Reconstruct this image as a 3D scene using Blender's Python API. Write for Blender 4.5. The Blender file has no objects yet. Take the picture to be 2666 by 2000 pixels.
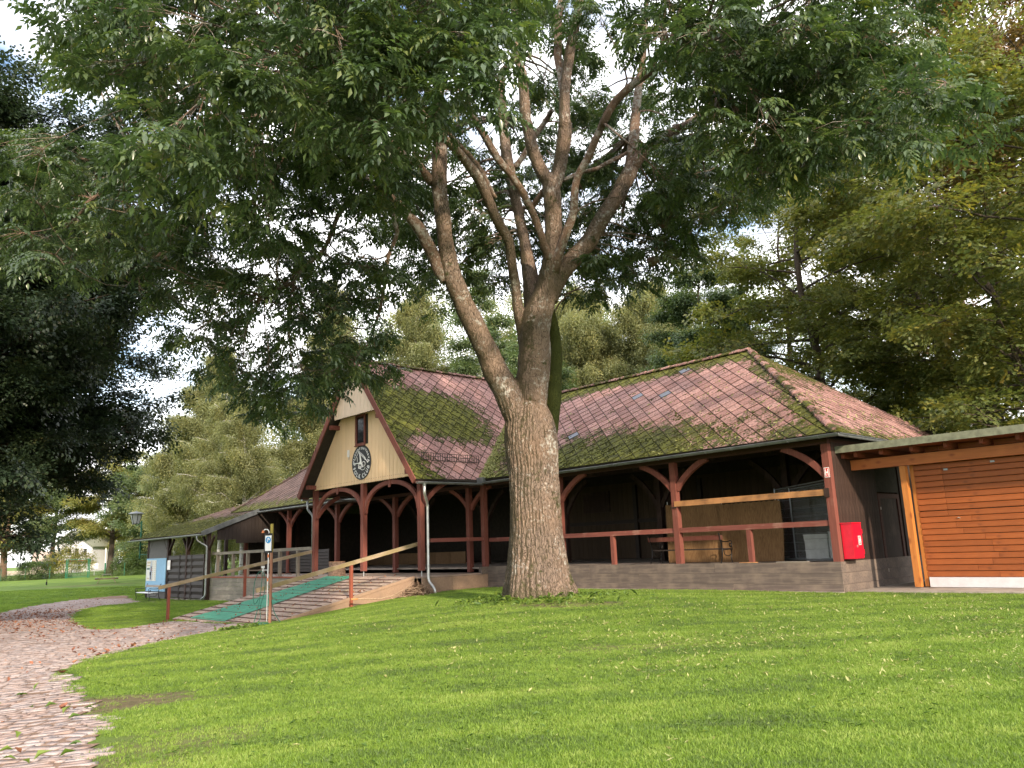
import bpy, math, random
import numpy as np
from mathutils import Matrix, Vector, noise as mnoise

random.seed(7)
RNG = np.random.default_rng(11)
scene = bpy.context.scene
COL = scene.collection
rad = math.radians

# ------------------------------------------------------------------ camera
EYE = 1.5
F_PX, W_PX = 2056.0, 2666.0
_p, _r = rad(11.73), rad(-2.14)
Fv = Vector((0, math.cos(_p), math.sin(_p)))
Uv = Vector((0, -math.sin(_p), math.cos(_p)))
Xv = Vector((1, 0, 0))
Rv = math.cos(_r) * Xv + math.sin(_r) * Uv
Up = -math.sin(_r) * Xv + math.cos(_r) * Uv
cam_d = bpy.data.cameras.new('camera')
cam = bpy.data.objects.new('camera', cam_d)
COL.objects.link(cam)
m = Matrix.Identity(4)
for i in range(3):
    m[i][0], m[i][1], m[i][2] = Rv[i], Up[i], -Fv[i]
m[2][3] = EYE
cam.matrix_world = m
cam_d.sensor_width = 36.0
cam_d.lens = 36.0 * F_PX / W_PX
cam_d.clip_start, cam_d.clip_end = 0.1, 3000
scene.camera = cam

# ------------------------------------------------------------------ sky, sun, exposure
SUN_AZ, SUN_EL = rad(160), rad(23)          # azimuth clockwise from +Y
world = bpy.data.worlds.new('World')
scene.world = world
world.use_nodes = True
wn, wl = world.node_tree.nodes, world.node_tree.links
wn.clear()
w_out = wn.new('ShaderNodeOutputWorld')
w_bg = wn.new('ShaderNodeBackground')
w_sky = wn.new('ShaderNodeTexSky')
w_sky.sky_type = 'NISHITA'
w_sky.sun_disc = False
w_sky.sun_elevation, w_sky.sun_rotation = SUN_EL, SUN_AZ
w_sky.air_density, w_sky.dust_density, w_sky.ozone_density = 1.0, 1.2, 1.0
w_tc = wn.new('ShaderNodeTexCoord')
w_map = wn.new('ShaderNodeMapping'); w_map.inputs['Scale'].default_value = (1.6, 1.6, 3.4)
w_nz = wn.new('ShaderNodeTexNoise')
w_nz.inputs['Scale'].default_value = 2.1; w_nz.inputs['Detail'].default_value = 7; w_nz.inputs['Roughness'].default_value = 0.55
w_rmp = wn.new('ShaderNodeValToRGB')
w_rmp.color_ramp.elements[0].position, w_rmp.color_ramp.elements[1].position = 0.36, 0.54
w_mix = wn.new('ShaderNodeMix'); w_mix.data_type = 'RGBA'
w_mix.inputs[7].default_value = (10.6, 10.5, 10.6, 1)     # bright cloud
wl.new(w_tc.outputs['Generated'], w_map.inputs['Vector'])
wl.new(w_map.outputs['Vector'], w_nz.inputs['Vector'])
wl.new(w_nz.outputs['Fac'], w_rmp.inputs['Fac'])
wl.new(w_rmp.outputs['Color'], w_mix.inputs[0])
wl.new(w_sky.outputs['Color'], w_mix.inputs[6])
wl.new(w_mix.outputs[2], w_bg.inputs['Color'])
w_bg.inputs['Strength'].default_value = 0.12
wl.new(w_bg.outputs[0], w_out.inputs[0])

sun_d = bpy.data.lights.new('sun', 'SUN')
sun_d.energy, sun_d.angle, sun_d.color = 2.7, rad(2.0), (1.0, 0.84, 0.64)
sun = bpy.data.objects.new('sun', sun_d)
COL.objects.link(sun)
sdir = Vector((math.sin(SUN_AZ) * math.cos(SUN_EL), math.cos(SUN_AZ) * math.cos(SUN_EL), math.sin(SUN_EL)))
sun.rotation_euler = sdir.to_track_quat('Z', 'Y').to_euler()
sun.location = sdir * 60

vs = scene.view_settings
vs.view_transform, vs.look, vs.gamma, vs.use_curve_mapping = 'Standard', 'None', 1.0, False
vs.exposure = 1.38
scene.cycles.max_bounces = 7
scene.cycles.transparent_max_bounces = 4
scene.cycles.sample_clamp_indirect = 6

# ------------------------------------------------------------------ helpers
class MB:
    """collects shapes, builds ONE mesh object"""
    def __init__(s): s.v = []; s.f = []; s.m = []
    def add(s, vs_, fs, mi=0):
        b = len(s.v); s.v.extend([tuple(x) for x in vs_])
        for f in fs: s.f.append(tuple(b + i for i in f)); s.m.append(mi)
        return s
    def box(s, x0, x1, y0, y1, z0, z1, mi=0):
        vv = [(x0,y0,z0),(x1,y0,z0),(x1,y1,z0),(x0,y1,z0),(x0,y0,z1),(x1,y0,z1),(x1,y1,z1),(x0,y1,z1)]
        return s.add(vv, [(0,3,2,1),(4,5,6,7),(0,1,5,4),(1,2,6,5),(2,3,7,6),(3,0,4,7)], mi)
    def beam(s, p, q, w, h, up=(0,0,1), mi=0):
        p, q, up = Vector(p), Vector(q), Vector(up)
        d = (q - p).normalized(); a = d.cross(up)
        if a.length < 1e-4: a = d.cross(Vector((1,0,0)))
        a.normalize(); b = a.cross(d).normalized()
        vv = []
        for c in (p, q):
            for sa, sb in ((-1,-1),(1,-1),(1,1),(-1,1)): vv.append(c + a*(sa*w/2) + b*(sb*h/2))
        return s.add(vv, [(0,1,2,3),(7,6,5,4),(0,4,5,1),(1,5,6,2),(2,6,7,3),(3,7,4,0)], mi)
    def tube(s, pts, r, n=8, caps=True, mi=0):
        pts = [Vector(p) for p in pts]; k = len(pts)
        rs = r if hasattr(r, '__len__') else [r]*k
        ref = Vector((0.31,0.17,0.93)); vv = []
        a = None
        for i, p in enumerate(pts):
            d = (pts[min(i+1,k-1)] - pts[max(i-1,0)]).normalized()
            if a is None:
                a = d.cross(ref)
                if a.length < 0.05: a = d.cross(Vector((1,0,0)))
            a = (a - d*a.dot(d)).normalized(); b = d.cross(a)
            for j in range(n):
                t = 2*math.pi*j/n
                vv.append(p + (a*math.cos(t) + b*math.sin(t))*rs[i])
        ff = [(i*n+j, i*n+(j+1)%n, (i+1)*n+(j+1)%n, (i+1)*n+j) for i in range(k-1) for j in range(n)]
        if caps: ff += [tuple(range(n-1,-1,-1)), tuple((k-1)*n+j for j in range(n))]
        return s.add(vv, ff, mi)
    def sweep(s, pts, w, h, side, mi=0):
        """rectangular section swept along pts; w along 'side', h across"""
        side = Vector(side).normalized(); pts = [Vector(p) for p in pts]; k = len(pts); vv = []
        for i, p in enumerate(pts):
            d = (pts[min(i+1,k-1)] - pts[max(i-1,0)]).normalized(); b = d.cross(side).normalized()
            for sa, sb in ((-1,-1),(1,-1),(1,1),(-1,1)): vv.append(p + side*(sa*w/2) + b*(sb*h/2))
        ff = [(i*4+j, i*4+(j+1)%4, (i+1)*4+(j+1)%4, (i+1)*4+j) for i in range(k-1) for j in range(4)]
        ff += [(3,2,1,0), tuple((k-1)*4+j for j in range(4))]
        return s.add(vv, ff, mi)
    def prism(s, poly, off, mi=0):
        """poly: 3D points; extruded by vector off"""
        n = len(poly); off = Vector(off)
        vv = [Vector(p) for p in poly] + [Vector(p)+off for p in poly]
        ff = [tuple(range(n-1,-1,-1)), tuple(range(n,2*n))] + [(i,(i+1)%n,n+(i+1)%n,n+i) for i in range(n)]
        return s.add(vv, ff, mi)
    def lathe(s, prof, c, n=16, mi=0):
        c = Vector(c); vv = []
        for r_, z_ in prof:
            for j in range(n):
                t = 2*math.pi*j/n; vv.append(c + Vector((r_*math.cos(t), r_*math.sin(t), z_)))
        k = len(prof)
        ff = [(i*n+j, i*n+(j+1)%n, (i+1)*n+(j+1)%n, (i+1)*n+j) for i in range(k-1) for j in range(n)]
        ff += [tuple(range(n-1,-1,-1)), tuple((k-1)*n+j for j in range(n))]
        return s.add(vv, ff, mi)
    def mesh(s, name, smooth=False):
        me = bpy.data.meshes.new(name); me.from_pydata(s.v, [], s.f)
        if any(s.m): me.polygons.foreach_set('material_index', s.m)
        if smooth: me.polygons.foreach_set('use_smooth', [True]*len(me.polygons))
        me.update(); return me
    def build(s, name, mat, parent=None, smooth=False):
        return link(name, s.mesh(name, smooth), mat, parent)

def link(name, me, mat, parent=None):
    o = bpy.data.objects.new(name, me); COL.objects.link(o)
    if mat is not None and not me.materials:
        for mm in (mat if isinstance(mat, (list, tuple)) else [mat]): me.materials.append(mm)
    if parent is not None: o.parent = parent
    return o
def tag(o, label=None, cat=None, group=None, kind=None):
    if label: o['label'] = label
    if cat: o['category'] = cat
    if group: o['group'] = group
    if kind: o['kind'] = kind
    return o
def empty(name, loc=(0,0,0), rz=0.0, parent=None, label=None, cat=None, group=None):
    o = bpy.data.objects.new(name, None); COL.objects.link(o)
    o.empty_display_size = 0.2
    o.location = loc; o.rotation_euler = (0,0,rz)
    if parent: o.parent = parent
    return tag(o, label, cat, group)
def copy_tree(o, parent=None):
    c = o.copy(); COL.objects.link(c); c.parent = parent
    for ch in list(o.children): copy_tree(ch, c)
    return c
def np_mesh(name, V, F, smooth=False):
    """V (n,3), F (m,k) numpy -> mesh, fast"""
    me = bpy.data.meshes.new(name)
    n, (mm, k) = len(V), F.shape
    me.vertices.add(n); me.vertices.foreach_set('co', np.ascontiguousarray(V, dtype=np.float32).ravel())
    me.loops.add(mm*k); me.loops.foreach_set('vertex_index', np.ascontiguousarray(F, dtype=np.int32).ravel())
    me.polygons.add(mm)
    me.polygons.foreach_set('loop_start', np.arange(0, mm*k, k, dtype=np.int32))
    if smooth: me.polygons.foreach_set('use_smooth', np.ones(mm, dtype=bool))
    me.update(calc_edges=True); me.validate(); return me

# ------------------------------------------------------------------ materials
class NT:
    def __init__(s, name):
        s.mat = bpy.data.materials.new(name); s.mat.use_nodes = True
        s.n, s.l = s.mat.node_tree.nodes, s.mat.node_tree.links
        s.b = s.n['Principled BSDF']; s.out = s.n['Material Output']
    def new(s, t, **kw):
        x = s.n.new(t)
        for k, v in kw.items(): setattr(x, k, v)
        return x
    def coords(s, kind='Object', scale=(1,1,1), rot=(0,0,0)):
        mp = s.new('ShaderNodeMapping'); mp.inputs['Scale'].default_value = scale; mp.inputs['Rotation'].default_value = rot
        if kind == 'World': s.l.new(s.new('ShaderNodeNewGeometry').outputs['Position'], mp.inputs['Vector'])
        else: s.l.new(s.new('ShaderNodeTexCoord').outputs[kind], mp.inputs['Vector'])
        return mp.outputs['Vector']
    def noise(s, vec, scale, detail=4, rough=0.55, dist=0.0):
        x = s.new('ShaderNodeTexNoise'); x.inputs['Scale'].default_value = scale
        x.inputs['Detail'].default_value = detail; x.inputs['Roughness'].default_value = rough
        x.inputs['Distortion'].default_value = dist
        s.l.new(vec, x.inputs['Vector']); return x.outputs['Fac']
    def voro(s, vec, scale, feature='F1', out='Distance'):
        x = s.new('ShaderNodeTexVoronoi', feature=feature); x.inputs['Scale'].default_value = scale
        s.l.new(vec, x.inputs['Vector']); return x.outputs[out]
    def ramp(s, fac, stops, interp='LINEAR'):
        x = s.new('ShaderNodeValToRGB'); cr = x.color_ramp; cr.interpolation = interp
        while len(cr.elements) < len(stops): cr.elements.new(0.5)
        for e, (p, c) in zip(cr.elements, stops):
            e.position = p; e.color = (c, c, c, 1) if isinstance(c, (int, float)) else (*c, 1)
        s.l.new(fac, x.inputs['Fac']); return x.outputs['Color']
    def math(s, op, a, b=None, clamp=False):
        x = s.new('ShaderNodeMath', operation=op, use_clamp=clamp)
        for i, q in enumerate((a, b)):
            if q is None: continue
            if isinstance(q, (int, float)): x.inputs[i].default_value = q
            else: s.l.new(q, x.inputs[i])
        return x.outputs[0]
    def mix(s, fac, a, b, mode='MIX'):
        x = s.new('ShaderNodeMix', data_type='RGBA', blend_type=mode)
        for i, q in ((0, fac), (6, a), (7, b)):
            if isinstance(q, (int, float)): x.inputs[i].default_value = q
            elif isinstance(q, tuple): x.inputs[i].default_value = (*q, 1)
            else: s.l.new(q, x.inputs[i])
        return x.outputs[2]
    def rand(s): return s.new('ShaderNodeObjectInfo').outputs['Random']
    def attr(s, name): return s.new('ShaderNodeAttribute', attribute_name=name).outputs['Fac']
    def bump(s, h, strength=0.5, dist=0.02):
        x = s.new('ShaderNodeBump'); x.inputs['Strength'].default_value = strength; x.inputs['Distance'].default_value = dist
        s.l.new(h, x.inputs['Height']); s.l.new(x.outputs['Normal'], s.b.inputs['Normal'])
    def col(s, c):
        if isinstance(c, tuple): s.b.inputs['Base Color'].default_value = (*c, 1)
        else: s.l.new(c, s.b.inputs['Base Color'])
    def set(s, rough=0.7, spec=0.4, metal=0.0):
        s.b.inputs['Roughness'].default_value = rough; s.b.inputs['Specular IOR Level'].default_value = spec
        s.b.inputs['Metallic'].default_value = metal; return s.mat

def wood(name, c1, c2, axis='X', wear=None, wearfac=(0.62,0.75), rough=0.75, grain=26, var=0.25, knots=None, rnd=True):
    """grain runs along axis; per-object tone; optional worn colour in patches"""
    t = NT(name)
    sc = {'X': (0.06,1,1), 'Y': (1,0.06,1), 'Z': (1,1,0.06)}[axis]
    v = t.coords('Object', sc)
    g = t.noise(v, grain, 5, 0.65, 0.4)
    c = t.ramp(g, [(0.3, c1), (0.7, c2)])
    big = t.noise(t.coords('Object'), 1.7, 4)
    if wear:
        c = t.mix(t.ramp(t.math('ADD', t.math('MULTIPLY', g, 0.35), t.math('MULTIPLY', big, 0.65)), [(wearfac[0]-0.1, 0.0), (wearfac[1]-0.1, 1.0)]), c, wear)
    if knots:
        k = t.voro(t.coords('Object', {'X': (0.55,1,1), 'Y': (1,0.55,1), 'Z': (1,1,0.55)}[axis]), 4.2)
        kk = t.noise(t.coords('Object'), 9, 3)
        k2 = t.math('ADD', k, t.math('MULTIPLY', t.math('SUBTRACT', kk, 0.5), 0.12))
        c = t.mix(t.ramp(k2, [(0.10, 0.85), (0.26, 0.0)]), c, knots)
    r = t.math('ADD', t.math('MULTIPLY', t.rand(), var), 1 - var*0.5)
    hs = t.new('ShaderNodeHueSaturation'); t.l.new(r, hs.inputs['Value']); t.l.new(c, hs.inputs['Color'])
    t.col(hs.outputs['Color']); t.bump(g, 0.35, 0.006)
    return t.set(rough, 0.3)
def plain(name, c, rough=0.6, metal=0.0, spec=0.4, nz=0.15, scale=6):
    t = NT(name)
    f = t.noise(t.coords('Object'), scale, 5)
    t.col(t.mix(t.ramp(f, [(0.3, 0.0), (0.75, 1.0)]), tuple(x*(1-nz) for x in c), tuple(min(1, x*(1+nz)) for x in c)))
    return t.set(rough, spec, metal)

M = {}
M['red_wood'] = wood('red_brown_timber', (0.135,0.042,0.032), (0.205,0.068,0.05), 'Z', (0.26,0.13,0.10), (0.66,0.8))
M['red_rail'] = wood('red_brown_rail', (0.15,0.046,0.036), (0.22,0.072,0.055), 'X', (0.30,0.17,0.13), (0.64,0.78))
M['red_post'] = wood('orange_red_post', (0.20,0.055,0.033), (0.28,0.08,0.046), 'Z', (0.36,0.17,0.11), (0.68,0.82))
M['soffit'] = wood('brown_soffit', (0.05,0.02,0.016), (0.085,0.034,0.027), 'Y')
M['cream'] = wood('cream_board', (0.78,0.54,0.32), (0.84,0.60,0.37), 'Z', (0.72,0.49,0.30), (0.66,0.8), 0.6, 14, 0.06)
M['cream_pale'] = wood('pale_cream_board', (0.76,0.58,0.44), (0.84,0.66,0.52), 'Z', (0.66,0.54,0.38), (0.66,0.8), 0.6, 14, 0.06)
M['shower_post'] = wood('brown_post', (0.19,0.085,0.05), (0.27,0.13,0.08), 'Z', (0.3,0.18,0.12), (0.6,0.75))
M['plinth'] = wood('weathered_dark_plank', (0.10,0.078,0.068), (0.15,0.118,0.102), 'X', (0.20,0.155,0.125), (0.56,0.74), 0.85, 18, 0.10)
M['plinth_light'] = wood('brown_skirt_board', (0.26,0.17,0.115), (0.34,0.23,0.16), 'X', (0.22,0.15,0.11), (0.6,0.75), 0.85, 16, 0.12)
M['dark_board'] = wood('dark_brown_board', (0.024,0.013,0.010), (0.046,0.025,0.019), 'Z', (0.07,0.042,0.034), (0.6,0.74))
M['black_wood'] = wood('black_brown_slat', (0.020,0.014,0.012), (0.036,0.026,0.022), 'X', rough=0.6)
M['grey_wood'] = wood('grey_weathered_wood', (0.20,0.175,0.15), (0.29,0.255,0.22), 'X', (0.34,0.30,0.25), (0.6,0.75), 0.9, 22)
M['grey_post'] = wood('grey_weathered_post', (0.15,0.125,0.10), (0.26,0.22,0.18), 'Z', (0.33,0.28,0.22), (0.6,0.75), 0.9, 22)
M['rail_wood'] = wood('lichened_rail', (0.33,0.25,0.17), (0.46,0.36,0.26), 'Y', (0.27,0.21,0.11), (0.52,0.64), 0.9, 16)
M['new_beam'] = wood('raw_beam', (0.40,0.18,0.07), (0.55,0.28,0.12), 'X', (0.22,0.11,0.05), (0.55,0.7), 0.8, 18)
M['ramp_board'] = wood('ramp_board', (0.27,0.19,0.155), (0.42,0.32,0.27), 'Y', (0.30,0.24,0.15), (0.58,0.72), 0.9, 20, 0.4)
M['batten'] = wood('dark_batten', (0.085,0.05,0.04), (0.14,0.085,0.068), 'X', rough=0.9)
M['deck_board'] = wood('deck_board', (0.22,0.18,0.155), (0.35,0.30,0.265), 'X', (0.16,0.13,0.11), (0.58,0.72), 0.9, 18, 0.3)
M['inner_board'] = wood('dark_brown_wall_board', (0.045,0.029,0.018), (0.07,0.046,0.028), 'Z', rough=0.8)  # shade of the hall interior is put into this dark brown
M['orange'] = wood('orange_stained_board', (0.22,0.056,0.015), (0.35,0.102,0.026), 'X', (0.24,0.068,0.02), (0.56,0.74), 0.5, 11, 0.26, (0.13,0.035,0.012))
M['orange_post'] = wood('orange_stained_post', (0.40,0.135,0.03), (0.52,0.20,0.05), 'Z', (0.55,0.22,0.06), (0.62,0.8), 0.5, 7, 0.1, (0.25,0.07,0.02))
M['orange_beam'] = wood('orange_stained_beam', (0.33,0.095,0.026), (0.45,0.145,0.04), 'X', (0.47,0.15,0.04), (0.62,0.8), 0.5, 9, 0.12, (0.24,0.06,0.02))
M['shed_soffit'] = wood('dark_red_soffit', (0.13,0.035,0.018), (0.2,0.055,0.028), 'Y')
M['zinc'] = plain('zinc_gutter', (0.30,0.32,0.33), 0.42, 0.75, 0.5, 0.25, 3)
M['zinc_bright'] = plain('zinc_downpipe', (0.55,0.56,0.56), 0.38, 0.8, 0.5, 0.2, 4)
M['gutter_dark'] = plain('dark_grey_gutter', (0.15,0.16,0.165), 0.45, 0.35, 0.5, 0.3, 3)
M['iron'] = plain('black_cast_iron', (0.012,0.012,0.013), 0.4, 0.4, 0.5)
M['dark_steel'] = plain('dark_steel', (0.06,0.055,0.05), 0.55, 0.5)
M['galv'] = plain('galvanised_tube', (0.36,0.38,0.40), 0.4, 0.8)
M['red_paint'] = plain('bright_red_paint', (0.55,0.006,0.026), 0.38, 0.0, 0.5, 0.14, 5)
M['white'] = plain('white_paint', (0.80,0.80,0.80), 0.45, 0, 0.4, 0.03)
M['sign_red'] = plain('sign_red', (0.60,0.03,0.03), 0.5, nz=0.03)
M['sign_black'] = plain('sign_black', (0.010,0.011,0.014), 0.5, nz=0.1)
M['sign_blue'] = plain('sign_blue', (0.03,0.28,0.62), 0.5, nz=0.03)
M['board_blue'] = plain('light_blue_board', (0.20,0.40,0.58), 0.55, nz=0.06)
M['paper'] = plain('printed_paper', (0.66,0.66,0.60), 0.7, nz=0.05)
M['paper_tan'] = plain('printed_tan', (0.50,0.42,0.28), 0.7, nz=0.1, scale=30)
M['paper_grey'] = plain('printed_grey', (0.42,0.47,0.52), 0.7, nz=0.12, scale=9)
M['concrete'] = plain('concrete', (0.33,0.28,0.24), 0.9, nz=0.25, scale=3)
M['grey_render'] = plain('grey_render_wall', (0.13,0.125,0.12), 0.9, nz=0.1, scale=12)
M['white_render'] = plain('white_render', (0.55,0.54,0.56), 0.85, nz=0.1, scale=5)
M['copper'] = plain('orange_copper_fitting', (0.62,0.20,0.07), 0.4, 0.2)
M['hose'] = plain('green_hose', (0.015,0.10,0.07), 0.45)
M['glass_dark'] = plain('dark_window_pane', (0.008,0.008,0.010), 0.08, 0, 0.6)
M['crate_white'] = plain('pale_grey_plastic', (0.42,0.43,0.42), 0.6)
M['green_paint'] = plain('green_painted_steel', (0.01,0.11,0.06), 0.5)
M['stump_wood'] = plain('stump_bark', (0.22,0.14,0.10), 0.95, nz=0.5, scale=14)
M['roof_felt'] = plain('grey_green_roof_edge', (0.17,0.175,0.125), 0.85, nz=0.35, scale=7)
M['underlay'] = plain('dark_roof_underlay', (0.030,0.024,0.018), 0.95, nz=0.3)
M['bark_stick'] = plain('bare_stick', (0.34,0.24,0.16), 0.9, nz=0.3, scale=20)
M['dry_leaf'] = plain('dry_brown_leaf', (0.11,0.065,0.04), 0.9, nz=0.5, scale=8)
def shingle_mat(name, c1, c2, c3):
    t = NT(name)
    v = t.coords('World')
    rnd = t.attr('rnd'); ms = t.attr('moss')
    c = t.mix(rnd, c1, c2)
    fine = t.noise(v, 16, 6, 0.7)
    c = t.mix(t.ramp(fine, [(0.42, 0.0), (0.64, 0.85)]), c, c3)          # grime
    n1 = t.noise(t.coords('World', (1,1,1)), 1.5, 7, 0.68)
    n2 = t.noise(v, 11, 5, 0.7)
    mm = t.math('ADD', t.math('MULTIPLY', n1, 0.5), t.math('MULTIPLY', n2, 0.5))
    mask = t.ramp(t.math('ADD', mm, t.math('MULTIPLY', t.math('SUBTRACT', ms, 0.5), 0.42)), [(0.455, 0.0), (0.51, 1.0)])
    mc = t.ramp(t.noise(v, 5, 5, 0.6), [(0.3, (0.020,0.021,0.009)), (0.5, (0.050,0.053,0.012)), (0.72, (0.125,0.13,0.022))])
    mc = t.mix(t.math('MULTIPLY', t.ramp(ms, [(0.45, 0.0), (0.85, 1.0)]), t.ramp(t.noise(v, 4, 4, .65), [(0.4, 0.1), (0.65, 0.9)])), mc, (0.15,0.155,0.020))
    c = t.mix(mask, c, mc)
    t.col(c)
    h = t.math('ADD', t.math('MULTIPLY', mask, 1.0), t.math('MULTIPLY', fine, 0.5))
    t.bump(h, 0.8, 0.02)
    return t.set(0.85, 0.25)
M['shingle'] = shingle_mat('pink_brown_shingle', (0.29,0.150,0.136), (0.45,0.260,0.238), (0.10,0.066,0.060))
M['shingle_dark'] = shingle_mat('purple_brown_shingle', (0.095,0.06,0.055), (0.15,0.095,0.085), (0.05,0.035,0.03))
M['slate_new'] = plain('new_blue_grey_shingle', (0.13,0.14,0.175), 0.5, nz=0.12)
def moss_mat():
    t = NT('moss'); v = t.coords('World')
    t.col(t.ramp(t.noise(v, 7, 4), [(0.3, (0.022,0.024,0.009)), (0.55, (0.055,0.058,0.014)), (0.75, (0.12,0.118,0.026))]))
    t.bump(t.noise(v, 60, 3), 0.8, 0.02); return t.set(0.95, 0.1)
M['moss'] = moss_mat()

def bark_mat(name, c1, c2, lichen=(0.42,0.42,0.38), lich=(0.60,0.66), moss_amt=0.0, scale=1.0, z0=None):
    t = NT(name); v = t.coords('World'); vz = t.coords('World', (1,1,0.19))
    ds = t.noise(v, 3.0*scale, 4)
    warp = t.new('ShaderNodeVectorMath', operation='ADD')
    cmb = t.new('ShaderNodeCombineXYZ'); t.l.new(t.math('MULTIPLY', ds, 0.22), cmb.inputs[0]); t.l.new(t.math('MULTIPLY', ds, 0.16), cmb.inputs[1])
    t.l.new(vz, warp.inputs[0]); t.l.new(cmb.outputs[0], warp.inputs[1])
    fur = t.voro(warp.outputs[0], 24*scale, 'DISTANCE_TO_EDGE')
    fur2 = t.noise(warp.outputs[0], 44*scale, 6, 0.75)
    ridge = t.math('ADD', t.math('MULTIPLY', t.ramp(fur, [(0.0, 0.0), (0.16, 1.0)]), 0.7), t.math('MULTIPLY', fur2, 1.2))
    c = t.mix(t.ramp(ridge, [(0.55, 0.0), (1.3, 1.0)]), c1, c2)
    tone = t.noise(v, 1.1, 4)
    c = t.mix(t.ramp(tone, [(0.4, 0.0), (0.7, 0.5)]), c, (c2[0]*1.15, c2[1]*1.0, c2[2]*0.85))
    ln = t.math('ADD', t.math('MULTIPLY', t.noise(v, 9, 5, 0.7), 0.6), t.math('MULTIPLY', t.noise(v, 1.4, 3), 0.4))
    c = t.mix(t.ramp(ln, [(lich[0]-0.04, 0.0), (lich[1]-0.04, 0.85)]), c, lichen)
    if moss_amt > 0:
        mn = t.math('ADD', t.math('MULTIPLY', t.noise(v, 1.2, 5, 0.65), 0.6), t.math('MULTIPLY', t.noise(v, 8, 4), 0.4))
        f = t.ramp(mn, [(0.60-moss_amt*0.1, 0.0), (0.68-moss_amt*0.1, 0.9)])
        c = t.mix(f, c, (0.045,0.055,0.012))
        if z0 is not None:
            sn = t.new('ShaderNodeSeparateXYZ'); t.l.new(t.new('ShaderNodeNewGeometry').outputs['True Normal'], sn.inputs[0])
            sd_ = t.math('ADD', t.math('MULTIPLY', sn.outputs[0], -0.7), t.math('MULTIPLY', t.noise(v, 2.6, 5, 0.7), 1.3))
            c = t.mix(t.ramp(sd_, [(0.85, 0.0), (1.2, 0.75)]), c, (0.075,0.062,0.034))    # moss and shade of the left side, both put into the colour
            sp = t.new('ShaderNodeSeparateXYZ'); t.l.new(t.new('ShaderNodeNewGeometry').outputs['Position'], sp.inputs[0])
            zz = t.math('ADD', sp.outputs[2], t.math('MULTIPLY', t.noise(v, 5, 4), 0.9))
            c = t.mix(t.ramp(t.math('SUBTRACT', zz, z0), [(0.55, 0.85), (1.05, 0.0)]), c, (0.055,0.06,0.018))
    t.col(c); t.bump(ridge, 1.0, 0.03*scale**-1 if scale < 1 else 0.03)
    return t.set(0.9, 0.2)
M['ash_bark'] = bark_mat('ash_bark', (0.042,0.032,0.025), (0.235,0.175,0.138), (0.46,0.44,0.40), (0.585,0.66), 0.45, 1.0, 0.05)
M['mossy_bark'] = bark_mat('mossy_bark', (0.075,0.078,0.022), (0.16,0.17,0.035), (0.3,0.3,0.25), (0.66,0.74), 2.2, 1.2)
M['limb_bark'] = bark_mat('limb_bark', (0.08,0.053,0.040), (0.25,0.172,0.130), (0.46,0.44,0.40), (0.54,0.62), 0.15, 1.6)
M['bark_dark'] = bark_mat('dark_bark', (0.035,0.028,0.024), (0.10,0.08,0.065), (0.22,0.22,0.2), (0.64,0.72), 0.2, 1.0)
M['bark_warm'] = bark_mat('warm_bark', (0.09,0.06,0.045), (0.24,0.165,0.12), (0.3,0.28,0.25), (0.66,0.74), 0, 1.0)
def birch_bark():
    t = NT('birch_bark'); v = t.coords('World', (0.6,0.6,3.0))
    t.col(t.ramp(t.noise(v, 3.2, 5, 0.7), [(0.34, (0.04,0.035,0.03)), (0.44, (0.45,0.43,0.40)), (0.7, (0.62,0.60,0.57))]))
    return t.set(0.8, 0.2)
M['birch_bark'] = birch_bark()

def leaf_mat(name, stops, rough=0.45, trans=0.35, tint=(1.25,1.3,0.55), spec=0.45):
    """colour varies per leaf cluster and over the crown"""
    t = NT(name)
    r = t.rand(); w = t.noise(t.coords('World'), 0.55, 3)
    at = t.attr('lv')
    f = t.math('ADD', t.math('ADD', t.math('MULTIPLY', r, 0.45), t.math('MULTIPLY', w, 0.42)), t.math('MULTIPLY', t.math('SUBTRACT', at, 0.3), 0.35))
    c = t.ramp(f, stops)
    t.col(c); t.set(rough, spec)
    tr = t.new('ShaderNodeBsdfTranslucent')
    t.l.new(t.mix(1.0, c, tint, 'MULTIPLY'), tr.inputs['Color'])
    mx = t.new('ShaderNodeMixShader'); mx.inputs[0].default_value = trans
    t.l.new(t.b.outputs[0], mx.inputs[1]); t.l.new(tr.outputs[0], mx.inputs[2]); t.l.new(mx.outputs[0], t.out.inputs[0])
    return t.mat
M['ash_leaf'] = leaf_mat('ash_leaf', [(0.15,(0.042,0.068,0.040)), (0.45,(0.066,0.102,0.052)), (0.70,(0.098,0.138,0.055)), (0.90,(0.16,0.18,0.055)), (1.0,(0.32,0.27,0.045))], 0.30, 0.36, (1.2,1.35,0.6), 0.6)
M['beech_leaf'] = leaf_mat('copper_beech_leaf', [(0.2,(0.020,0.034,0.022)), (0.55,(0.030,0.052,0.028)), (0.8,(0.046,0.064,0.028)), (0.93,(0.07,0.060,0.022)), (1.0,(0.11,0.045,0.02))], 0.42, 0.28, (1.2,1.2,0.6), 0.45)
M['birch_leaf'] = leaf_mat('birch_leaf', [(0.2,(0.155,0.18,0.095)), (0.5,(0.215,0.235,0.115)), (0.75,(0.28,0.285,0.13)), (0.95,(0.40,0.35,0.13))], 0.55, 0.42, (1.25,1.2,0.6))  # paled: haze and backlight of the distant trees are in the colour
M['yellow_leaf'] = leaf_mat('yellowing_leaf', [(0.2,(0.15,0.18,0.06)), (0.5,(0.23,0.245,0.075)), (0.75,(0.33,0.30,0.085)), (0.95,(0.44,0.35,0.09))], 0.55, 0.45, (1.25,1.15,0.5))  # lightened a little as well, for haze on the distant crowns
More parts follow.
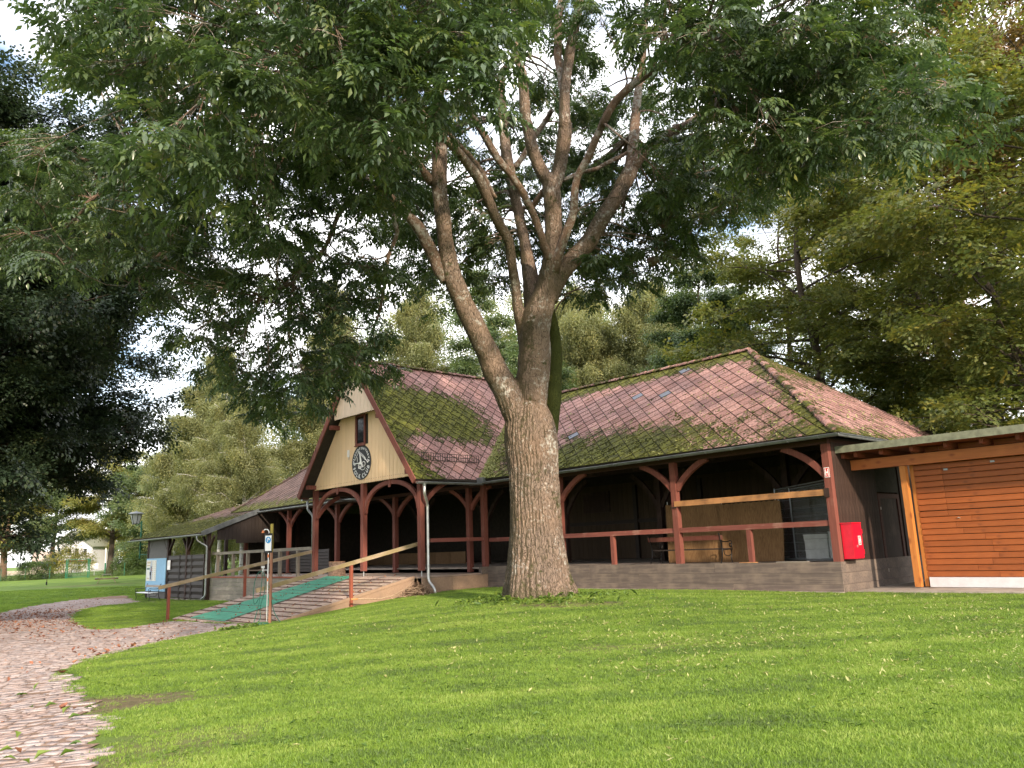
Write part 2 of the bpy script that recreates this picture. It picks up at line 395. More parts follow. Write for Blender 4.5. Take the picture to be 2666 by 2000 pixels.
M['maple_leaf'] = leaf_mat('maple_leaf', [(0.2,(0.095,0.135,0.050)), (0.45,(0.14,0.17,0.056)), (0.7,(0.19,0.205,0.060)), (0.9,(0.28,0.25,0.06)), (1.0,(0.36,0.22,0.055))], 0.45, 0.45, (1.2,1.15,0.55))
M['rust_leaf'] = leaf_mat('rust_leaf', [(0.2,(0.12,0.10,0.045)), (0.5,(0.19,0.14,0.055)), (0.8,(0.27,0.16,0.07)), (1.0,(0.36,0.19,0.08))], 0.5, 0.45, (1.2,1.1,0.6))
M['green_leaf'] = leaf_mat('green_leaf', [(0.2,(0.075,0.120,0.060)), (0.5,(0.115,0.165,0.075)), (0.8,(0.17,0.205,0.08)), (0.97,(0.28,0.26,0.08))], 0.45, 0.38, (1.2,1.25,0.6))  # raised greens stand in for haze and backlight on distant trees
M['hedge_leaf'] = leaf_mat('hedge_leaf', [(0.2,(0.035,0.065,0.018)), (0.6,(0.07,0.115,0.03)), (0.95,(0.15,0.17,0.04))], 0.5, 0.35)
M['fallen_leaf'] = leaf_mat('fallen_leaf', [(0.2,(0.21,0.25,0.08)), (0.55,(0.32,0.34,0.13)), (0.9,(0.44,0.41,0.19))], 0.6, 0.25, (1.1,1.1,0.7))
M['brown_leaf'] = leaf_mat('brown_fallen_leaf', [(0.2,(0.16,0.06,0.035)), (0.55,(0.26,0.10,0.055)), (0.9,(0.36,0.17,0.08))], 0.8, 0.1, (1.1,1.0,0.7))
M['weed'] = leaf_mat('weed_leaf', [(0.2,(0.06,0.12,0.02)), (0.6,(0.11,0.18,0.03)), (0.95,(0.20,0.26,0.05))], 0.5, 0.35)
def grass_mat():
    t = NT('lawn_grass'); v = t.coords('World')
    a = t.noise(v, 0.42, 4, 0.6); b = t.noise(t.coords('World', (0.5,1.6,1)), 1.1, 4, 0.6); r = t.rand()
    sx_ = t.new('ShaderNodeSeparateXYZ'); t.l.new(v, sx_.inputs[0])
    mow = t.math('SINE', t.math('ADD', t.math('MULTIPLY', t.math('ADD', sx_.outputs[1], t.math('MULTIPLY', sx_.outputs[0], -.22)), 4.2), t.math('MULTIPLY', t.noise(v, .5, 3), 5.0)))    # mower passes
    f = t.math('ADD', t.math('ADD', t.math('MULTIPLY', a, 0.5), t.math('MULTIPLY', b, 0.5)), t.math('ADD', t.math('MULTIPLY', t.math('SUBTRACT', r, 0.5), 0.30), t.math('MULTIPLY', mow, 0.055)))
    c = t.ramp(f, [(0.26, (0.095,0.135,0.050)), (0.40, (0.115,0.185,0.034)), (0.54, (0.175,0.270,0.036)), (0.72, (0.27,0.335,0.085))])
    t.col(c); t.set(0.55, 0.3)
    tr = t.new('ShaderNodeBsdfTranslucent'); t.l.new(t.mix(1.0, c, (1.2,1.3,0.5), 'MULTIPLY'), tr.inputs['Color'])
    mx = t.new('ShaderNodeMixShader'); mx.inputs[0].default_value = 0.35
    t.l.new(t.b.outputs[0], mx.inputs[1]); t.l.new(tr.outputs[0], mx.inputs[2]); t.l.new(mx.outputs[0], t.out.inputs[0])
    return t.mat
M['grass'] = grass_mat()
def ground_mat():
    t = NT('lawn_ground'); v = t.coords('World')
    a = t.noise(v, 0.42, 4, 0.6); b = t.noise(t.coords('World', (0.5,1.6,1)), 1.1, 4, 0.6); g = t.noise(v, 34, 5, 0.75)
    f = t.math('ADD', t.math('ADD', t.math('MULTIPLY', a, 0.5), t.math('MULTIPLY', b, 0.3)), t.math('MULTIPLY', g, 0.25))
    c = t.ramp(f, [(0.34, (0.050,0.085,0.018)), (0.52, (0.095,0.155,0.024)), (0.70, (0.17,0.235,0.035))])
    soil = t.ramp(t.noise(v, 9, 6, .75), [(0.3, (0.07,0.045,0.03)), (0.5, (0.13,0.09,0.06)), (0.7, (0.20,0.145,0.10))])
    c = t.mix(t.attr('soil'), c, soil)
    t.col(c); t.bump(g, 0.7, 0.03); return t.set(0.9, 0.15)
M['ground'] = ground_mat()
def stone_mat():
    t = NT('granite_paving'); v = t.coords('World'); rn = t.attr('rnd')
    c = t.ramp(rn, [(0.0, (0.28,0.22,0.205)), (0.5, (0.345,0.288,0.274)), (1.0, (0.41,0.355,0.345))])
    sp = t.noise(v, 42, 5, 0.8)
    c = t.mix(t.ramp(sp, [(0.42, 0.0), (0.66, 0.6)]), c, (0.20,0.16,0.15))
    st = t.noise(v, 3.1, 5, 0.65)
    c = t.mix(t.ramp(st, [(0.48, 0.0), (0.68, 0.55)]), c, (0.33,0.21,0.155))
    t.col(c); t.bump(t.math('ADD', sp, t.noise(v, 14, 4)), 0.7, 0.015); return t.set(0.97, 0.12)
M['stone'] = stone_mat()
def joint_mat():
    t = NT('path_joint_soil'); v = t.coords('World')
    t.col(t.ramp(t.noise(v, 7, 6, 0.7), [(0.3, (0.14,0.09,0.065)), (0.55, (0.23,0.155,0.115)), (0.78, (0.31,0.22,0.17))]))
    t.bump(t.noise(v, 60, 4), 0.6, 0.02); return t.set(0.95, 0.1)
M['joint'] = joint_mat()
def reed_mat():
    t = NT('reed_mat'); v = t.coords('Object', (1,1,0.03))
    n_ = t.noise(v, 70, 3, 0.7)
    c = t.ramp(n_, [(0.3, (0.11,0.058,0.026)), (0.7, (0.26,0.15,0.07))])
    t.col(c); t.bump(n_, 0.8, 0.01); return t.set(0.85, 0.2)
M['reed'] = reed_mat()
def mat_mat():
    t = NT('green_ribbed_mat'); v = t.coords('Object')
    n_ = t.noise(v, 3, 5, 0.7)
    t.col(t.ramp(n_, [(0.3, (0.045,0.21,0.135)), (0.7, (0.085,0.30,0.20))]))
    t.bump(t.noise(t.coords('Object', (1,0.1,1)), 60, 3), 0.6, 0.01); return t.set(0.85, 0.2)
M['mat_green'] = mat_mat()
def road_mat():
    t = NT('far_road'); t.col(t.mix(t.noise(t.coords('World'), 0.7, 4), (0.22,0.21,0.215), (0.33,0.31,0.31))); return t.set(0.9, 0.2)
M['road'] = road_mat()

# ------------------------------------------------------------------ ground
BO = Vector((8.65, 21.80, 0.0)); BYAW = math.atan2(-0.7306, 0.6828)
cB, sB = math.cos(BYAW), math.sin(BYAW)
def b2w(x, y, z=0.0): return Vector((BO.x + cB*x - sB*y, BO.y + sB*x + cB*y, z))
def w2b_np(X, Y): dx, dy = X-BO.x, Y-BO.y; return cB*dx + sB*dy, -sB*dx + cB*dy
_cp = np.array([(0,0,0),(0,6,0),(3.2,5.5,0.0),(-4,7,-.13),(-8,14,-.3),(-9,20,-.5),(-8.4,26.3,-.6),(-13.4,32,-.76),(-17.3,44.7,-.7),
  (-23.5,51.4,-.72),(-20,37,-.72),(-26,42,-.7),(8.65,21.8,0),(3.2,27.6,0),(-1.25,32.4,0),(-3.4,30.4,-.05),(0.45,20.5,.22),(4,15,.04),(10,15,0.02),(15,20,.05),
  (-30,60,-.35),(-40,75,-.15),(-60,110,-.1),(-160,260,-.1),(60,-80,0),(-25,10,-.4),(20,45,.2),(0,70,.3),(40,70,2.5),(90,120,4),(0,200,1.0),(160,20,0.5),(13,25,.05),(-60,20,-.3)], float)
def _mq(r2): return np.sqrt(r2 + 16.0)
_d2 = ((_cp[:,None,:2]-_cp[None,:,:2])**2).sum(-1)
_w = np.linalg.solve(_mq(_d2) + 0.02*np.eye(len(_cp)), _cp[:,2])
def ground_z(X, Y):
    X, Y = np.asarray(X, float), np.asarray(Y, float)
    z = np.zeros_like(X)
    for (cx, cy, _), w in zip(_cp, _w): z = z + w*_mq((X-cx)**2 + (Y-cy)**2)
    return z + 0.12*np.exp(-((X-0.45)**2 + (Y-20.5)**2)/1.6)
def gz(x, y): return float(ground_z(np.array([x]), np.array([y]))[0])
PATH = np.array([(-2.5,3.0),(-3.3,6.8),(-4.6,9.2),(-6.6,12.2),(-8.0,14.3),(-8.8,17.5),(-9.3,20.5),(-9.7,23.6),(-9.3,25.2),(-8.1,26.1),
  (-13.3,31.9),(-13.9,30.4),(-14.5,28.9),(-16.0,30.2),(-18.0,33.0),(-19.8,36.0),(-21.4,39.5),(-22.4,42.6),(-22.2,44.6),(-21.6,46.6),(-22.8,48.2),(-24.2,50.5),(-25.6,54.0),
  (-27.4,53.0),(-28.0,48.0),(-25.6,40.2),(-22.6,33.5),(-20.0,27.5),(-16.5,20.0),(-12.0,12.0),(-8.0,3.0)], float)
def inside(poly, X, Y):
    r = np.zeros(np.shape(X), bool); n = len(poly); j = n-1
    for i in range(n):
        xi, yi = poly[i]; xj, yj = poly[j]
        c = ((yi > Y) != (yj > Y)) & (X < (xj-xi)*(Y-yi)/(yj-yi+1e-12) + xi); r ^= c; j = i
    return r
def vnoise(X, Y, s, seed=0):
    """cheap smooth value noise, numpy"""
    x, y = X/s + seed*17.3, Y/s - seed*9.1
    xi, yi = np.floor(x).astype(int), np.floor(y).astype(int); fx, fy = x-xi, y-yi
    fx, fy = fx*fx*(3-2*fx), fy*fy*(3-2*fy)
    h = lambda a, b: (np.sin(a*127.1 + b*311.7 + seed*74.7)*43758.5453) % 1.0
    return (h(xi,yi)*(1-fx)+h(xi+1,yi)*fx)*(1-fy) + (h(xi,yi+1)*(1-fx)+h(xi+1,yi+1)*fx)*fy
BARE = [(-5.0,10.1,1.25,0.75,.85),(-3.3,7.4,0.9,1.2,0.55),(0.9,18.6,1.6,0.7,0.75),(1.7,12.2,1.3,0.6,0.55),(-9.3,25.5,1.2,0.7,0.9),(0.6,9.0,0.8,0.4,0.2),(3.0,18.4,0.8,0.35,0.4),(-8.6,18.0,0.8,0.5,0.4),(-2.2,16.8,1.4,0.5,0.4),
        (-21,47,4.5,3.0,0.6),(-36,66,4,1.2,0.5),(3.8,12.6,1.4,0.8,0.3)]
def bare(X, Y):
    b = np.zeros(np.shape(X))
    nn = vnoise(X, Y, 0.45, 3)*0.6 + vnoise(X, Y, 0.17, 5)*0.4
    for cx, cy, ax, ay, a in BARE:
        d = ((X-cx)/ax)**2 + ((Y-cy)/ay)**2
        b = np.maximum(b, a*np.clip(1.35 - d + (nn-0.5)*1.7, 0, 1))
    return np.clip(b, 0, 1)
def axis_vals(lo, hi, step, lo2, hi2):
    mid = np.arange(lo, hi+1e-6, step); out = [step*1.25]
    up, dn = [hi], [lo]
    s_ = step
    while up[-1] < hi2: s_ *= 1.22; up.append(up[-1]+s_)
    s_ = step
    while dn[-1] > lo2: s_ *= 1.22; dn.append(dn[-1]-s_)
    return np.concatenate([dn[:0:-1], mid, up[1:]])
gx, gy = axis_vals(-30, 16, 0.3, -900, 900), axis_vals(1, 56, 0.3, -300, 1400)
GX, GY = np.meshgrid(gx, gy)
GZ = ground_z(GX, GY)
fade = np.clip((np.hypot(GX, GY)-220)/200, 0, 1)
GZ = GZ*(1-fade) + fade*0.3
V = np.stack([GX.ravel(), GY.ravel(), GZ.ravel()], 1)
ny, nx = GX.shape
idx = np.arange(nx*ny).reshape(ny, nx)
Fq = np.stack([idx[:-1,:-1].ravel(), idx[:-1,1:].ravel(), idx[1:,1:].ravel(), idx[1:,:-1].ravel()], 1)
me = np_mesh('ground', V, Fq, True)
at = me.attributes.new('soil', 'FLOAT', 'POINT'); at.data.foreach_set('value', bare(GX, GY).ravel().astype(np.float32))
ground = tag(link('ground', me, M['ground']), kind='structure')

# path sheet: follows the ground a little above it, irregular edge; paving stones are its children
def densify(poly, step):
    out = []
    for i in range(len(poly)):
        a, b = poly[i], poly[(i+1) % len(poly)]; n = max(1, int(np.hypot(*(b-a))/step))
        out += [a + (b-a)*k/n for k in range(n)]
    return np.array(out)
def smooth(poly, it=2):
    for _ in range(it):
        q = np.roll(poly, -1, 0); poly = np.stack([poly*0.75+q*0.25, poly*0.25+q*0.75], 1).reshape(-1, 2)
    return poly
PATHS = smooth(PATH, 2)
px_, py_ = np.arange(-29, -2, 0.22), np.arange(2.5, 55, 0.22)
PX, PY = np.meshgrid(px_, py_)
jx = PX + (vnoise(PX, PY, 0.5, 8)-0.5)*0.4; jy = PY + (vnoise(PX, PY, 0.5, 9)-0.5)*0.4
keepv = inside(PATHS, jx, jy)
pidx = np.arange(PX.size).reshape(PX.shape)
cell = keepv[:-1,:-1] & keepv[:-1,1:] & keepv[1:,1:] & keepv[1:,:-1]
Fp = np.stack([pidx[:-1,:-1][cell], pidx[:-1,1:][cell], pidx[1:,1:][cell], pidx[1:,:-1][cell]], 1)
used, inv = np.unique(Fp, return_inverse=True)
Vp = np.stack([PX.ravel(), PY.ravel(), ground_z(PX.ravel(), PY.ravel())+0.012], 1)[used]
path = tag(link('path', np_mesh('path', Vp, inv.reshape(Fp.shape), True), M['joint']), kind='structure')
# stones in wavering courses
stones = []
y = 3.6
while y < 53:
    h = random.uniform(0.10, 0.18) * (1.0 if y < 22 else 1.25)
    x = -28.5 + random.uniform(0, .3)
    while x < -2.4:
        w = random.uniform(0.13, 0.34) * (1.0 if y < 22 else 1.2)
        if random.random() < 0.06: w *= 0.5
        stones.append((x, y, w, h)); x += w
    y += h
S = np.array(stones)
cx, cy = S[:,0]+S[:,2]/2, S[:,1]+S[:,3]/2
wob = lambda X, Y: Y + 0.55*(vnoise(X, Y*0+3, 2.2, 21)-0.5) + 0.32*(vnoise(X, Y, 0.7, 22)-0.5) + 0.10*(X+6)
cyw = wob(cx, cy)
ok = inside(PATHS, cx+ (vnoise(cx, cy, 0.4, 30)-0.5)*0.5, cyw) & (np.abs(cx) < 0.72*cyw+1.5) & (RNG.random(len(cx)) > 0.035)
S, cx, cy = S[ok], cx[ok], cy[ok]
n = len(S)
cor = np.array([(-.5,-.5),(.0,-.5),(.5,-.5),(.5,.5),(.0,.5),(-.5,.5)])
gap = 0.026
J = RNG.normal(0, 0.015, (n,6,2))
bx = cx[:,None] + cor[None,:,0]*(S[:,2:3]-gap*0.8) + J[:,:,0]
by = cy[:,None] + cor[None,:,1]*(S[:,3:4]-gap) + J[:,:,1]
by = wob(bx, by)
zc = ground_z(bx, by)
tilt = RNG.normal(0, 0.003, (n,6)); hgt = RNG.uniform(0.006, 0.015, (n,1))
mx_, my_ = bx.mean(1, keepdims=True), by.mean(1, keepdims=True)
top = np.stack([mx_+(bx-mx_)*0.92, my_+(by-my_)*0.90, zc+hgt+tilt+0.008], -1)
bot = np.stack([bx, by, zc-0.03], -1)
SV = np.concatenate([bot, top], 1)                      # n,12,3
sf_side = [(i, (i+1)%6, 6+(i+1)%6, 6+i) for i in range(6)]
sf_top = [(6,7,10,11), (7,8,9,10)]
SF = np.array(sf_side+sf_top)
srnd = RNG.random(n).astype(np.float32)
order = np.argsort(np.hypot(cx, wob(cx, cy)) + 30*((np.abs(cx) > 0.66*wob(cx,cy)).astype(float)))
for i in order[:300]:
    c = Vector((float(mx_[i,0]), float(my_[i,0]), float(zc[i].mean())))
    me = np_mesh('paving_stone', SV[i]-np.array(c), SF)
    a_ = me.attributes.new('rnd', 'FLOAT', 'POINT'); a_.data.foreach_set('value', np.full(12, srnd[i], np.float32))
    o = link('paving_stone', me, M['stone'], path); o.location = c
rest = order[300:]
me = np_mesh('paving', SV[rest].reshape(-1,3), (SF[None]+12*np.arange(len(rest))[:,None,None]).reshape(-1,4))
a_ = me.attributes.new('rnd', 'FLOAT', 'POINT'); a_.data.foreach_set('value', np.repeat(srnd[rest], 12))
tag(link('paving', me, M['stone'], path), kind='stuff')
# ------------------------------------------------------------------ the pavilion (x along the front, right corner = 0; y into the building)
PAV = empty('pavilion', BO, BYAW, None, 'long open timber pavilion with mossy pink shingle roof and cream front gable', 'building')
FL = 0.82                                   # floor of the hall
EZ, EV, RZ, RV = 4.22, -0.55, 8.35, 4.8     # eave height / position, ridge height / position
MS = (RZ-EZ)/(RV-EV)
GX0, GZ0, GSL, GFR = -18.6, 9.6, 1.225, -3.78     # porch gable: ridge x, ridge z, slope, front edge
DEP = 9.6
def main_z(y): return EZ + MS*(y-EV)

def clip_poly(poly, conv):
    """Sutherland-Hodgman, conv is a CCW convex polygon"""
    out = list(poly)
    for i in range(len(conv)):
        a, b = conv[i], conv[(i+1) % len(conv)]
        inp, out = out, []
        side = lambda p: (b[0]-a[0])*(p[1]-a[1]) - (b[1]-a[1])*(p[0]-a[0])
        for k in range(len(inp)):
            p, q = inp[k], inp[(k+1) % len(inp)]; sp, sq = side(p), side(q)
            if sp >= 0: out.append(p)
            if (sp >= 0) != (sq >= 0):
                t = sp/(sp-sq); out.append((p[0]+(q[0]-p[0])*t, p[1]+(q[1]-p[1])*t))
        if not out: return []
    return out
def area2(p): return 0.5*sum(p[i][0]*p[(i+1)%len(p)][1]-p[(i+1)%len(p)][0]*p[i][1] for i in range(len(p)))

CAMB = Vector((w2b_np(np.array([0.]), np.array([0.]))[0][0], w2b_np(np.array([0.]), np.array([0.]))[1][0], EYE))
def roof_plane(parent, o, e1, e2, polys, side=0.40, mossf=None, mat='shingle', n_single=0, new_at=(), thick=0.014, gap=0.019, store=None):
    """diamond shingles on the plane o + a*e1 + b*e2; polys: convex CCW polygons in (a,b)"""
    o, e1, e2 = Vector(o), Vector(e1).normalized(), Vector(e2).normalized(); nrm = e1.cross(e2).normalized()
    hd = side/math.sqrt(2)
    items = []
    for P in polys:
        a0, a1 = min(p[0] for p in P), max(p[0] for p in P); b0, b1 = min(p[1] for p in P), max(p[1] for p in P)
        for j in range(int(b0/hd)-2, int(b1/hd)+3):
            for i in range(int(a0/(2*hd))-2, int(a1/(2*hd))+3):
                ca = i*2*hd + (hd if j % 2 else 0); cb = j*hd
                g = hd-gap
                q = clip_poly([(ca,cb-g),(ca+g,cb),(ca,cb+g),(ca-g,cb)], P)
                if len(q) < 3 or area2(q) < 0.004: continue
                items.append((ca, cb, q))
    recs = []
    for ca, cb, q in items:
        tl = random.uniform(0.020, 0.036); jj = random.uniform(-0.006, 0.006); vv = []
        for (a, b) in q:
            lift = 0.006 + tl*0.5*(1-(b-cb)/hd) + jj*(a-ca)/hd
            vv.append(o + e1*a + e2*b + nrm*lift)
        w = o + e1*ca + e2*cb
        ms = mossf(ca, cb, w) if mossf else 0.3
        recs.append((vv, nrm*thick, (w-CAMB).length, random.random(), ms, ca, cb))
    recs.sort(key=lambda r: r[2])
    new_idx = set()
    for (na, nb) in new_at:
        new_idx.add(min(range(len(recs)), key=lambda k: (recs[k][5]-na)**2+(recs[k][6]-nb)**2))
    rest = MB(); rr, rm = [], []
    k_single = 0
    for k, (vv, off, d, rnd, ms, ca, cb) in enumerate(recs):
        if k in new_idx or (k_single < n_single):
            c = sum(vv, Vector())/len(vv); b = MB().prism([x-c for x in vv], off); mesh_ = b.mesh('shingle')
            for nm, val in (('rnd', rnd), ('moss', ms)):
                a_ = mesh_.attributes.new(nm, 'FLOAT', 'FACE'); a_.data.foreach_set('value', [val]*len(mesh_.polygons))
            ob = link('shingle', mesh_, M['slate_new'] if k in new_idx else M[mat], parent); ob.location = c
            if k in new_idx: ob['label'] = 'newer blue-grey replacement shingle'
            k_single += 1
        else:
            n0 = len(rest.f); rest.prism(vv, off); dn = len(rest.f)-n0
            rr += [rnd]*dn; rm += [ms]*dn
    if rest.f:
        mesh_ = rest.mesh('shingles')
        for nm, val in (('rnd', rr), ('moss', rm)):
            a_ = mesh_.attributes.new(nm, 'FLOAT', 'FACE'); a_.data.foreach_set('value', val)
        tag(link('shingles', mesh_, M[mat], parent), kind='stuff')
    return o, e1, e2, nrm

def moss_lumps(parent, frame, polys, mossf, n, r=(0.018,0.05), thr=0.55):
    o, e1, e2, nrm = frame
    V_, F_ = [], []
    base = [(0,0,1)] + [(math.cos(t), math.sin(t), 0.45) for t in np.arange(5)*2*math.pi/5] + [(1.35*math.cos(t+.6), 1.35*math.sin(t+.6), -0.1) for t in np.arange(5)*2*math.pi/5]
    bf = [(0,1+i,1+(i+1)%5) for i in range(5)] + [f for i in range(5) for f in ((1+i,6+i,1+(i+1)%5),(6+i,6+(i+1)%5,1+(i+1)%5))]
    cnt = 0; tries = 0
    while cnt < n and tries < n*14:
        tries += 1
        P = random.choice(polys)
        a = random.uniform(min(p[0] for p in P), max(p[0] for p in P)); b = random.uniform(min(p[1] for p in P), max(p[1] for p in P))
        if any((P[(i+1)%len(P)][0]-P[i][0])*(b-P[i][1])-(P[(i+1)%len(P)][1]-P[i][1])*(a-P[i][0]) < 0 for i in range(len(P))): continue
        w = o + e1*a + e2*b
        f = mossf(a, b, w) + 0.5*mnoise.noise(w*1.7) + 0.35*mnoise.noise(w*5.1)
        if f < thr + random.uniform(-.1,.1): continue
        s = random.uniform(*r)*(0.7+0.6*min(1,max(0,f-thr))); ph = random.uniform(0,6.3); fl = random.uniform(.4,.8)
        c, s_ = math.cos(ph)*s, math.sin(ph)*s; b0 = len(V_); ex = random.uniform(.8,1.7)
        for (x, y, z) in base:
            q = w + e1*(x*c*ex-y*s_) + e2*(x*s_*ex+y*c) + nrm*(0.03+z*s*fl); V_.append(tuple(q))
        F_ += [(b0+i, b0+j, b0+k) for i, j, k in bf]; cnt += 1
    if V_: tag(link('moss', np_mesh('moss', np.array(V_), np.array(F_), True), M['moss'], parent), kind='stuff')

roof = MB()
th = 0.05
# roof deck: closed slabs under the shingles
def slab(mb, pts, t=0.10):
    pts = [Vector(p) for p in pts]; n_ = (pts[1]-pts[0]).cross(pts[2]-pts[0]).normalized()
    if n_.z < 0: pts = pts[::-1]; n_ = -n_
    mb.prism([p - n_*t for p in pts], n_*(t-0.004))
gxr_e, gxr_r = GX0 + (GZ0-EZ)/GSL, GX0 + (GZ0-RZ)/GSL       # where the porch roof meets main eave / ridge (right side)
gxl_e, gxl_r = GX0 - (GZ0-EZ)/GSL, GX0 - (GZ0-RZ)/GSL
XR, XL = 0.55, -37.75
slab(roof, [(gxr_e,EV,EZ),(XR,EV,EZ),(-4.8,RV,RZ),(gxr_r,RV,RZ)])
slab(roof, [(XL,EV,EZ),(gxl_e,EV,EZ),(gxl_r,RV,RZ),(-32.4,RV,RZ)])
slab(roof, [(XR,EV,EZ),(XR,DEP+.55,EZ),(-4.8,RV,RZ)])
slab(roof, [(XL,DEP+.55,EZ),(XL,EV,EZ),(-32.4,RV,RZ)])
slab(roof, [(XR,DEP+.55,EZ),(XL,DEP+.55,EZ),(-32.4,RV,RZ),(-4.8,RV,RZ)])
gzl = 4.15; gex = (GZ0-gzl)/GSL
slab(roof, [(GX0+gex,GFR,gzl),(GX0+gex,EV,gzl),(gxr_e,EV,EZ),(gxr_r,RV,RZ),(GX0,9.0,GZ0),(GX0,GFR,GZ0)])
slab(roof, [(GX0,GFR,GZ0),(GX0,9.0,GZ0),(gxl_r,RV,RZ),(gxl_e,EV,EZ),(GX0-gex,EV,gzl),(GX0-gex,GFR,gzl)])
roof.prism([(GX0-3.2,8.9,GZ0-3.2*GSL-.1),(GX0+3.2,8.9,GZ0-3.2*GSL-.1),(GX0,8.9,GZ0-.1)], (0,-.05,0))
ROOF = roof.build('roof', M['underlay'], PAV)

Lm = math.hypot(RV-EV, RZ-EZ)
def poly_from(o, e1, e2, pts):
    o, e1, e2 = Vector(o), Vector(e1).normalized(), Vector(e2).normalized()
    q = [((Vector(p)-o).dot(e1), (Vector(p)-o).dot(e2)) for p in pts]
    return q if area2(q) > 0 else q[::-1]
def sm(x, a, b): t = min(1, max(0, (x-a)/(b-a))); return t*t*(3-2*t)
# right half of the main front slope
o1, e11, e12 = (0,EV,EZ), (1,0,0), (0,RV-EV,RZ-EZ)
P1 = [poly_from(o1, e11, e12, [(gxr_e,EV,EZ),(XR,EV,EZ),(-4.8,RV,RZ),(gxr_r,RV,RZ)])]
def moss1(a, b, w):
    low = 1-sm(b, 0.3, 3.3); ridge = sm(b, 5.6, 6.5)*0.55
    mid = 1-sm(abs(a+8.4), 1.5, 6.5)                 # thickest in the middle of the eave
    hip = 0.35*(1-sm(abs((a-XR)+b*0.8), 0.2, 1.0)) if a > -6 else 0
    return 0.20 + 0.66*low*(0.35+0.65*mid) + ridge*(0.6+0.4*sm(-a, 3, 8)) + hip + 0.25*sm(-a, 12.5, 14.5)
def slope_b(y): return (y-EV)/(RV-EV)*Lm
fr1 = roof_plane(ROOF, o1, e11, e12, P1, 0.42, moss1, 'shingle', 170, [(-7.4,slope_b(4.3)),(-9.0,slope_b(3.3)),(-7.3,slope_b(2.9)),(-10.7,slope_b(1.4))])
moss_lumps(ROOF, fr1, P1, moss1, 3600, (0.016,0.045), 0.5)
# porch gable, right slope
o2, e21, e22 = (GX0+gex,GFR,gzl), (0,1,0), (-gex,0,GZ0-gzl)
P2 = [poly_from(o2, e21, e22, [(GX0+gex,GFR,gzl),(gxr_e,EV,EZ),(gxr_r,RV,RZ),(GX0,RV+.6,GZ0),(GX0,GFR,GZ0)])]
def moss2(a, b, w):
    band = 1-sm(abs(b-4.3+0.12*a), 0.7, 2.4)
    return 0.20 + 0.60*band*(1-sm(a, 4.0, 7.0)) + 0.38*(1-sm(b, 0.2, 2.0))*(1-sm(a, .6, 2.6)) + 0.40*(1-sm(a, 0.2, 1.4))*(1-sm(b,4.5,6))
fr2 = roof_plane(ROOF, o2, e21, e22, P2, 0.42, moss2, 'shingle', 70)
moss_lumps(ROOF, fr2, P2, moss2, 2600, (0.016,0.04), 0.5)
o3, e31, e32 = (GX0-gex,GFR,gzl), (0,-1,0), (gex,0,GZ0-gzl)
roof_plane(ROOF, o3, e31, e32, [poly_from(o3, e31, e32, [(GX0-gex,GFR,gzl),(gxl_e,EV,EZ),(gxl_r,RV,RZ),(GX0,RV+.6,GZ0),(GX0,GFR,GZ0)])], 0.42, lambda a,b,w: 0.4, 'shingle_dark')
# right hip
o4, e41, e42 = (XR,EV,EZ), (0,1,0), (-(4.8+XR),0,RZ-EZ)
P4 = [poly_from(o4, e41, e42, [(XR,EV,EZ),(XR,DEP+.55,EZ),(-4.8,RV,RZ)])]
moss4 = lambda a, b, w: 0.30 + 0.3*sm(b, 3, 5.5) + 0.3*(1-sm(b, 0, .9))
fr4 = roof_plane(ROOF, o4, e41, e42, P4, 0.42, moss4, 'shingle', 60)
moss_lumps(ROOF, fr4, P4, moss4, 500, (0.02,0.05), 0.55)
# left half and left hip
o5 = (-30,EV,EZ)
P5 = [poly_from(o5, e11, e12, [(XL,EV,EZ),(gxl_e,EV,EZ),(gxl_r,RV,RZ),(-32.4,RV,RZ)])]
moss5 = lambda a, b, w: 0.12 + 0.55*(1-sm(b, 0.2, 1.4))
fr5 = roof_plane(ROOF, o5, e11, e12, P5, 0.42, moss5, 'shingle_dark')
moss_lumps(ROOF, fr5, P5, moss5, 500, (0.02,0.05), 0.6)
o6, e61, e62 = (XL,EV,EZ), (0,-1,0), (5.35,0,RZ-EZ)
roof_plane(ROOF, o6, e61, e62, [poly_from(o6, e61, e62, [(XL,EV,EZ),(XL,DEP+.55,EZ),(-32.4,RV,RZ)])], 0.42, lambda a,b,w: 0.3, 'shingle_dark')
# ridge and hip caps: half-round tiles in a row
def cap_row(a, b, name, step=0.40, r=0.115, mat='shingle'):
    a, b = Vector(a), Vector(b); L = (b-a).length; d = (b-a)/L; k = int(L/step)
    side = d.cross(Vector((0,0,1))).normalized(); up = side.cross(d).normalized()
    for i in range(k):
        p0, p1 = a+d*(i*step), a+d*((i+1)*step+0.05); mb = MB(); vv = []
        for p, rr_, lf in ((p0, r*1.08, 0.02), (p1, r*0.9, -0.005)):
            for j in range(7):
                t = math.pi*(-0.08+1.16*j/6); vv.append(p + side*(math.cos(t)*rr_*1.15) + up*(math.sin(t)*rr_*0.75 + lf - 0.01))
        c = sum(vv, Vector())/len(vv)
        mb.add([x-c for x in vv], [(j, j+1, 8+j, 7+j) for j in range(6)] + [tuple(range(6,-1,-1))])
        mesh_ = mb.mesh(name)
        for nm, val in (('rnd', random.random()), ('moss', random.uniform(0.3,0.62))):
            a_ = mesh_.attributes.new(nm, 'FLOAT', 'FACE'); a_.data.foreach_set('value', [val]*len(mesh_.polygons))
        ob = link(name, mesh_, M[mat], ROOF); ob.location = c
cap_row((XR-.02,EV+.02,EZ+.04), (-4.8,RV,RZ+.05), 'hip_tile')
cap_row((-4.8,RV,RZ+.05), (gxr_r+.05,RV,RZ+.05), 'ridge_tile')
cap_row((GX0,GFR,GZ0+.05), (GX0,RV+.4,GZ0+.05), 'ridge_tile')
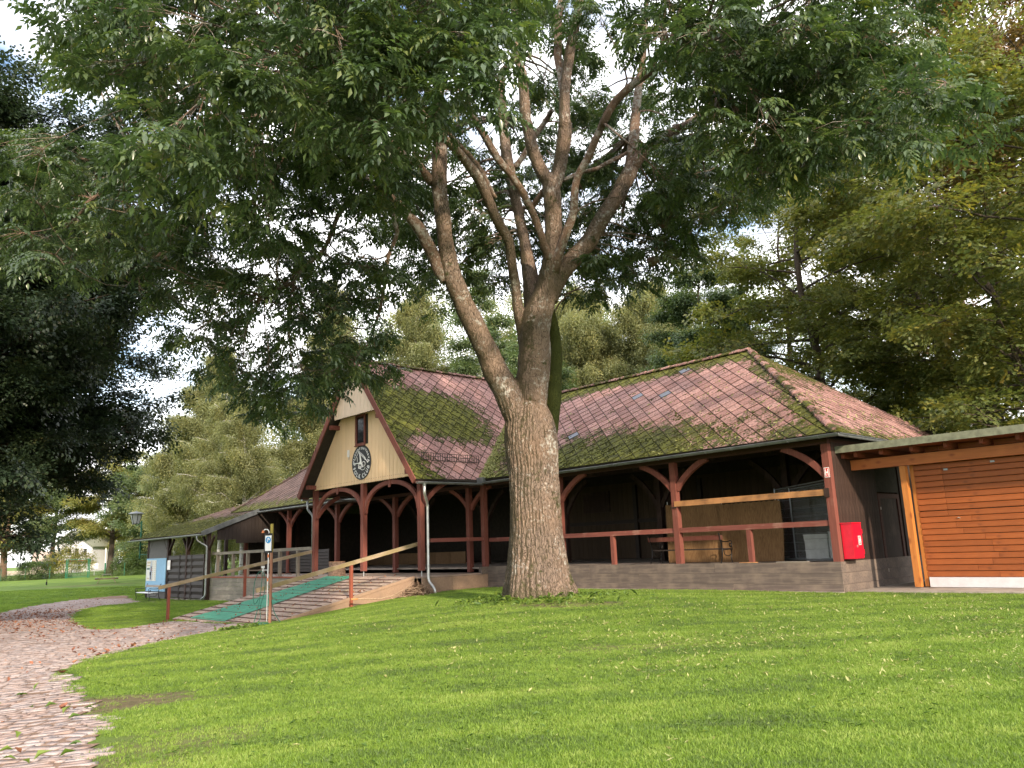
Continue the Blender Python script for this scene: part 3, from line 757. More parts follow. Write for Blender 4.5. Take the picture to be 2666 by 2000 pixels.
cap_row((XL+.02,EV+.02,EZ+.04), (-32.4,RV,RZ+.05), 'hip_tile', mat='shingle_dark')
# snow guard over the inner corner + leaf litter caught in the valley
sg = MB()
for (x0, x1, y_) in ((-13.4, -11.2, 0.05),):
    z_ = main_z(y_)+0.06
    for k in range(int((x1-x0)/0.095)+1): sg.box(x0+k*0.095, x0+k*0.095+.014, y_-.005, y_+.012, z_, z_+.30)
    for zz in (.02,.17,.30): sg.box(x0-.02, x1+.02, y_-.016, y_-.006, z_+zz, z_+zz+.018)
pz0 = 5.0
for k in range(26):
    yy = -3.0 + 2.9*k/25
    sg.box(GX0+gex-.62, GX0+gex-.606, yy, yy+.014, gzl+.62*GSL+.05, gzl+.62*GSL+.36)
for zz in (.02,.17,.30): sg.box(GX0+gex-.626, GX0+gex-.60, -3.0, -.1, gzl+.62*GSL+.05+zz, gzl+.62*GSL+.068+zz)
sg.build('snow_guard', M['dark_steel'], ROOF)
# ------------------------------------------------------------------ gutters and downpipes
def gutter(name, pts, r=0.075, mat='gutter_dark', parent=PAV):
    mb = MB(); pts = [Vector(p) for p in pts]; vv = []; n_ = 9
    for i, p in enumerate(pts):
        d = (pts[min(i+1,len(pts)-1)]-pts[max(i-1,0)]).normalized(); side = d.cross(Vector((0,0,1))).normalized()
        for rr_, flip in ((r, 1), (r-.008, -1)):
            for j in range(n_):
                t = math.pi*(1+j/(n_-1)); vv.append(p + side*(math.cos(t)*rr_) + Vector((0,0,1))*math.sin(t)*rr_)
    ff = []
    for i in range(len(pts)-1):
        for lay in (0, n_):
            for j in range(n_-1): ff.append((i*2*n_+lay+j, i*2*n_+lay+j+1, (i+1)*2*n_+lay+j+1, (i+1)*2*n_+lay+j))
        for j in (0, n_-1): ff.append((i*2*n_+j, (i+1)*2*n_+j, (i+1)*2*n_+n_+j, i*2*n_+n_+j))
    for i in (0, len(pts)-1): ff.append(tuple(i*2*n_+j for j in range(n_)))
    mb.add(vv, ff)
    for i in range(len(pts)-1):                      # rolled front bead and brackets
        a, b = pts[i], pts[i+1]; L = (b-a).length; d = (b-a)/L; side = d.cross(Vector((0,0,1))).normalized()
        for s_ in (-1, 1): mb.tube([a+side*(r*s_), b+side*(r*s_)], 0.011, 6)
        for k in range(int(L/0.9)):
            c = a + d*(0.45+k*0.9)
            mb.tube([c + side*(math.cos(t)*(r+.006)) + Vector((0,0,math.sin(t)*(r+.006))) for t in np.linspace(math.pi, 2*math.pi, 7)], 0.007, 5)
    return mb.build(name, M[mat], parent, False)
gut_z = EZ-0.02
gutter('gutter', [(gxr_e-.55,EV-.02,gut_z-.10),(XR+.07,EV-.07,gut_z-.02),(XR+.07,DEP,gut_z-.04)])
gutter('gutter', [(GX0+gex+.08,-3.72,4.05),(GX0+gex+.08,EV+.05,4.07)], 0.075, 'zinc')
gutter('gutter', [(XL,EV-.07,gut_z-.13),(gxl_e+.6,EV-.07,gut_z-.06)], 0.075, 'zinc')
gutter('gutter', [(GX0-gex-.08,EV,4.04),(GX0-gex-.08,-3.6,4.02)], 0.07, 'zinc')
hop = MB(); hop.box(gxr_e+.02,gxr_e+.36,EV-.16,EV+.10,4.06,4.30); hop.build('rain_hopper', M['zinc'], PAV)
def pipe(name, pts, r=0.05, mat='zinc_bright', joints=()):
    mb = MB()
    P = [Vector(p) for p in pts]; fine = [P[0]]
    for i in range(1, len(P)-1):                     # rounded bends
        a = P[i] + (P[i-1]-P[i]).normalized()*min(.12, (P[i-1]-P[i]).length*.45); b = P[i] + (P[i+1]-P[i]).normalized()*min(.12, (P[i+1]-P[i]).length*.45)
        for t in (0, .25, .5, .75, 1): fine.append(a*(1-t)**2 + P[i]*2*t*(1-t) + b*t*t)
    fine.append(P[-1]); mb.tube(fine, r, 12)
    for j in joints: mb.tube([Vector(j)+Vector((0,0,-.02)), Vector(j)+Vector((0,0,.02))], r*1.18, 12)
    return mb.build(name, M[mat], PAV, True)
px0 = GX0+gex+.08
pipe('downpipe', [(px0,-3.38,4.0),(px0,-3.38,3.62),(px0-.27,-3.05,3.25),(px0-.27,-3.05,.42),(px0-.02,-2.95,.12),(px0-.02,-2.93,-.25)], 0.055, 'zinc_bright', [(px0-.27,-3.05,3.2),(px0-.27,-3.05,1.75),(px0-.27,-3.05,.5)])
pipe('downpipe', [(GX0-gex-.08,-3.3,4.0),(GX0-gex-.08,-3.3,3.55),(GX0-gex+.28,-3.22,3.25),(GX0-gex+.28,-3.22,.62)], 0.05, 'zinc', [(GX0-gex+.28,-3.22,2.4)])
MB().lathe([(.075,.0),(.05,-.16)], (px0,-3.38,4.02), 12).build('gutter_outlet', M['zinc'], PAV)

# ------------------------------------------------------------------ plinth planks
def plank_row(parent, x0, x1, y0, y1, z0, z1, rows, mat, lens=(3.0,5.2), name='plank', gapz=0.012):
    hz = (z1-z0)/rows
    for r_ in range(rows):
        x = x0; first = True
        while x < x1-1e-3:
            L = random.uniform(*lens)*(random.uniform(.3,1) if first else 1); first = False
            xe = min(x1, x+L)
            if x1-xe < 0.8: xe = x1
            c = ((x+xe)/2, (y0+y1)/2, z0+hz*(r_+.5)); dy = random.uniform(-.006,.006)
            mb = MB().box(x-c[0]+.004, xe-c[0]-.004, y0-c[1]+dy, y1-c[1], -hz/2+gapz/2, hz/2-gapz/2)
            o_ = mb.build(name, mat, parent); o_.location = c
            x = xe
def plank_row_y(parent, x0, x1, y0, y1, z0, z1, rows, mat, name='plank', gapz=0.012):
    hz = (z1-z0)/rows
    for r_ in range(rows):
        ym = y0 + (y1-y0)*random.uniform(.4,.6)
        for ya, yb in ((y0,ym),(ym,y1)):
            c = ((x0+x1)/2, (ya+yb)/2, z0+hz*(r_+.5)); dx = random.uniform(-.006,.006)
            o_ = MB().box(x0-c[0]+dx, x1-c[0]+dx, ya-c[1]+.003, yb-c[1]-.003, -hz/2+gapz/2, hz/2-gapz/2).build(name, mat, parent); o_.location = c
plinth = MB().box(-14.46,-.10,.06,.30,-.6,FL-.04).box(-.30,-.06,.30,DEP,-.6,FL-.04).build('plinth', M['underlay'], PAV)
plank_row(plinth, -14.5, -.002, 0.0, 0.055, -.08, FL, 3, M['plinth'], (4.0,6.5), 'plank', .004)
plank_row_y(plinth, -.055, 0.0, .058, DEP, -.08, FL, 3, M['plinth'], 'plank', .006)
MB().box(-14.5,.02,-.16,-.004,-.3,.035).build('footing', M['concrete'], PAV)
# boarded right end wall with a door
wall = MB().box(-.12,-.05,.1,2.86,FL,EZ).box(-.12,-.05,4.46,DEP,FL,EZ).box(-.12,-.05,2.86,4.46,2.75,EZ).build('end_wall', M['underlay'], PAV)
y = .22
while y < DEP-.05:
    w = random.choice((.16,.19,.22)); ye = min(DEP, y+w)
    if not (ye > 2.88 and y < 4.44):
        c = (-.035,(y+ye)/2,(FL-.02+EZ-.15)/2); o_ = MB().box(-.015+random.uniform(-.006,.004),.03,-(ye-y)/2+.004,(ye-y)/2-.004,-(EZ-.15-FL+.02)/2+random.uniform(-.02,0),(EZ-.15-FL+.02)/2).build('board', M['dark_board'], wall); o_.location = c
    y = ye
door = MB().box(-.10,-.045,2.92,4.40,.22,2.66).build('door', M['dark_board'], wall)
dm = M['dark_board']
for (a, b, c, d) in ((2.90,3.04,.20,2.70),(4.28,4.42,.20,2.70)): MB().box(-.044,-.005,a,b,c,d).build('door_stile', M['soffit'], door)
for (c, d) in ((.20,.36),(2.56,2.70)): MB().box(-.044,-.008,3.045,4.275,c,d).build('door_rail', M['soffit'], door)
mb = MB()
for k in range(10): mb.box(-.04,-.025,3.10+k*.115,3.115+k*.115,.365,.78)
mb.box(-.03,-.01,3.06,4.26,.77,.79); mb.build('grille', M['dark_steel'], door)
MB().box(-.03,.01,2.95,3.0,2.22,2.30).build('hinge', M['concrete'], door); MB().box(-.03,.01,2.95,3.0,.42,.52).build('hinge', M['concrete'], door)

# ------------------------------------------------------------------ frame of the hall: posts, curved braces, rails
PW = 0.20
def post(name, x, y, z0, z1, mat=M['red_wood'], w=PW): 
    c = (x, y, (z0+z1)/2); o_ = MB().box(-w/2, w/2, -w/2, w/2, -(z1-z0)/2, (z1-z0)/2).build(name, mat, PAV); o_.location = c; return o_
def brace(x, y, zb, dx, dz, mat=M['red_wood'], w=.13, h=.17, dy=0.0):
    pts = []
    for k in range(9):
        t = k/8; a = t*math.pi/2
        s_ = 0.62*t + 0.38*(1-math.cos(a)); q = 0.62*t + 0.38*math.sin(a)
        pts.append((dx*s_, dy*s_, dz*q))
    o_ = MB().sweep(pts, w, h, (0,1,0) if abs(dx) > 1e-6 else (1,0,0)).build('brace', mat, PAV); o_.location = (x, y, zb)
front_posts = (-.11, -5.27, -10.42, -15.62, -21.0, -26.2, -31.4, -36.9)
for x in front_posts:
    z0 = FL if x > -14.5 else .60
    post('post', x, .11 if x > -14.4 else .05, z0, 4.02)
    if x < -.5: brace(x+.08, .11, 3.15, 1.22, .88)
    brace(x-.08, .11, 3.15, -1.22, .88)
MB().box(-37.0,-.01,.02,.20,4.02,4.16).build('wall_plate', M['soffit'], PAV)
MB().box(-.20,-.01,.24,DEP-.2,4.02,4.16).build('wall_plate', M['soffit'], PAV)
for x0, x1 in ((-.22,-5.16),(-5.38,-10.31),(-10.53,-14.42)):
    c = ((x0+x1)/2, .10, 1.855); o_ = MB().box((x1-x0)/2, (x0-x1)/2, -.06, .06, -.075, .075).build('rail', M['red_rail'], PAV); o_.location = c
for x in (-2.72, -7.98, -12.9): post('baluster', x, .10, FL, 1.775, M['red_wood'], .14)
o_ = MB().box(-2.56,2.56,-.055,.055,-.085,.085).build('rail', M['new_beam'], PAV); o_.location = (-2.70,.04,2.69); o_['label'] = 'unpainted upper rail'
MB().box(-.24,-.10,-.03,.045,2.55,2.80).build('rail_bracket', M['dark_board'], PAV)
MB().box(-5.4,-5.18,-.025,.045,2.56,2.60).build('rail_bracket', M['dark_board'], PAV)
MB().box(-3.1,-2.55,.005,.13,FL+.002,FL+.02).build('loose_board', M['new_beam'], PAV); MB().box(-1.9,-.95,.0,.13,FL+.002,FL+.022).build('loose_board', M['grey_wood'], PAV)
# sill + sloping floor
MB().box(-37.1,-.06,.06,DEP-.1,FL-.09,FL-.03).build('floor', M['deck_board'], PAV)
# inner posts with braces, tie beams, back wall
for x in (-3.9,-9.4,-14.6,-20.0,-25.5):
    for y_ in (4.8,):
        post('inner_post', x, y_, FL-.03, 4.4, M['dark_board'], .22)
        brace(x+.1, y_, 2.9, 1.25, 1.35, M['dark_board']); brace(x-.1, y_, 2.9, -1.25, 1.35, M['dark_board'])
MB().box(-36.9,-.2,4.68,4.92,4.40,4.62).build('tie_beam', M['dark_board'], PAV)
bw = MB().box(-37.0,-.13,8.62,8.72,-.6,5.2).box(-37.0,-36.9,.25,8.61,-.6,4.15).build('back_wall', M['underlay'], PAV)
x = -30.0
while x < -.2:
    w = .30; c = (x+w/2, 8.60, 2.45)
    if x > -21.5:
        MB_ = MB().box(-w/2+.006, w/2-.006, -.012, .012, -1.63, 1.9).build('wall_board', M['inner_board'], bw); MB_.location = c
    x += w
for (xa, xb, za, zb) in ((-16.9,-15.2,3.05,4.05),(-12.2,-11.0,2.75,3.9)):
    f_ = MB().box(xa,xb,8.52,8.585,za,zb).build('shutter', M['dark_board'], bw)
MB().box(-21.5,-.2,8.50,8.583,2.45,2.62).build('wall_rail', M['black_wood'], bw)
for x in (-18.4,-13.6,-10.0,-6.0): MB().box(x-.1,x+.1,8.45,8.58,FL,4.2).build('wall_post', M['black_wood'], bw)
# low panelled counter inside the porch side
for k in range(8):
    x0 = -33.6+k*1.3
    MB().box(x0, x0+1.28, 6.0, 6.05, .55, 1.42).build('counter_panel', plain('counter_panel_brown', (0.20,0.12,0.06), .8) if k == 0 else bpy.data.materials['counter_panel_brown'], PAV)
# ------------------------------------------------------------------ porch
PY, PXR, PXM, PXL = -3.18, -14.59, -18.58, -22.60
for x in (PXR, PXM, PXL):
    post('porch_post', x, PY, .80 if x != PXL else .60, 4.40, M['red_wood'], .20)
    mb = MB().lathe([(.022,.40),(.022,.82)], (x, PY, 0), 8).lathe([(.05,.80),(.05,.81)], (x, PY, 0), 8); mb.build('post_foot', M['galv'], PAV)
post('porch_post', PXR, -.02, .56, 4.1); 
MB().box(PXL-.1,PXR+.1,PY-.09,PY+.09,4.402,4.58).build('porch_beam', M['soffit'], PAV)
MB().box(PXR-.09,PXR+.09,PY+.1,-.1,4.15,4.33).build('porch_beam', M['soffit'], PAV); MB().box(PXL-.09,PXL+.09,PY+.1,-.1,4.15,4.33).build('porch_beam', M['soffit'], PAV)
def arch(xa, xb, zs, zt):
    c, a = (xa+xb)/2, abs(xb-xa)/2
    pts = [(c+a*math.cos(t), PY, zs + (zt-zs)*math.sin(t)**0.92) for t in np.linspace(0.0, math.pi, 25)]
    MB().sweep(pts, .12, .17, (0,1,0)).build('arch_brace', M['red_wood'], PAV)
    MB().box(c-.075,c+.075,PY-.085,PY-.062,zt-.20,zt+.20).build('keystone_board', M['red_wood'], PAV)
arch(PXR-.12, PXM+.12, 3.12, 4.27); arch(PXM-.12, PXL+.12, 3.12, 4.27)
brace(PXR, PY+.1, 3.2, 0, .9, dy=1.1); brace(PXL, PY+.1, 3.2, 0, .9, dy=1.1)
MB().box(PXR-.05,PXR+.05,-2.78,.06,1.83,1.975).build('porch_rail', M['red_rail'], PAV)
MB().box(-14.62,-14.46,-.35,.055,FL-.28,FL-.002).build('step_block', M['plinth'], PAV)
# porch floor boards and side skirt
for k in range(17):
    x0 = -22.7+k*.482; c = (x0+.24, -1.6, .555)
    o_ = MB().box(-.236,.236,-1.72,1.62,-.025,.025).build('floor_board', M['ramp_board'], PAV); o_.location = c
plank_row_y(PAV, -14.52, -14.47, -3.25, -.02, -.42, .525, 2, M['plinth_light'], 'skirt_board', .004)
plank_row(PAV, -37.0, -22.72, -.02, .035, -.7, .5, 3, M['plinth'], (3,5), 'skirt_board')

# gable: cream boards with scalloped ends, upper jettied panel, barge boards, window
def gable_w(z): return (GZ0-z)/GSL
def board_poly(x0, x1, zb, ztop_f, scal=0):
    pts = []
    if scal:
        n_ = scal; w = (x1-x0)/n_
        for i in range(n_):
            for t in np.linspace(math.pi, 2*math.pi, 6)[:(-1 if i < n_-1 else None)]:
                pts.append((x0+w*(i+.5)+w*.46*math.cos(t), zb+.055*math.sin(t)))
    else: pts = [(x0,zb),(x1,zb)]
    pts += [(x1, ztop_f(x1)), (x0, ztop_f(x0))]
    return pts
gable = MB().prism([(GX0-4.15,PY-.085,4.46),(GX0+4.15,PY-.085,4.46),(GX0+1.8,PY-.085,GZ0-1.8*GSL-.15),(GX0-1.8,PY-.085,GZ0-1.8*GSL-.15)], (0,.04,0)).build('gable_wall', M['underlay'], PAV)
bwid = 0.262
k0 = -int(4.05/bwid)
WX0, WX1, WZ0, WZ1 = -19.02, -18.28, 5.98, 7.30
for k in range(k0, -k0):
    xa, xb = GX0+k*bwid+.003, GX0+(k+1)*bwid-.003
    topf = lambda x: min(7.42, GZ0-abs(x-GX0)*GSL-.22)
    if min(topf(xa), topf(xb)) < 4.5: continue
    if xb > WX0+.05 and xa < WX1-.05:
        segs = [(4.42, lambda x: WZ0+.02, 2), (WZ1-.02, topf, 0)]
    else: segs = [(4.42, topf, 2)]
    for zb, tf, sc in segs:
        P = board_poly(xa, xb, zb, tf, sc)
        c = Vector(((xa+xb)/2, PY-.10, (P[0][1]+P[-1][1])/2))
        o_ = MB().prism([Vector((x,PY-.09,z))-c for x, z in P], (0,-.024,0)).build('board', M['cream'], gable); o_.location = c
# small pinkish diamonds (holes) near the scallops
mb = MB()
for k in range(2*k0, -2*k0):
    x = GX0+(k+.5)*bwid/2+bwid*.25
    if abs(x-GX0) < 3.95: mb.box(x-.012,x+.012,PY-.119,PY-.1155,4.50,4.525)
mb.build('scallop_holes', M['red_post'], gable)
# jettied upper panel
upy = GFR+.10
up = MB().prism([(GX0-1.80,upy+.03,7.30),(GX0+1.80,upy+.03,7.30),(GX0,upy+.03,GZ0-.15)], (0,.04,0)).build('upper_gable', M['underlay'], PAV)
for k in range(-7, 7):
    xa, xb = GX0+k*bwid+.003, GX0+(k+1)*bwid-.003; tf = lambda x: GZ0-abs(x-GX0)*GSL-.16
    if min(tf(xa), tf(xb)) < 7.33: continue
    P = board_poly(xa, xb, 7.28, tf, 2); c = Vector(((xa+xb)/2, upy, (P[0][1]+P[-1][1])/2))
    o_ = MB().prism([Vector((x,upy+.026,z))-c for x, z in P], (0,-.024,0)).build('board', M['cream_pale'], up); o_.location = c
MB().box(GX0-1.85,GX0+1.85,upy+.075,PY-.12,7.32,7.40).build('jetty_floor', M['soffit'], PAV)
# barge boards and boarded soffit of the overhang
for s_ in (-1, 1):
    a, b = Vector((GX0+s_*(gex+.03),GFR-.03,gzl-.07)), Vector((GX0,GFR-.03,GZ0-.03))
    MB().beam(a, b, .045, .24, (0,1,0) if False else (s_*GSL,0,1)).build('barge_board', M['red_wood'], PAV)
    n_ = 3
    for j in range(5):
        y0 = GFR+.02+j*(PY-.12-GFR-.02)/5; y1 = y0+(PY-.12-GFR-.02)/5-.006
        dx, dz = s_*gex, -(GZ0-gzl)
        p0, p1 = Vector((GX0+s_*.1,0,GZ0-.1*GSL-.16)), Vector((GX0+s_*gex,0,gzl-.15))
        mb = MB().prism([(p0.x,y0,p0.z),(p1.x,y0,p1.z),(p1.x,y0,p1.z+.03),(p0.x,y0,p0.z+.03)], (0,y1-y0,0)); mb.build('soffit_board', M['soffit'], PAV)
    for z_ in (4.50, 6.95):                         # purlin ends carrying the overhang
        xx = GX0+s_*(gable_w(z_)-.33)
        MB().box(xx-.09,xx+.09,GFR+.05,PY-.12,z_-.09,z_+.09).build('purlin', M['red_wood'], PAV)
# gable window: frame and dark pane
fr = MB()
fr.box(WX0,WX0+.09,PY-.15,PY-.09,WZ0,WZ1).box(WX1-.09,WX1,PY-.15,PY-.09,WZ0,WZ1).box(WX0+.09,WX1-.09,PY-.148,PY-.09,WZ0,WZ0+.10).box(WX0+.09,WX1-.09,PY-.148,PY-.09,WZ1-.09,WZ1)
win = fr.build('window', M['red_wood'], PAV)
MB().box(WX0+.09,WX1-.09,PY-.11,PY-.10,WZ0+.1,WZ1-.09).build('pane', M['glass_dark'], win)
MB().box(WX0-.03,WX1+.03,PY-.19,PY-.15,WZ0-.03,WZ0+.015).build('sill', M['red_wood'], win)
# valley litter: grey-green dead leaves lying in the valley
# ------------------------------------------------------------------ sign on the gable
import bmesh
def text_mesh(txt, size, bold=False):
    cu = bpy.data.curves.new('lettering', 'FONT'); cu.body = txt; cu.size = size; cu.align_x = 'CENTER'; cu.align_y = 'BOTTOM_BASELINE'
    cu.extrude = 0.003; cu.resolution_u = 2
    if bold: cu.offset = size*0.022
    ob = bpy.data.objects.new('lettering', cu)
    me = bpy.data.meshes.new_from_object(ob); bpy.data.objects.remove(ob); bpy.data.curves.remove(cu); return me
SGN = empty('club_sign', (-18.57, PY-.135, 5.26), 0, None, 'round black club sign lettered FOLK CLUB in white under the gable window', 'sign')
def at_pav(o): o.matrix_world = Matrix.Translation(BO) @ Matrix.Rotation(BYAW, 4, 'Z') @ Matrix.Translation(o.location); return o
def thing(name, loc, label, cat, group=None, rz=0.0):
    """a thing standing in the pavilion's directions, top level"""
    o = empty(name, b2w(*loc), BYAW+rz, None, label, cat, group); return o
SGN.location = b2w(-18.57, PY-.135, 5.26); SGN.rotation_euler = (0,0,BYAW)
R0 = 0.735
def disc(r, y0, y1, n=48): return MB().prism([(r*math.cos(t), y0, r*math.sin(t)) for t in np.linspace(0, 2*math.pi, n, endpoint=False)], (0, y1-y0, 0))
disc(R0, 0, .018).build('disc', M['sign_black'], SGN)
def arc_text(name, txt, r, size, span, top=True, bold=False):
    V_, F_ = [], []
    n_ = len(txt)
    adv = np.array([0.62 if c in 'I/' else (1.15 if c == 'W' else (0.55 if c == ' ' else 1.0)) for c in txt]); pos = (np.cumsum(adv)-adv/2)/adv.sum()
    for ch, p in zip(txt, pos):
        if ch == ' ': continue
        me = text_mesh(ch, size, bold)
        ang = (math.pi/2 + span/2 - span*p) if top else (-math.pi/2 - span/2 + span*p)
        b0 = len(V_)
        for v in me.vertices:
            x, y = v.co.x, v.co.y
            if top: rx, ra = r+y, ang - x/r
            else: rx, ra = r-y, ang + x/r
            V_.append((rx*math.cos(ra), -.004-v.co.z*0.5, rx*math.sin(ra)))
        for f in me.polygons: F_.append(tuple(b0+i for i in f.vertices))
        bpy.data.meshes.remove(me)
    me = bpy.data.meshes.new(name); me.from_pydata(V_, [], F_); link(name, me, M['white'], SGN)
arc_text('lettering', 'WAIDHOFEN/THAYA', .545, .14, rad(190), True, True)
arc_text('lettering', 'FOLK CLUB', .675, .25, rad(150), False, True)
em = MB()
def bar(pts, w): em.tube([(x*.86+.01, -.006, z*.84+.03) for x, z in pts], w*.72, 6)
def ring(cx_, cz_, rx, rz, w, a0=0, a1=2*math.pi): bar([(cx_+rx*math.cos(t), cz_+rz*math.sin(t)) for t in np.linspace(a0, a1, 15)], w)
bar([(-.60,.10),(-.36,.36),(-.24,.50)], .016); bar([(-.42,.28),(-.36,.20),(-.35,.02)], .012)            # bow
ring(-.21,.50,.05,.05,.014)
for o_ in (-.045, 0, .045): bar([(-.18+o_*.3,.46+o_),(.16,.26+o_*1.2),(.36,.10+o_*1.2)], .011)           # pipes
bar([(.30,.18),(.36,.05)], .016); bar([(.36,.10),(.50,-.02),(.60,-.10)], .024); ring(.55,-.02,.055,.085,.018, -1.9, 1.4)
em.prism([(-.14,-.004,.40),(-.08,-.004,.36),(.02,-.004,.08),(.04,-.004,-.08),(-.16,-.004,-.08),(-.09,-.004,.06)], (0,-.006,0))
bar([(-.62,-.06),(-.30,-.06),(-.05,-.10)], .030); ring(-.60,-.09,.045,.05,.022)                             # neck and scroll
ring(.20,-.14,.15,.12,.018); ring(-.08,-.16,.17,.15,.018); ring(.14,-.33,.20,.10,.018, -3.2, .3); ring(-.15,-.28,.10,.06,.02)
bar([(-.06,-.12),(.06,-.24),(.16,-.30)], .014); bar([(.0,-.16),(.2,-.20)], .012)
em.build('emblem', M['white'], SGN)
lb = thing('wall_lamp', (-19.55, PY-.12, 5.72), 'small white box lamp on the cream gable beside the narrow window', 'lamp')
MB().box(-.045,.045,-.07,0,-.14,.16).build('housing', M['white'], lb); MB().tube([(0,-.02,-.14),(0.01,-.02,-.26)], .012, 6).build('cable', M['galv'], lb)
cm = thing('flood_light', (-14.98, PY-.12, 4.86), 'small black round spotlight at the right corner of the gable', 'lamp')
MB().lathe([(.055,-.05),(.065,.02),(.03,.06)], (0,-.03,0), 12).build('head', M['iron'], cm); MB().box(-.015,.015,-.03,.0,.05,.10).build('bracket', M['iron'], cm)

# ------------------------------------------------------------------ wooden deck left of the porch
DK = thing('wooden_deck', (0,0,0), 'raised grey timber deck with post and rail left of the porch', 'deck')
for k in range(24):
    z = .555; y0 = -3.14+k*.131
    MB().box(-34.2,-22.75,y0,y0+.124,z-.02,z+.02).build('deck_board', M['deck_board'], DK)
MB().box(-34.2,-22.75,-3.20,-3.145,.50,.578).build('edge_board', M['red_post'], DK)
plank_row(DK, -34.2, -22.8, -3.18, -3.14, -.78, .495, 6, M['grey_wood'], (3,6), 'skirt_plank', .01)
for x in (-33.5,-31.5,-29.75,-28.0,-26.2,-24.4):
    o_ = MB().box(-.07,.07,-.07,.07,0,1.16).build('rail_post', M['grey_post'], DK); o_.location = (x,-3.06,.577)
MB().beam((-34.2,-3.06,1.80),(-22.74,-3.06,1.83),.13,.14).build('top_rail', M['grey_wood'], DK)

# ------------------------------------------------------------------ ramp
RP = thing('access_ramp', (0,0,0), 'wide planked wooden ramp with dark battens leading up to the porch', 'ramp')
ra_y0, ra_y1, ra_z0, ra_z1 = -9.25, -3.32, -.70, .575
rsl = (ra_z1-ra_z0)/(ra_y1-ra_y0)
def rz_(y): return ra_z0 + rsl*(y-ra_y0)
xr, xl = -14.9, -22.7
nb = 40; w_ = (xr-xl)/nb
for k in range(nb):
    x0 = xl+k*w_; ysplit = random.uniform(-7.6,-4.6)
    for ya, yb in ((ra_y0+random.uniform(-.05,.05), ysplit), (ysplit, ra_y1)):
        dz = random.uniform(-.004,.004)
        c = Vector((x0+w_/2, (ya+yb)/2, rz_((ya+yb)/2)+dz-.02))
        o_ = MB().beam(Vector((c.x,ya+.004,rz_(ya)-.02+dz))-c, Vector((c.x,yb-.004,rz_(yb)-.02+dz))-c, w_-.009, .04).build('plank', M['ramp_board'], RP); o_.location = c
for k in range(14):
    y = ra_y0+.22+k*.405; z = rz_(y)+.018
    c = Vector(((xl+xr)/2, y, z)); j = random.uniform(-.02,.02)
    o_ = MB().beam((xl-c.x+.05+random.uniform(0,.1),-j,0), (xr-c.x-.05-random.uniform(0,.35),j,0), .030, .030).build('batten', M['batten'], RP); o_.location = c
# right edge board + skirt
MB().beam((xr+.03,ra_y0+.3,rz_(ra_y0+.3)-.01),(xr+.03,ra_y1,rz_(ra_y1)-.01),.06,.10).build('edge_board', M['plinth_light'], RP)
MB().prism([(xr+.015,ra_y0+.2,-1.2),(xr+.015,ra_y1,-1.2),(xr+.015,ra_y1,rz_(ra_y1)-.07),(xr+.015,ra_y0+.2,rz_(ra_y0+.2)-.07)], (.025,0,0)).build('skirt_board', M['plinth_light'], RP)
MB().prism([(xl+.02,ra_y0+.2,-1.2),(xl+.02,ra_y1,-1.2),(xl+.02,ra_y1,rz_(ra_y1)-.07),(xl+.02,ra_y0+.2,rz_(ra_y0+.2)-.07)], (-.025,0,0)).build('skirt_board', M['plinth_light'], RP)
def handrail(x, a, b, posts, lab):
    MB().beam((x,a[0],a[1]-.06),(x,b[0],b[1]-.06),.075,.135).build('handrail', M['rail_wood'], RP)
    for y in posts:
        zt = a[1]+(b[1]-a[1])*(y-a[0])/(b[0]-a[0])-.13
        o_ = MB().box(-.05,.05,-.05,.05,-.95 if y < -8 else -.6,zt).build('rail_post', M['red_post'], RP); o_.location = (x+.09*(1 if x > -18 else -1)*0, y, 0)
handrail(-14.84, (-9.55,.52), (-3.12,1.85), (-6.05,), 'right')
handrail(-22.76, (-9.85,.54), (-3.12,1.76), (-9.45,-6.35), 'left')
CP = thing('ramp_carpet', (0,0,0), 'green ribbed carpet strip laid up the middle of the ramp', 'carpet')
V_, F_ = [], []
nn = 44
for k in range(nn+1):
    y = -9.12+5.95*k/nn; t = k/nn
    zz = rz_(min(y, ra_y1))+.026+.012*abs(math.sin(math.pi*(y-ra_y0-.22)/.405))*0 + .006*math.sin(7*y)
    if y > ra_y1: zz = .60
    bumpz = .028*max(0, 1-abs(((y-ra_y0-.22+.2025) % .405)-.2025)/.07)
    for x in np.linspace(-21.35+.1*math.sin(3*t), -18.2-.9*t, 7): V_.append((x, y, zz+bumpz))
for k in range(nn):
    for j in range(6): F_.append((k*7+j, k*7+j+1, (k+1)*7+j+1, (k+1)*7+j))
link('carpet_strip', np_mesh('carpet_strip', np.array(V_), np.array(F_), True), M['mat_green'], CP)
ST = thing('tree_stump', (-21.4,-2.75,.58), 'cut tree stump standing on the porch floor behind the ramp', 'stump')
mb = MB(); n_ = 18
prof = []
for z_, r_ in ((0,.40),(.15,.37),(.45,.35),(.62,.36)):
    prof.append([(r_*(1+.07*math.sin(3*t+z_))*math.cos(t), r_*(1+.06*math.sin(5*t))*math.sin(t), z_) for t in np.linspace(0,2*math.pi,n_,endpoint=False)])
mb.add(sum(prof, []), [(i*n_+j, i*n_+(j+1)%n_, (i+1)*n_+(j+1)%n_, (i+1)*n_+j) for i in range(3) for j in range(n_)])
mb.build('bark', M['stump_wood'], ST, True)
MB().prism([p for p in prof[3]], (0,0,.006)).build('cut_face', M['new_beam'], ST)

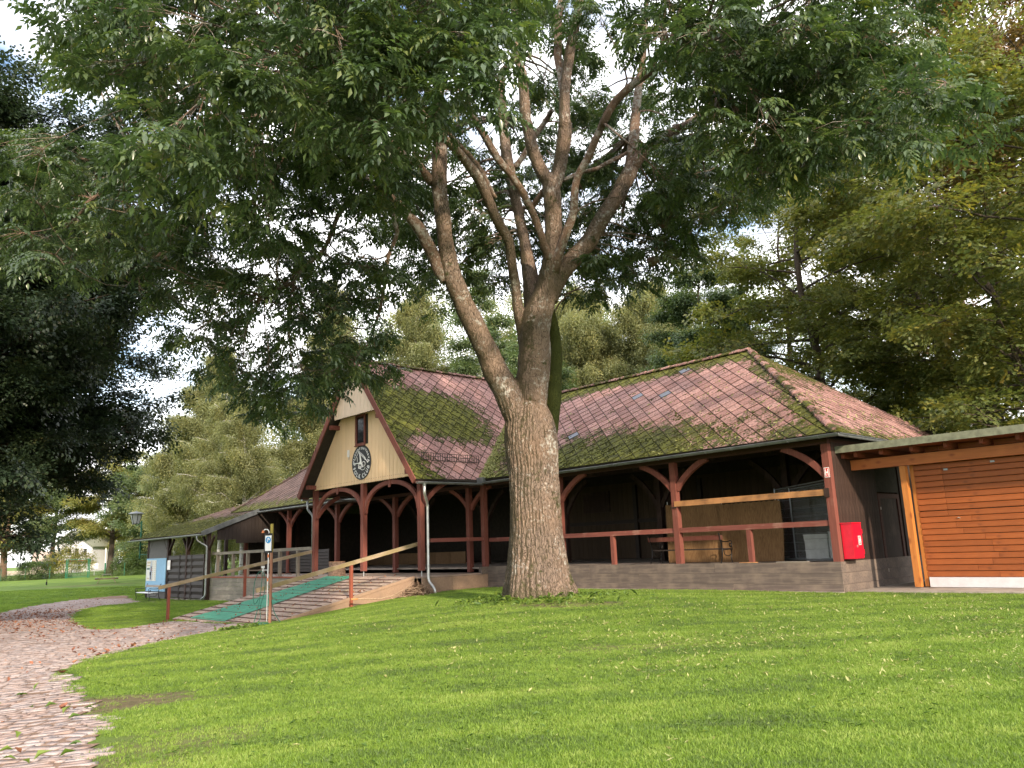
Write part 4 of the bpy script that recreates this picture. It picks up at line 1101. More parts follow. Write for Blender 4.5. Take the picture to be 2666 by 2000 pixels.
# ------------------------------------------------------------------ brush pile under the downpipe
BR = thing('brush_pile', (-14.2,-3.35,0), 'heap of dead twigs and brown leaves at the foot of the downpipe', 'brush')
mb = MB()
for k in range(90):
    a = random.uniform(0,6.3); r_ = random.uniform(0,.55); x, y = r_*math.cos(a)*1.2, r_*math.sin(a)-.3
    z = -.12+random.uniform(0,.45)*(1-r_/.7); L = random.uniform(.2,.8); d = Vector((random.gauss(0,1),random.gauss(0,1),random.gauss(0,.35))).normalized()
    p0 = Vector((x,y,z)); mb.tube([p0, p0+d*L*.5+Vector((0,0,random.uniform(-.04,.06))), p0+d*L], [.008,.006,.003], 4)
mb.build('twigs', M['bark_stick'], BR)
mb = MB()
for k in range(900):
    a = random.uniform(0,6.3); r_ = abs(random.gauss(0,.34)); x, y = r_*math.cos(a)*1.25-.1, r_*math.sin(a)-.25
    z = -.16+random.uniform(0,1)*max(0.02,.62*(1-r_/.75)); s_ = random.uniform(.03,.07)
    u_ = Vector((random.gauss(0,1),random.gauss(0,1),random.gauss(0,.7))).normalized(); v_ = u_.orthogonal().normalized()
    c = Vector((x,y,z)); mb.add([c-u_*s_, c-v_*s_*.4, c+u_*s_, c+v_*s_*.4+Vector((0,0,.01))], [(0,1,2,3)])
tag(mb.build('dead_leaves', M['dry_leaf'], BR), kind='stuff')
SK = thing('fallen_branch', (-14.6,-4.7,0), 'long pale forked stick leaning against the ramp side', 'branch')
mb = MB()
mb.tube([(.2,-1.55,-.02),(.22,-1.0,-.05),(.28,-.5,-.08),(.25,0,-.02),(.3,.55,.20),(.32,.95,.50)], [.028,.026,.024,.02,.014,.006], 7)
mb.tube([(.26,.05,-.02),(.4,.5,-.06),(.5,.8,.05)], [.014,.01,.004], 5); mb.tube([(.25,-.1,-.03),(.4,.1,-.2),(.5,.3,-.28)], [.012,.009,.005], 5); mb.tube([(.3,.5,.18),(.5,.9,.22),(.6,1.2,.16)], [.01,.008,.004], 5)
mb.build('stick', M['bark_stick'], SK, True); MB().tube([(.2,-1.62,-.018),(.205,-1.35,-.03)], .031, 7).build('cut_end', M['new_beam'], SK)

# ------------------------------------------------------------------ garden shower, sign and hose
gS = gz(-7.95,25.84)
SH = empty('garden_shower', (-7.95,25.84,gS), 0, None, 'outdoor shower pipe with curved head on a wooden post by the ramp', 'shower')
H0 = -.48-gS
MB().box(.004,.078,-.04,.04,-.1,2.14+H0).build('post', M['shower_post'], SH)
MB().box(.0,.075,-.045,.045,2.141+H0,3.03+H0).build('post_top', wood('yellow_green_post', (0.30,0.23,0.05), (0.42,0.33,0.08), 'Z', (0.2,0.2,0.05)), SH)
pp = [(-.055,-.03,.0),(-.05,-.03,1.5),(-.045,-.03,2.76)] + [(-.045-.10*(1-math.cos(t)), -.03, 2.76+.10*math.sin(t)) for t in np.linspace(.3,2.4,8)]
MB().tube([(x,y,z+H0) for x,y,z in pp], .017, 8).build('riser_pipe', M['white'], SH, True)
ex_, ez_ = pp[-1][0], pp[-1][2]+H0
MB().lathe([(.02,.06),(.05,-.02),(.045,-.03)], (ex_-.02,-.03,ez_-.05), 12).build('shower_head', M['copper'], SH, True)
for z_ in (1.28,2.02): MB().tube([(-.052,-.03,z_+H0-.05),(-.052,-.03,z_+H0+.05)], .026, 8).build('fitting', M['copper'], SH)
tp = MB(); tp.tube([(-.05,-.03,1.58+H0),(-.23,-.04,1.58+H0)], .014, 6); tp.tube([(-.2,-.04,1.56+H0),(-.2,-.04,1.68+H0)], .02, 6); tp.box(-.26,-.15,-.05,-.03,1.66+H0,1.70+H0); tp.tube([(-.21,-.04,1.58+H0),(-.21,-.04,1.44+H0)], .016, 6)
tp.build('tap', M['zinc_bright'], SH)
SS = empty('shower_sign', (-8.0,25.77,gS+H0+2.42), 0, None, 'small white sign with blue round symbol on the shower post', 'sign')
MB().box(-.135,.125,.0,.04,-.30,.31).build('backing', M['iron'], SS)
MB().box(-.10,.10,-.008,-.001,-.24,.24).build('plate', M['white'], SS)
MB().prism([(.085*math.cos(t), -.009, .10+.105*math.sin(t)) for t in np.linspace(0,2*math.pi,24,endpoint=False)], (0,-.003,0)).build('blue_disc', M['sign_blue'], SS)
mb = MB(); mb.tube([(-.025,-.014,.04),(-.03,-.014,.13),(0,-.014,.165),(.03,-.014,.14)], .012, 6); mb.prism([(-.005,-.013,.14),(.055,-.013,.14),(.045,-.013,.10),(.01,-.013,.09)], (0,-.003,0)); mb.build('symbol', M['white'], SS)
HS = empty('garden_hose', (-8.25,25.75,gS), 0, None, 'green garden hose hung over the shower tap and coiled on the ground', 'hose')
mb = MB()
def hose(pts, r=.012):
    P = [Vector(p) for p in pts]; out = []
    for i in range(len(P)-1):
        p0, p1, p2, p3 = P[max(i-1,0)], P[i], P[i+1], P[min(i+2,len(P)-1)]
        for t in np.linspace(0,1,7)[:-1]: out.append(0.5*((2*p1)+(p2-p0)*t+(2*p0-5*p1+4*p2-p3)*t*t+(3*p1-p0-3*p2+p3)*t**3))
    mb.tube(out+[P[-1]], r, 6)
zt = 1.52+H0
hose([(.10,0,zt),(.0,.0,zt+.02),(-.14,.02,zt-.25),(-.19,.04,zt-.75),(-.13,.03,zt-.98),(.0,.02,zt-.8)])
hose([(.12,.0,zt),(.18,.0,zt-.15),(.17,.02,zt-.6),(.05,.0,zt-1.1),(.08,-.05,zt-1.42),(-.1,-.1,.02),(-.2,-.05,.02)])
hose([(.09,.02,zt-.02),(.06,.02,zt-.5),(.0,.0,zt-1.0),(-.12,-.06,.03),(-.05,-.16,.02),(.2,-.14,.03),(.42,-.02,.03),(.5,.06,.03)])
hose([(.3,.05,1.1+H0),(.38,.1,.6+H0),(.5,.05,.25+H0),(.75,-.1,.05),(1.0,-.2,.05)])
for k in range(3):
    a0 = random.uniform(0,6); hose([(.1+.22*math.cos(a0+t)*(1+.3*k/3), -.12+.12*math.sin(a0+t), .015+.02*k) for t in np.linspace(0,5.5,9)])
mb.build('tube', M['hose'], HS, True)

# ------------------------------------------------------------------ hydrant box and signs at the right corner
HB = thing('hydrant_box', (0.012,.2,.88), 'bright red wall cabinet at the right corner of the dark boarded wall', 'cabinet')
MB().box(0,.29,0,.56,0,.93).build('body', M['red_paint'], HB); MB().box(-.005,.31,-.02,.58,.935,.965).build('lid', M['red_paint'], HB)
MB().box(.294,.312,.012,.548,.015,.925).build('door', M['red_paint'], HB)
def hyd_sign(parent, o, ex, w, h, name='plate', nrm=(0,-1,0)):
    o, ex, nv = Vector(o), Vector(ex), Vector(nrm)
    def q(u0,u1,z0,z1,dep,mat,nm):
        pts = [o+ex*(w*u0)+Vector((0,0,h*z0))+nv*dep, o+ex*(w*u1)+Vector((0,0,h*z0))+nv*dep, o+ex*(w*u1)+Vector((0,0,h*z1))+nv*dep, o+ex*(w*u0)+Vector((0,0,h*z1))+nv*dep]
        return pts
    b = MB().prism(q(0,1,0,1,.002,None,''), nv*.004).build('plate', M['white'], parent)
    MB().prism(q(.09,.91,.06,.94,.007,None,''), nv*.0015).build('red_field', M['sign_red'], parent)
    mb = MB()
    for u0,u1,z0,z1 in ((.20,.36,.14,.80),(.64,.80,.14,.86),(.36,.64,.44,.58),(.28,.36,.80,.90)): mb.prism(q(u0,u1,z0,z1,.0095,None,''), nv*.0015)
    mb.build('symbol', M['white'], parent)
hyd_sign(HB, (.313,.28,.36), (0,1,0), .16, .24, nrm=(1,0,0))
MB().box(.312,.332,.16,.20,.30,.36).build('lock', M['zinc_bright'], HB)
for z_ in (.12,.66): MB().box(.30,.322,.55,.575,z_,z_+.12).build('hinge', M['red_paint'], HB)
HY = thing('hydrant_sign', (-.175,.005,3.09), 'small white and red hydrant sign high on the right corner post', 'sign')
hyd_sign(HY, (0,0,0), (1,0,0), .15, .27)

# ------------------------------------------------------------------ things stored in the right bay
for k, (x0, y0, x1, y1) in enumerate(((-3.25,2.75,-.25,.28),(-2.95,3.15,.0+-.1,.85))):
    fp = thing('fence_panel', (x0,y0,FL-.03), ('front wire mesh site fence panel stored behind the right bay rail','rear wire mesh site fence panel leaning behind the front one')[k], 'fence panel', 'site fence panels stored in the hall', math.atan2(y1-y0, x1-x0))
    L = math.hypot(x1-x0, y1-y0); H_ = 2.3
    mb = MB(); mb.tube([(0,0,0.02),(0,0,H_),(0,0,H_)], .021, 8); mb.tube([(L,0,0.02),(L,0,H_)], .021, 8); mb.tube([(0,0,.06),(L,0,.06)], .021, 8); mb.tube([(0,0,H_-.04),(L,0,H_-.04)], .018, 8); mb.build('frame', M['galv'], fp)
    mb = MB()
    for i in range(int(L/.052)): mb.tube([(.05+i*.052,0,.06),(.05+i*.052,0,H_-.04)], .0013, 3, False)
    for z_ in np.arange(.3,2.2,.26): mb.tube([(0,.004,z_),(L,.004,z_)], .0022, 3, False)
    tag(mb.build('wire_mesh', M['galv'], fp), kind='stuff')
for k, (x, y, zc_, w, d_, h, lab) in enumerate(((-1.62,2.2,0,.72,.5,.34,'bottom pale plastic crate of the left stack behind the mesh'),(-1.62,2.2,.345,.72,.5,.30,'middle pale plastic crate of the left stack behind the mesh'),(-1.63,2.2,.65,.74,.5,.14,'shallow top crate of the left stack behind the mesh'),
        (-1.02,2.1,0,.34,.4,.22,'bottom small crate of the right stack behind the mesh'),(-1.02,2.1,.225,.34,.4,.22,'second small crate of the right stack behind the mesh'),(-1.02,2.1,.45,.34,.4,.19,'third small crate of the right stack behind the mesh'),(-1.02,2.1,.645,.34,.4,.21,'topmost small crate of the right stack behind the mesh'))):
    c = thing('storage_crate', (x,y,FL-.028+zc_), lab, 'crate', 'crates stacked behind the fence panel')
    MB().box(-w/2,w/2,-d_/2,d_/2,0,h-.03).build('body', M['crate_white'], c); MB().box(-w/2-.012,w/2+.012,-d_/2-.012,d_/2+.012,h-.034,h-.004).build('rim', M['crate_white'], c)
for k, (xa, xb, y, hh, lab) in enumerate(((-4.78,-2.62,1.75,1.86,'right reed screen leaning behind the rail'),(-7.05,-4.83,1.85,1.98,'left reed screen leaning behind the bench'))):
    s_ = thing('reed_screen', ((xa+xb)/2,y,FL-.02), lab, 'screen', 'reed screens stored in the hall')
    V_, F_ = [], []; nx_ = 40
    for i in range(nx_+1):
        x = -(xb-xa)/2+(xb-xa)*i/nx_
        for j, z in enumerate((0, hh*.5, hh)): V_.append((x+.04*math.sin(z*2+k), .05*math.sin(i*.33+k)*(.4+z*.3)+.12*z/hh, z+(.02*math.sin(i*1.7) if j == 2 else 0)))
    n0 = len(V_); V_ += [(x,y_+.03,z) for x,y_,z in V_]
    for i in range(nx_):
        for j in range(2):
            F_.append((i*3+j,(i+1)*3+j,(i+1)*3+j+1,i*3+j+1)); F_.append((n0+i*3+j,n0+i*3+j+1,n0+(i+1)*3+j+1,n0+(i+1)*3+j))
    link('mat', np_mesh('reed_mat', np.array(V_), np.array(F_), True), M['reed'], s_)
    mb = MB(); L = (xb-xa)/2
    mb.tube([(-L,.18,0),(-L,.22,hh+.12)], .018, 6); mb.tube([(L-.1,.18,0),(L-.1,.22,hh+.1)], .018, 6); mb.tube([(-L,.2,hh-.1),(L-.1,.2,hh-.1)], .015, 6); mb.build('support_frame', M['galv'], s_)

# ------------------------------------------------------------------ park bench with cast iron ends
def bench(name, loc, rz, L, label, seat_mat, back_mat, top=False):
    b = empty(name, loc, rz, None, label, 'bench', None)
    for i in range(5):
        y = -.04-.095*i; o_ = MB().box(-L/2-.06,L/2+.06,-.04,.04,-.016,.016).build('seat_slat', seat_mat, b); o_.location = (0,y,.445-.004*abs(2-i))
    for z_, y_ in ((.66,.075),(.80,.105)) if not top else ((.80,.105),):
        o_ = MB().box(-L/2-.08,L/2+.08,-.014,.014,-.07,.07).build('back_slat', back_mat, b); o_.location = (0,y_,z_); o_.rotation_euler = (-.2,0,0)
    mbs = []
    for s_ in (-1, 1):
        x = s_*L/2; mb = MB()
        def cur(pts, r=.018):
            P = [Vector((x,a,c)) for a, c in pts]; out = []
            for i in range(len(P)-1):
                p0, p1, p2, p3 = P[max(i-1,0)], P[i], P[i+1], P[min(i+2,len(P)-1)]
                for t in np.linspace(0,1,6)[:-1]: out.append(0.5*((2*p1)+(p2-p0)*t+(2*p0-5*p1+4*p2-p3)*t*t+(3*p1-p0-3*p2+p3)*t**3))
            mb.tube(out+[P[-1]], r, 6)
        cur([(.14,.90),(.10,.74),(.04,.52),(.03,.43),(.06,.22),(.16,.0)])                       # back upright and rear leg
        cur([(.02,.42),(-.2,.415),(-.44,.42),(-.49,.30),(-.45,.14),(-.50,.0)])                   # seat bearer, front leg
        cur([(.09,.70),(-.1,.66),(-.32,.665),(-.47,.69),(-.54,.62),(-.52,.52),(-.44,.50),(-.40,.56),(-.44,.61),(-.48,.58)], .016)   # arm and scroll
        cur([(-.48,.36),(-.54,.42),(-.52,.50)], .014); cur([(-.05,.40),(-.1,.26),(-.3,.22),(-.44,.26)], .013); cur([(.14,.90),(.17,.93),(.19,.90)], .016)
        mb.build('cast_iron_end', M['iron'], b, True)
    return b
bench('park_bench', b2w(-5.6,.95,FL-.028), BYAW+math.pi, 2.75, 'long park bench standing inside the hall behind the red rail', M['black_wood'], M['red_wood'], True)
gb = b2w(-40.75,-4.05); bench('park_bench', (gb.x,gb.y,gz(gb.x,gb.y)), BYAW, 2.3, 'white seated park bench with black scrolled arms before the blue board', M['white'], M['grey_wood'], True)
# ------------------------------------------------------------------ low lean-to left of the deck
LT = thing('lean_to', (0,0,0), 'low lean-to with mossy roof and dark slatted fence wall at the far left', 'building')
lx0, lx1 = -46.0, -34.0
le_y, le_z, lsl = -3.8, 2.92, .382
def lz(y): return le_z + lsl*(y-le_y)
top_y0, top_y1 = 5.2, 1.6                                   # upper edge runs into the main roof
lroof = MB(); slab(lroof, [(lx0,le_y,le_z),(lx1,le_y,le_z),(lx1,.9,lz(.9)),(-37.8,3.6,lz(3.6)),(-39.2,3.6,lz(3.6))], .09)
LRO = lroof.build('roof', M['dark_board'], LT)
oL, eL1, eL2 = (-40,le_y,le_z), (1,0,0), (0,1,lsl)
PLp = [poly_from(oL, eL1, eL2, [(lx0,le_y,le_z),(lx1,le_y,le_z),(lx1,.9,lz(.9)),(-37.8,3.6,lz(3.6)),(-39.2,3.6,lz(3.6))])]
mossL = lambda a, b, w: .22 + .55*(1-sm(abs(b-1.2), .6, 2.6))*(1-sm(a, 3.5, 6.5)*.6) 
frL = roof_plane(LRO, oL, eL1, eL2, PLp, .36, mossL, 'shingle_dark', 80)
moss_lumps(LRO, frL, PLp, mossL, 2600, (.03,.075), .5)
MB().beam((lx1+.05,le_y-.02,le_z-.02),(lx1+.05,.9,lz(.9)-.02),.04,.26).build('verge_board', M['gutter_dark'], LRO)
# corrugated clear sheets patched on near the top
mb = MB(); nn = 26
Vv, Ff = [], []
for i in range(nn+1):
    a = -38.2+4.0*i/nn
    for j, y in enumerate((.05,.75)): Vv.append((a, y, lz(y)+.075+.03*math.sin(i*2.2)))
for i in range(nn): Ff.append((i*2,(i+1)*2,(i+1)*2+1,i*2+1))
mb.add(Vv, Ff); mb.build('corrugated_sheet', M['crate_white'], LRO)
gutter('gutter', [(lx0,le_y-.08,le_z-.08),(lx1+.05,le_y-.08,le_z-.05)], .07, 'zinc', LT)
def pipe2(parent, pts, r, mat):
    o_ = pipe('downpipe', pts, r, mat); o_.parent = parent; return o_
pipe2(LT, [(lx1-.45,le_y-.08,le_z-.12),(lx1-.45,le_y-.08,2.55),(lx1-.15,-3.42,2.2),(lx1-.15,-3.42,-.45),(lx1-.38,-3.55,-.62)], .05, 'zinc')
# posts and braces
for x, y in ((-34.25,-3.3),(-37.2,-3.3),(-40.2,-3.3),(-43.6,-3.3),(-34.2,.2),(-43.4,1.6),(-39.0,3.4),(-36.4,3.2)):
    o_ = MB().box(-.1,.1,-.1,.1,-.7,lz(y)-.1).build('post', M['dark_board'], LT); o_.location = (x,y,0)
    for s_ in (-1,1):
        if y < -3 and not (x < -43 and s_ < 0):
            o_ = MB().beam((0,0,0),(s_*.75,0,.8),.1,.12,(0,1,0)).build('brace', M['dark_board'], LT); o_.location = (x,y,1.95)
for (a, b) in (((-44.5,-3.3),(-34.1,-3.3)),): MB().box(a[0],b[0],a[1]-.08,a[1]+.08,lz(-3.3)-.26,lz(-3.3)-.09).build('beam', M['dark_board'], LT)
# dark boarded gable wall under the verge
gw = MB().prism([(-34.12,-1.9,2.7),(-34.12,.85,2.7),(-34.12,.85,lz(.85)-.1),(-34.12,-1.9,lz(-1.9)-.1)], (-.03,0,0)).build('gable_wall', M['underlay'], LT)
for k in range(17):
    y = -2.9+k*.22
    zb = 2.55 if y < -2.0 else 2.35
    o_ = MB().prism([(0,.004,zb),(0,.216,zb),(0,.216,lz(y+.216)-.11),(0,.004,lz(y)-.11)], (.022,0,0)).build('board', M['black_wood'], gw); o_.location = (-34.115,y,0)
# back of the main hall seen beyond: dark wall
MB().box(-37.0,-36.9,.2,DEP,.6,4.0).build('side_wall', M['black_wood'], LT) if False else None
# slatted fence panels of the wall
for k, (xa, xb) in enumerate(((-36.35,-34.62),(-38.15,-36.42),(-40.0,-38.22))):
    f_ = empty('fence_field', (0,0,0), 0, LT)
    MB().box(xa,xa+.06,-3.39,-3.31,-.62,1.80).build('stile', M['black_wood'], f_); MB().box(xb-.06,xb,-3.39,-3.31,-.62,1.80).build('stile', M['black_wood'], f_)
    MB().box(xa+.061,xb-.061,-3.39,-3.31,1.75,1.80).build('top_rail', M['black_wood'], f_)
    for j in range(13):
        z = -.60+j*.181
        o_ = MB().beam((-(xb-xa)/2+.062,0,0),((xb-xa)/2-.062,0,0),.015,.20,(0,-.25 if j % 2 else .1,1)).build('slat', M['black_wood'], f_); o_.location = ((xa+xb)/2,-3.36+(.012 if j%2 else -.012),z+.10)
    MB().box(xa+.1,xb-.1,-3.35,-3.30,-.74,-.66).build('base_rail', M['grey_wood'], f_)
    for t in (.2,.5,.8): MB().box(xa+(xb-xa)*t-.05,xa+(xb-xa)*t+.05,-3.36,-3.29,-1.0,-.66).build('foot', M['grey_wood'], f_)
# deck side fence behind the rail
f_ = empty('fence_field', (0,0,0), 0, LT)
for j in range(7):
    z = .66+j*.165
    MB().beam((-34.1,.05,z+.08),(-27.0,.05,z+.08),.02,.15,(0,.2,1)).build('slat', M['black_wood'], f_)
for x in (-33.9,-32.2,-30.5,-28.8,-27.1): MB().box(x-.05,x+.05,.07,.15,.6,1.82).build('fence_post', M['black_wood'], f_)
# grey rendered end wall and blue board
MB().box(-43.75,-40.25,-3.36,-3.2,-.9,lz(-3.3)-.1).build('end_wall', M['grey_render'], LT)
BB = thing('info_board', (-41.95,-3.40,-.30), 'light blue board with printed map panel behind the white seated bench', 'board')
MB().box(-1.66,1.70,-.045,0,0,1.98).build('board', M['board_blue'], BB)
mp = MB().box(-1.60,.12,-.058,-.046,.62,1.88).build('map_panel', M['paper'], BB)
mb = MB()
mb.box(-1.5,-.75,-.062,-.0585,1.68,1.80); mb.box(-1.5,-.9,-.062,-.0585,1.52,1.60); mb.box(-1.45,-.95,-.062,-.0585,.75,.80)
for k in range(9):
    for x in (-.52,-.12): mb.box(x,x+.12,-.062,-.0585,.70+k*.13,.76+k*.13)
mb.build('print', M['paper_tan'], mp)
MB().prism([(-.98,-.0625,.66),(-.55,-.0625,.66),(-.50,-.0625,1.2),(-.62,-.0625,1.84),(-.82,-.0625,1.84),(-1.0,-.0625,1.3)], (0,.003,0)).build('map_area', M['paper_grey'], mp)
mb = MB(); mb.tube([(-.72,-.066,1.5),(-.70,-.066,1.2),(-.80,-.066,1.0),(-.72,-.066,.72)], .03, 5); mb.tube([(-.8,-.066,1.15),(-.75,-.066,.95)], .06, 5); mb.build('river', M['iron'], mp)
MB().prism([(-.72,-.067,1.22),(-.64,-.067,1.26),(-.66,-.067,1.44)], (0,.003,0)).build('mark', M['sign_red'], mp)
mb = MB().box(-1.5,-1.0,-.062,-.0585,1.30,1.42); mb.build('heading', M['hose'], mp)
NP = thing('notice', (-39.75,-3.42,.98), 'white paper notice pinned to the dark slatted fence', 'notice'); MB().box(-.24,.20,-.02,.0,0,.56).build('sheet', M['white'], NP)
mb = MB()
for k in range(4): mb.box(-.1,.08,-.024,-.0205,.26+k*.045,.275+k*.045)
mb.build('print', M['galv'], NP)
# wall lantern on a bracket post at the lean-to's far corner
LA = thing('wall_lantern', (-44.45,-3.62,0), 'black bracket lantern with pale tapered glass above the far left roof corner', 'lantern')
mb = MB(); mb.tube([(0,0,1.72),(0,0,4.12)], .045, 8); mb.tube([(.0,0,1.95),(.85,.3,1.95)], .03, 6); mb.tube([(0,0,2.62),(.85,.3,2.62)], .03, 6)
mb.tube([(0,0,4.05),(-.18,-.04,3.94),(-.42,-.1,3.84),(-.66,-.15,3.88)], .03, 6); mb.build('bracket', M['green_paint'], LA)
gl = MB(); n_ = 6
gl.lathe([(.20,0),(.36,.62)], (-.68,-.15,3.95), 6); gl.build('glass', M['crate_white'], LA)
mb = MB()
for j in range(6):
    t = 2*math.pi*j/6; mb.tube([(-.68+.205*math.cos(t),-.15+.205*math.sin(t),3.95),(-.68+.37*math.cos(t),-.15+.37*math.sin(t),4.58)], .018, 4)
mb.lathe([(.22,3.92),(.22,3.96)], (-.68,-.15,0), 6); mb.build('frame', M['iron'], LA)
MB().lathe([(.50,4.58),(.50,4.60),(.30,4.70),(.05,4.74),(.02,4.80)], (-.68,-.15,0), 12).build('hood', M['gutter_dark'], LA)

# ------------------------------------------------------------------ orange shed at the right
SHD = thing('orange_shed', (0,0,0), 'orange stained plank shed with flat roof at the right edge', 'shed')
sy = 1.56
MB().box(1.62,9.0,sy+.02,sy+.12,.1,3.7).build('wall', M['underlay'], SHD)
wallb = SHD.children[-1]
zz = .345; row = 0
while zz < 3.64:
    h = .148; x = 1.60
    xs = [1.60, 2.32 if zz > 1.83 else random.uniform(2.4,3.4), random.uniform(4.6,5.4), 9.0]
    for a, b in zip(xs[:-1], xs[1:]):
        c = ((a+b)/2, sy+.004+random.uniform(-.003,.003), zz+h/2)
        lipd = .012
        o_ = MB().prism([(-(b-a)/2+.003,-.018,-h/2+.002),(-(b-a)/2+.003,-.026,-h/2+.012),(-(b-a)/2+.003,-.026,h/2-.02),(-(b-a)/2+.003,-.014,h/2-.003),(-(b-a)/2+.003,.015,h/2-.003),(-(b-a)/2+.003,.015,-h/2+.002)], (b-a-.006,0,0)).build('plank', M['orange'], wallb); o_.location = c
    zz += h + (.008 if abs(zz-1.83) > .08 else .016)
MB().box(1.50,1.60,sy-.01,sy+.12,.1,3.6).build('corner_board', M['orange_post'], SHD)
MB().box(1.64,9.0,sy-.06,sy+.015,.09,.34).build('base_strip', M['white_render'], SHD)
MB().beam((1.42,1.34,.10),(1.42,1.34,3.30),.155,.17,(0,1,0)).build('post', M['orange_post'], SHD)
# lower end of the post is worn grey
MB().box(.02,9.2,1.26,1.42,3.31,3.59).build('beam', M['orange_beam'], SHD)
for x in (.06,.42,1.12,1.92,2.76,3.6,4.4): 
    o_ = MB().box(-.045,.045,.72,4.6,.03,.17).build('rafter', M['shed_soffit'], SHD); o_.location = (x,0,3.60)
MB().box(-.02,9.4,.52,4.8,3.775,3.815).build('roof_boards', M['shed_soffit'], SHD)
MB().box(-.06,9.6,.46,4.9,3.82,3.90).build('roof', M['roof_felt'], SHD)
MB().box(-.06,9.6,.43,.458,3.76,3.95).build('fascia', M['roof_felt'], SHD)
MB().box(1.5,9.2,4.5,4.6,.1,3.75).build('back_wall', M['dark_board'], SHD)
for x, z in ((2.42,3.12),(3.55,3.22)): MB().box(x-.05,x+.05,sy-.05,sy-.025,z-.02,z+.025).build('latch', M['zinc'], SHD)
MB().tube([(2.52,sy-.03,1.84),(2.56,sy-.06,1.86),(2.60,sy-.03,1.84)], .01, 5).build('handle', M['zinc_bright'], SHD)
# concrete apron
V_, F_ = [], []
ap = [(0.02,.35),(1.1,.30),(2.2,.33),(9.5,.36),(9.5,5.5),(0.02,9)]
apz = [.02,.06,.075,.07,.09,.09]
mb = MB(); mb.add([(x,y,z) for (x,y),z in zip(ap,apz)] + [(x,y,z-.25) for (x,y),z in zip(ap,apz)], [(0,1,2,3,4,5)]+[(i,6+i,6+(i+1)%6,(i+1)%6) for i in range(6)])
SL = mb.build('pavement', M['concrete']); SL.location = BO; SL.rotation_euler = (0,0,BYAW); tag(SL, kind='structure')
# ------------------------------------------------------------------ foliage helpers: leaf sprays, scattered by one geometry-nodes object per crown
LIB = {}
def leaflet(V_, F_, p, d, up, L, w, fold=0.25, droop=0.15):
    d = d.normalized(); s_ = d.cross(up)
    if s_.length < 1e-3: s_ = d.cross(Vector((1,0,0)))
    s_.normalize(); n_ = s_.cross(d)
    m = p + d*L*.45; t = p + d*L - n_*L*droop
    b = len(V_)
    V_ += [p, m + s_*w*.5 + n_*w*fold, m, m - s_*w*.5 + n_*w*fold, t]
    F_ += [(b,b+1,b+2),(b,b+2,b+3),(b+1,b+4,b+2),(b+2,b+4,b+3)]
def to_obj(name, V_, F_, mat, lv=None):
    me = np_mesh(name, np.array([tuple(v) for v in V_]), np.array(F_))
    a_ = me.attributes.new('lv', 'FLOAT', 'FACE')
    k = 4 if lv is None else lv
    vals = np.repeat(np.random.default_rng(len(F_)).random(len(F_)//k + 1), k)[:len(F_)]
    a_.data.foreach_set('value', vals.astype(np.float32))
    me.materials.append(mat); return bpy.data.objects.new(name, me)
def compound(V_, F_, p, d, up, L=.36, n=4, ll=.130, lw=.055):
    """pinnate ash leaf: rachis drooping, pairs of leaflets and an end leaflet"""
    d = d.normalized(); pos = p.copy(); step = L/(n+1.0)
    for k in range(n+1):
        d = (d + Vector((0,0,-.16))).normalized(); pos = pos + d*step
        s_ = d.cross(up); s_ = s_.normalized() if s_.length > 1e-3 else Vector((1,0,0))
        if k < n:
            for q in (-1,1):
                dd = (s_*q*.9 + d*.55 + Vector((0,0,-.28+random.uniform(-.12,.12)))).normalized()
                leaflet(V_, F_, pos, dd, up, ll*random.uniform(.85,1.15), lw, .22, .12)
        else: leaflet(V_, F_, pos, (d+Vector((0,0,-.15))).normalized(), up, ll*1.15, lw*1.1, .22, .12)
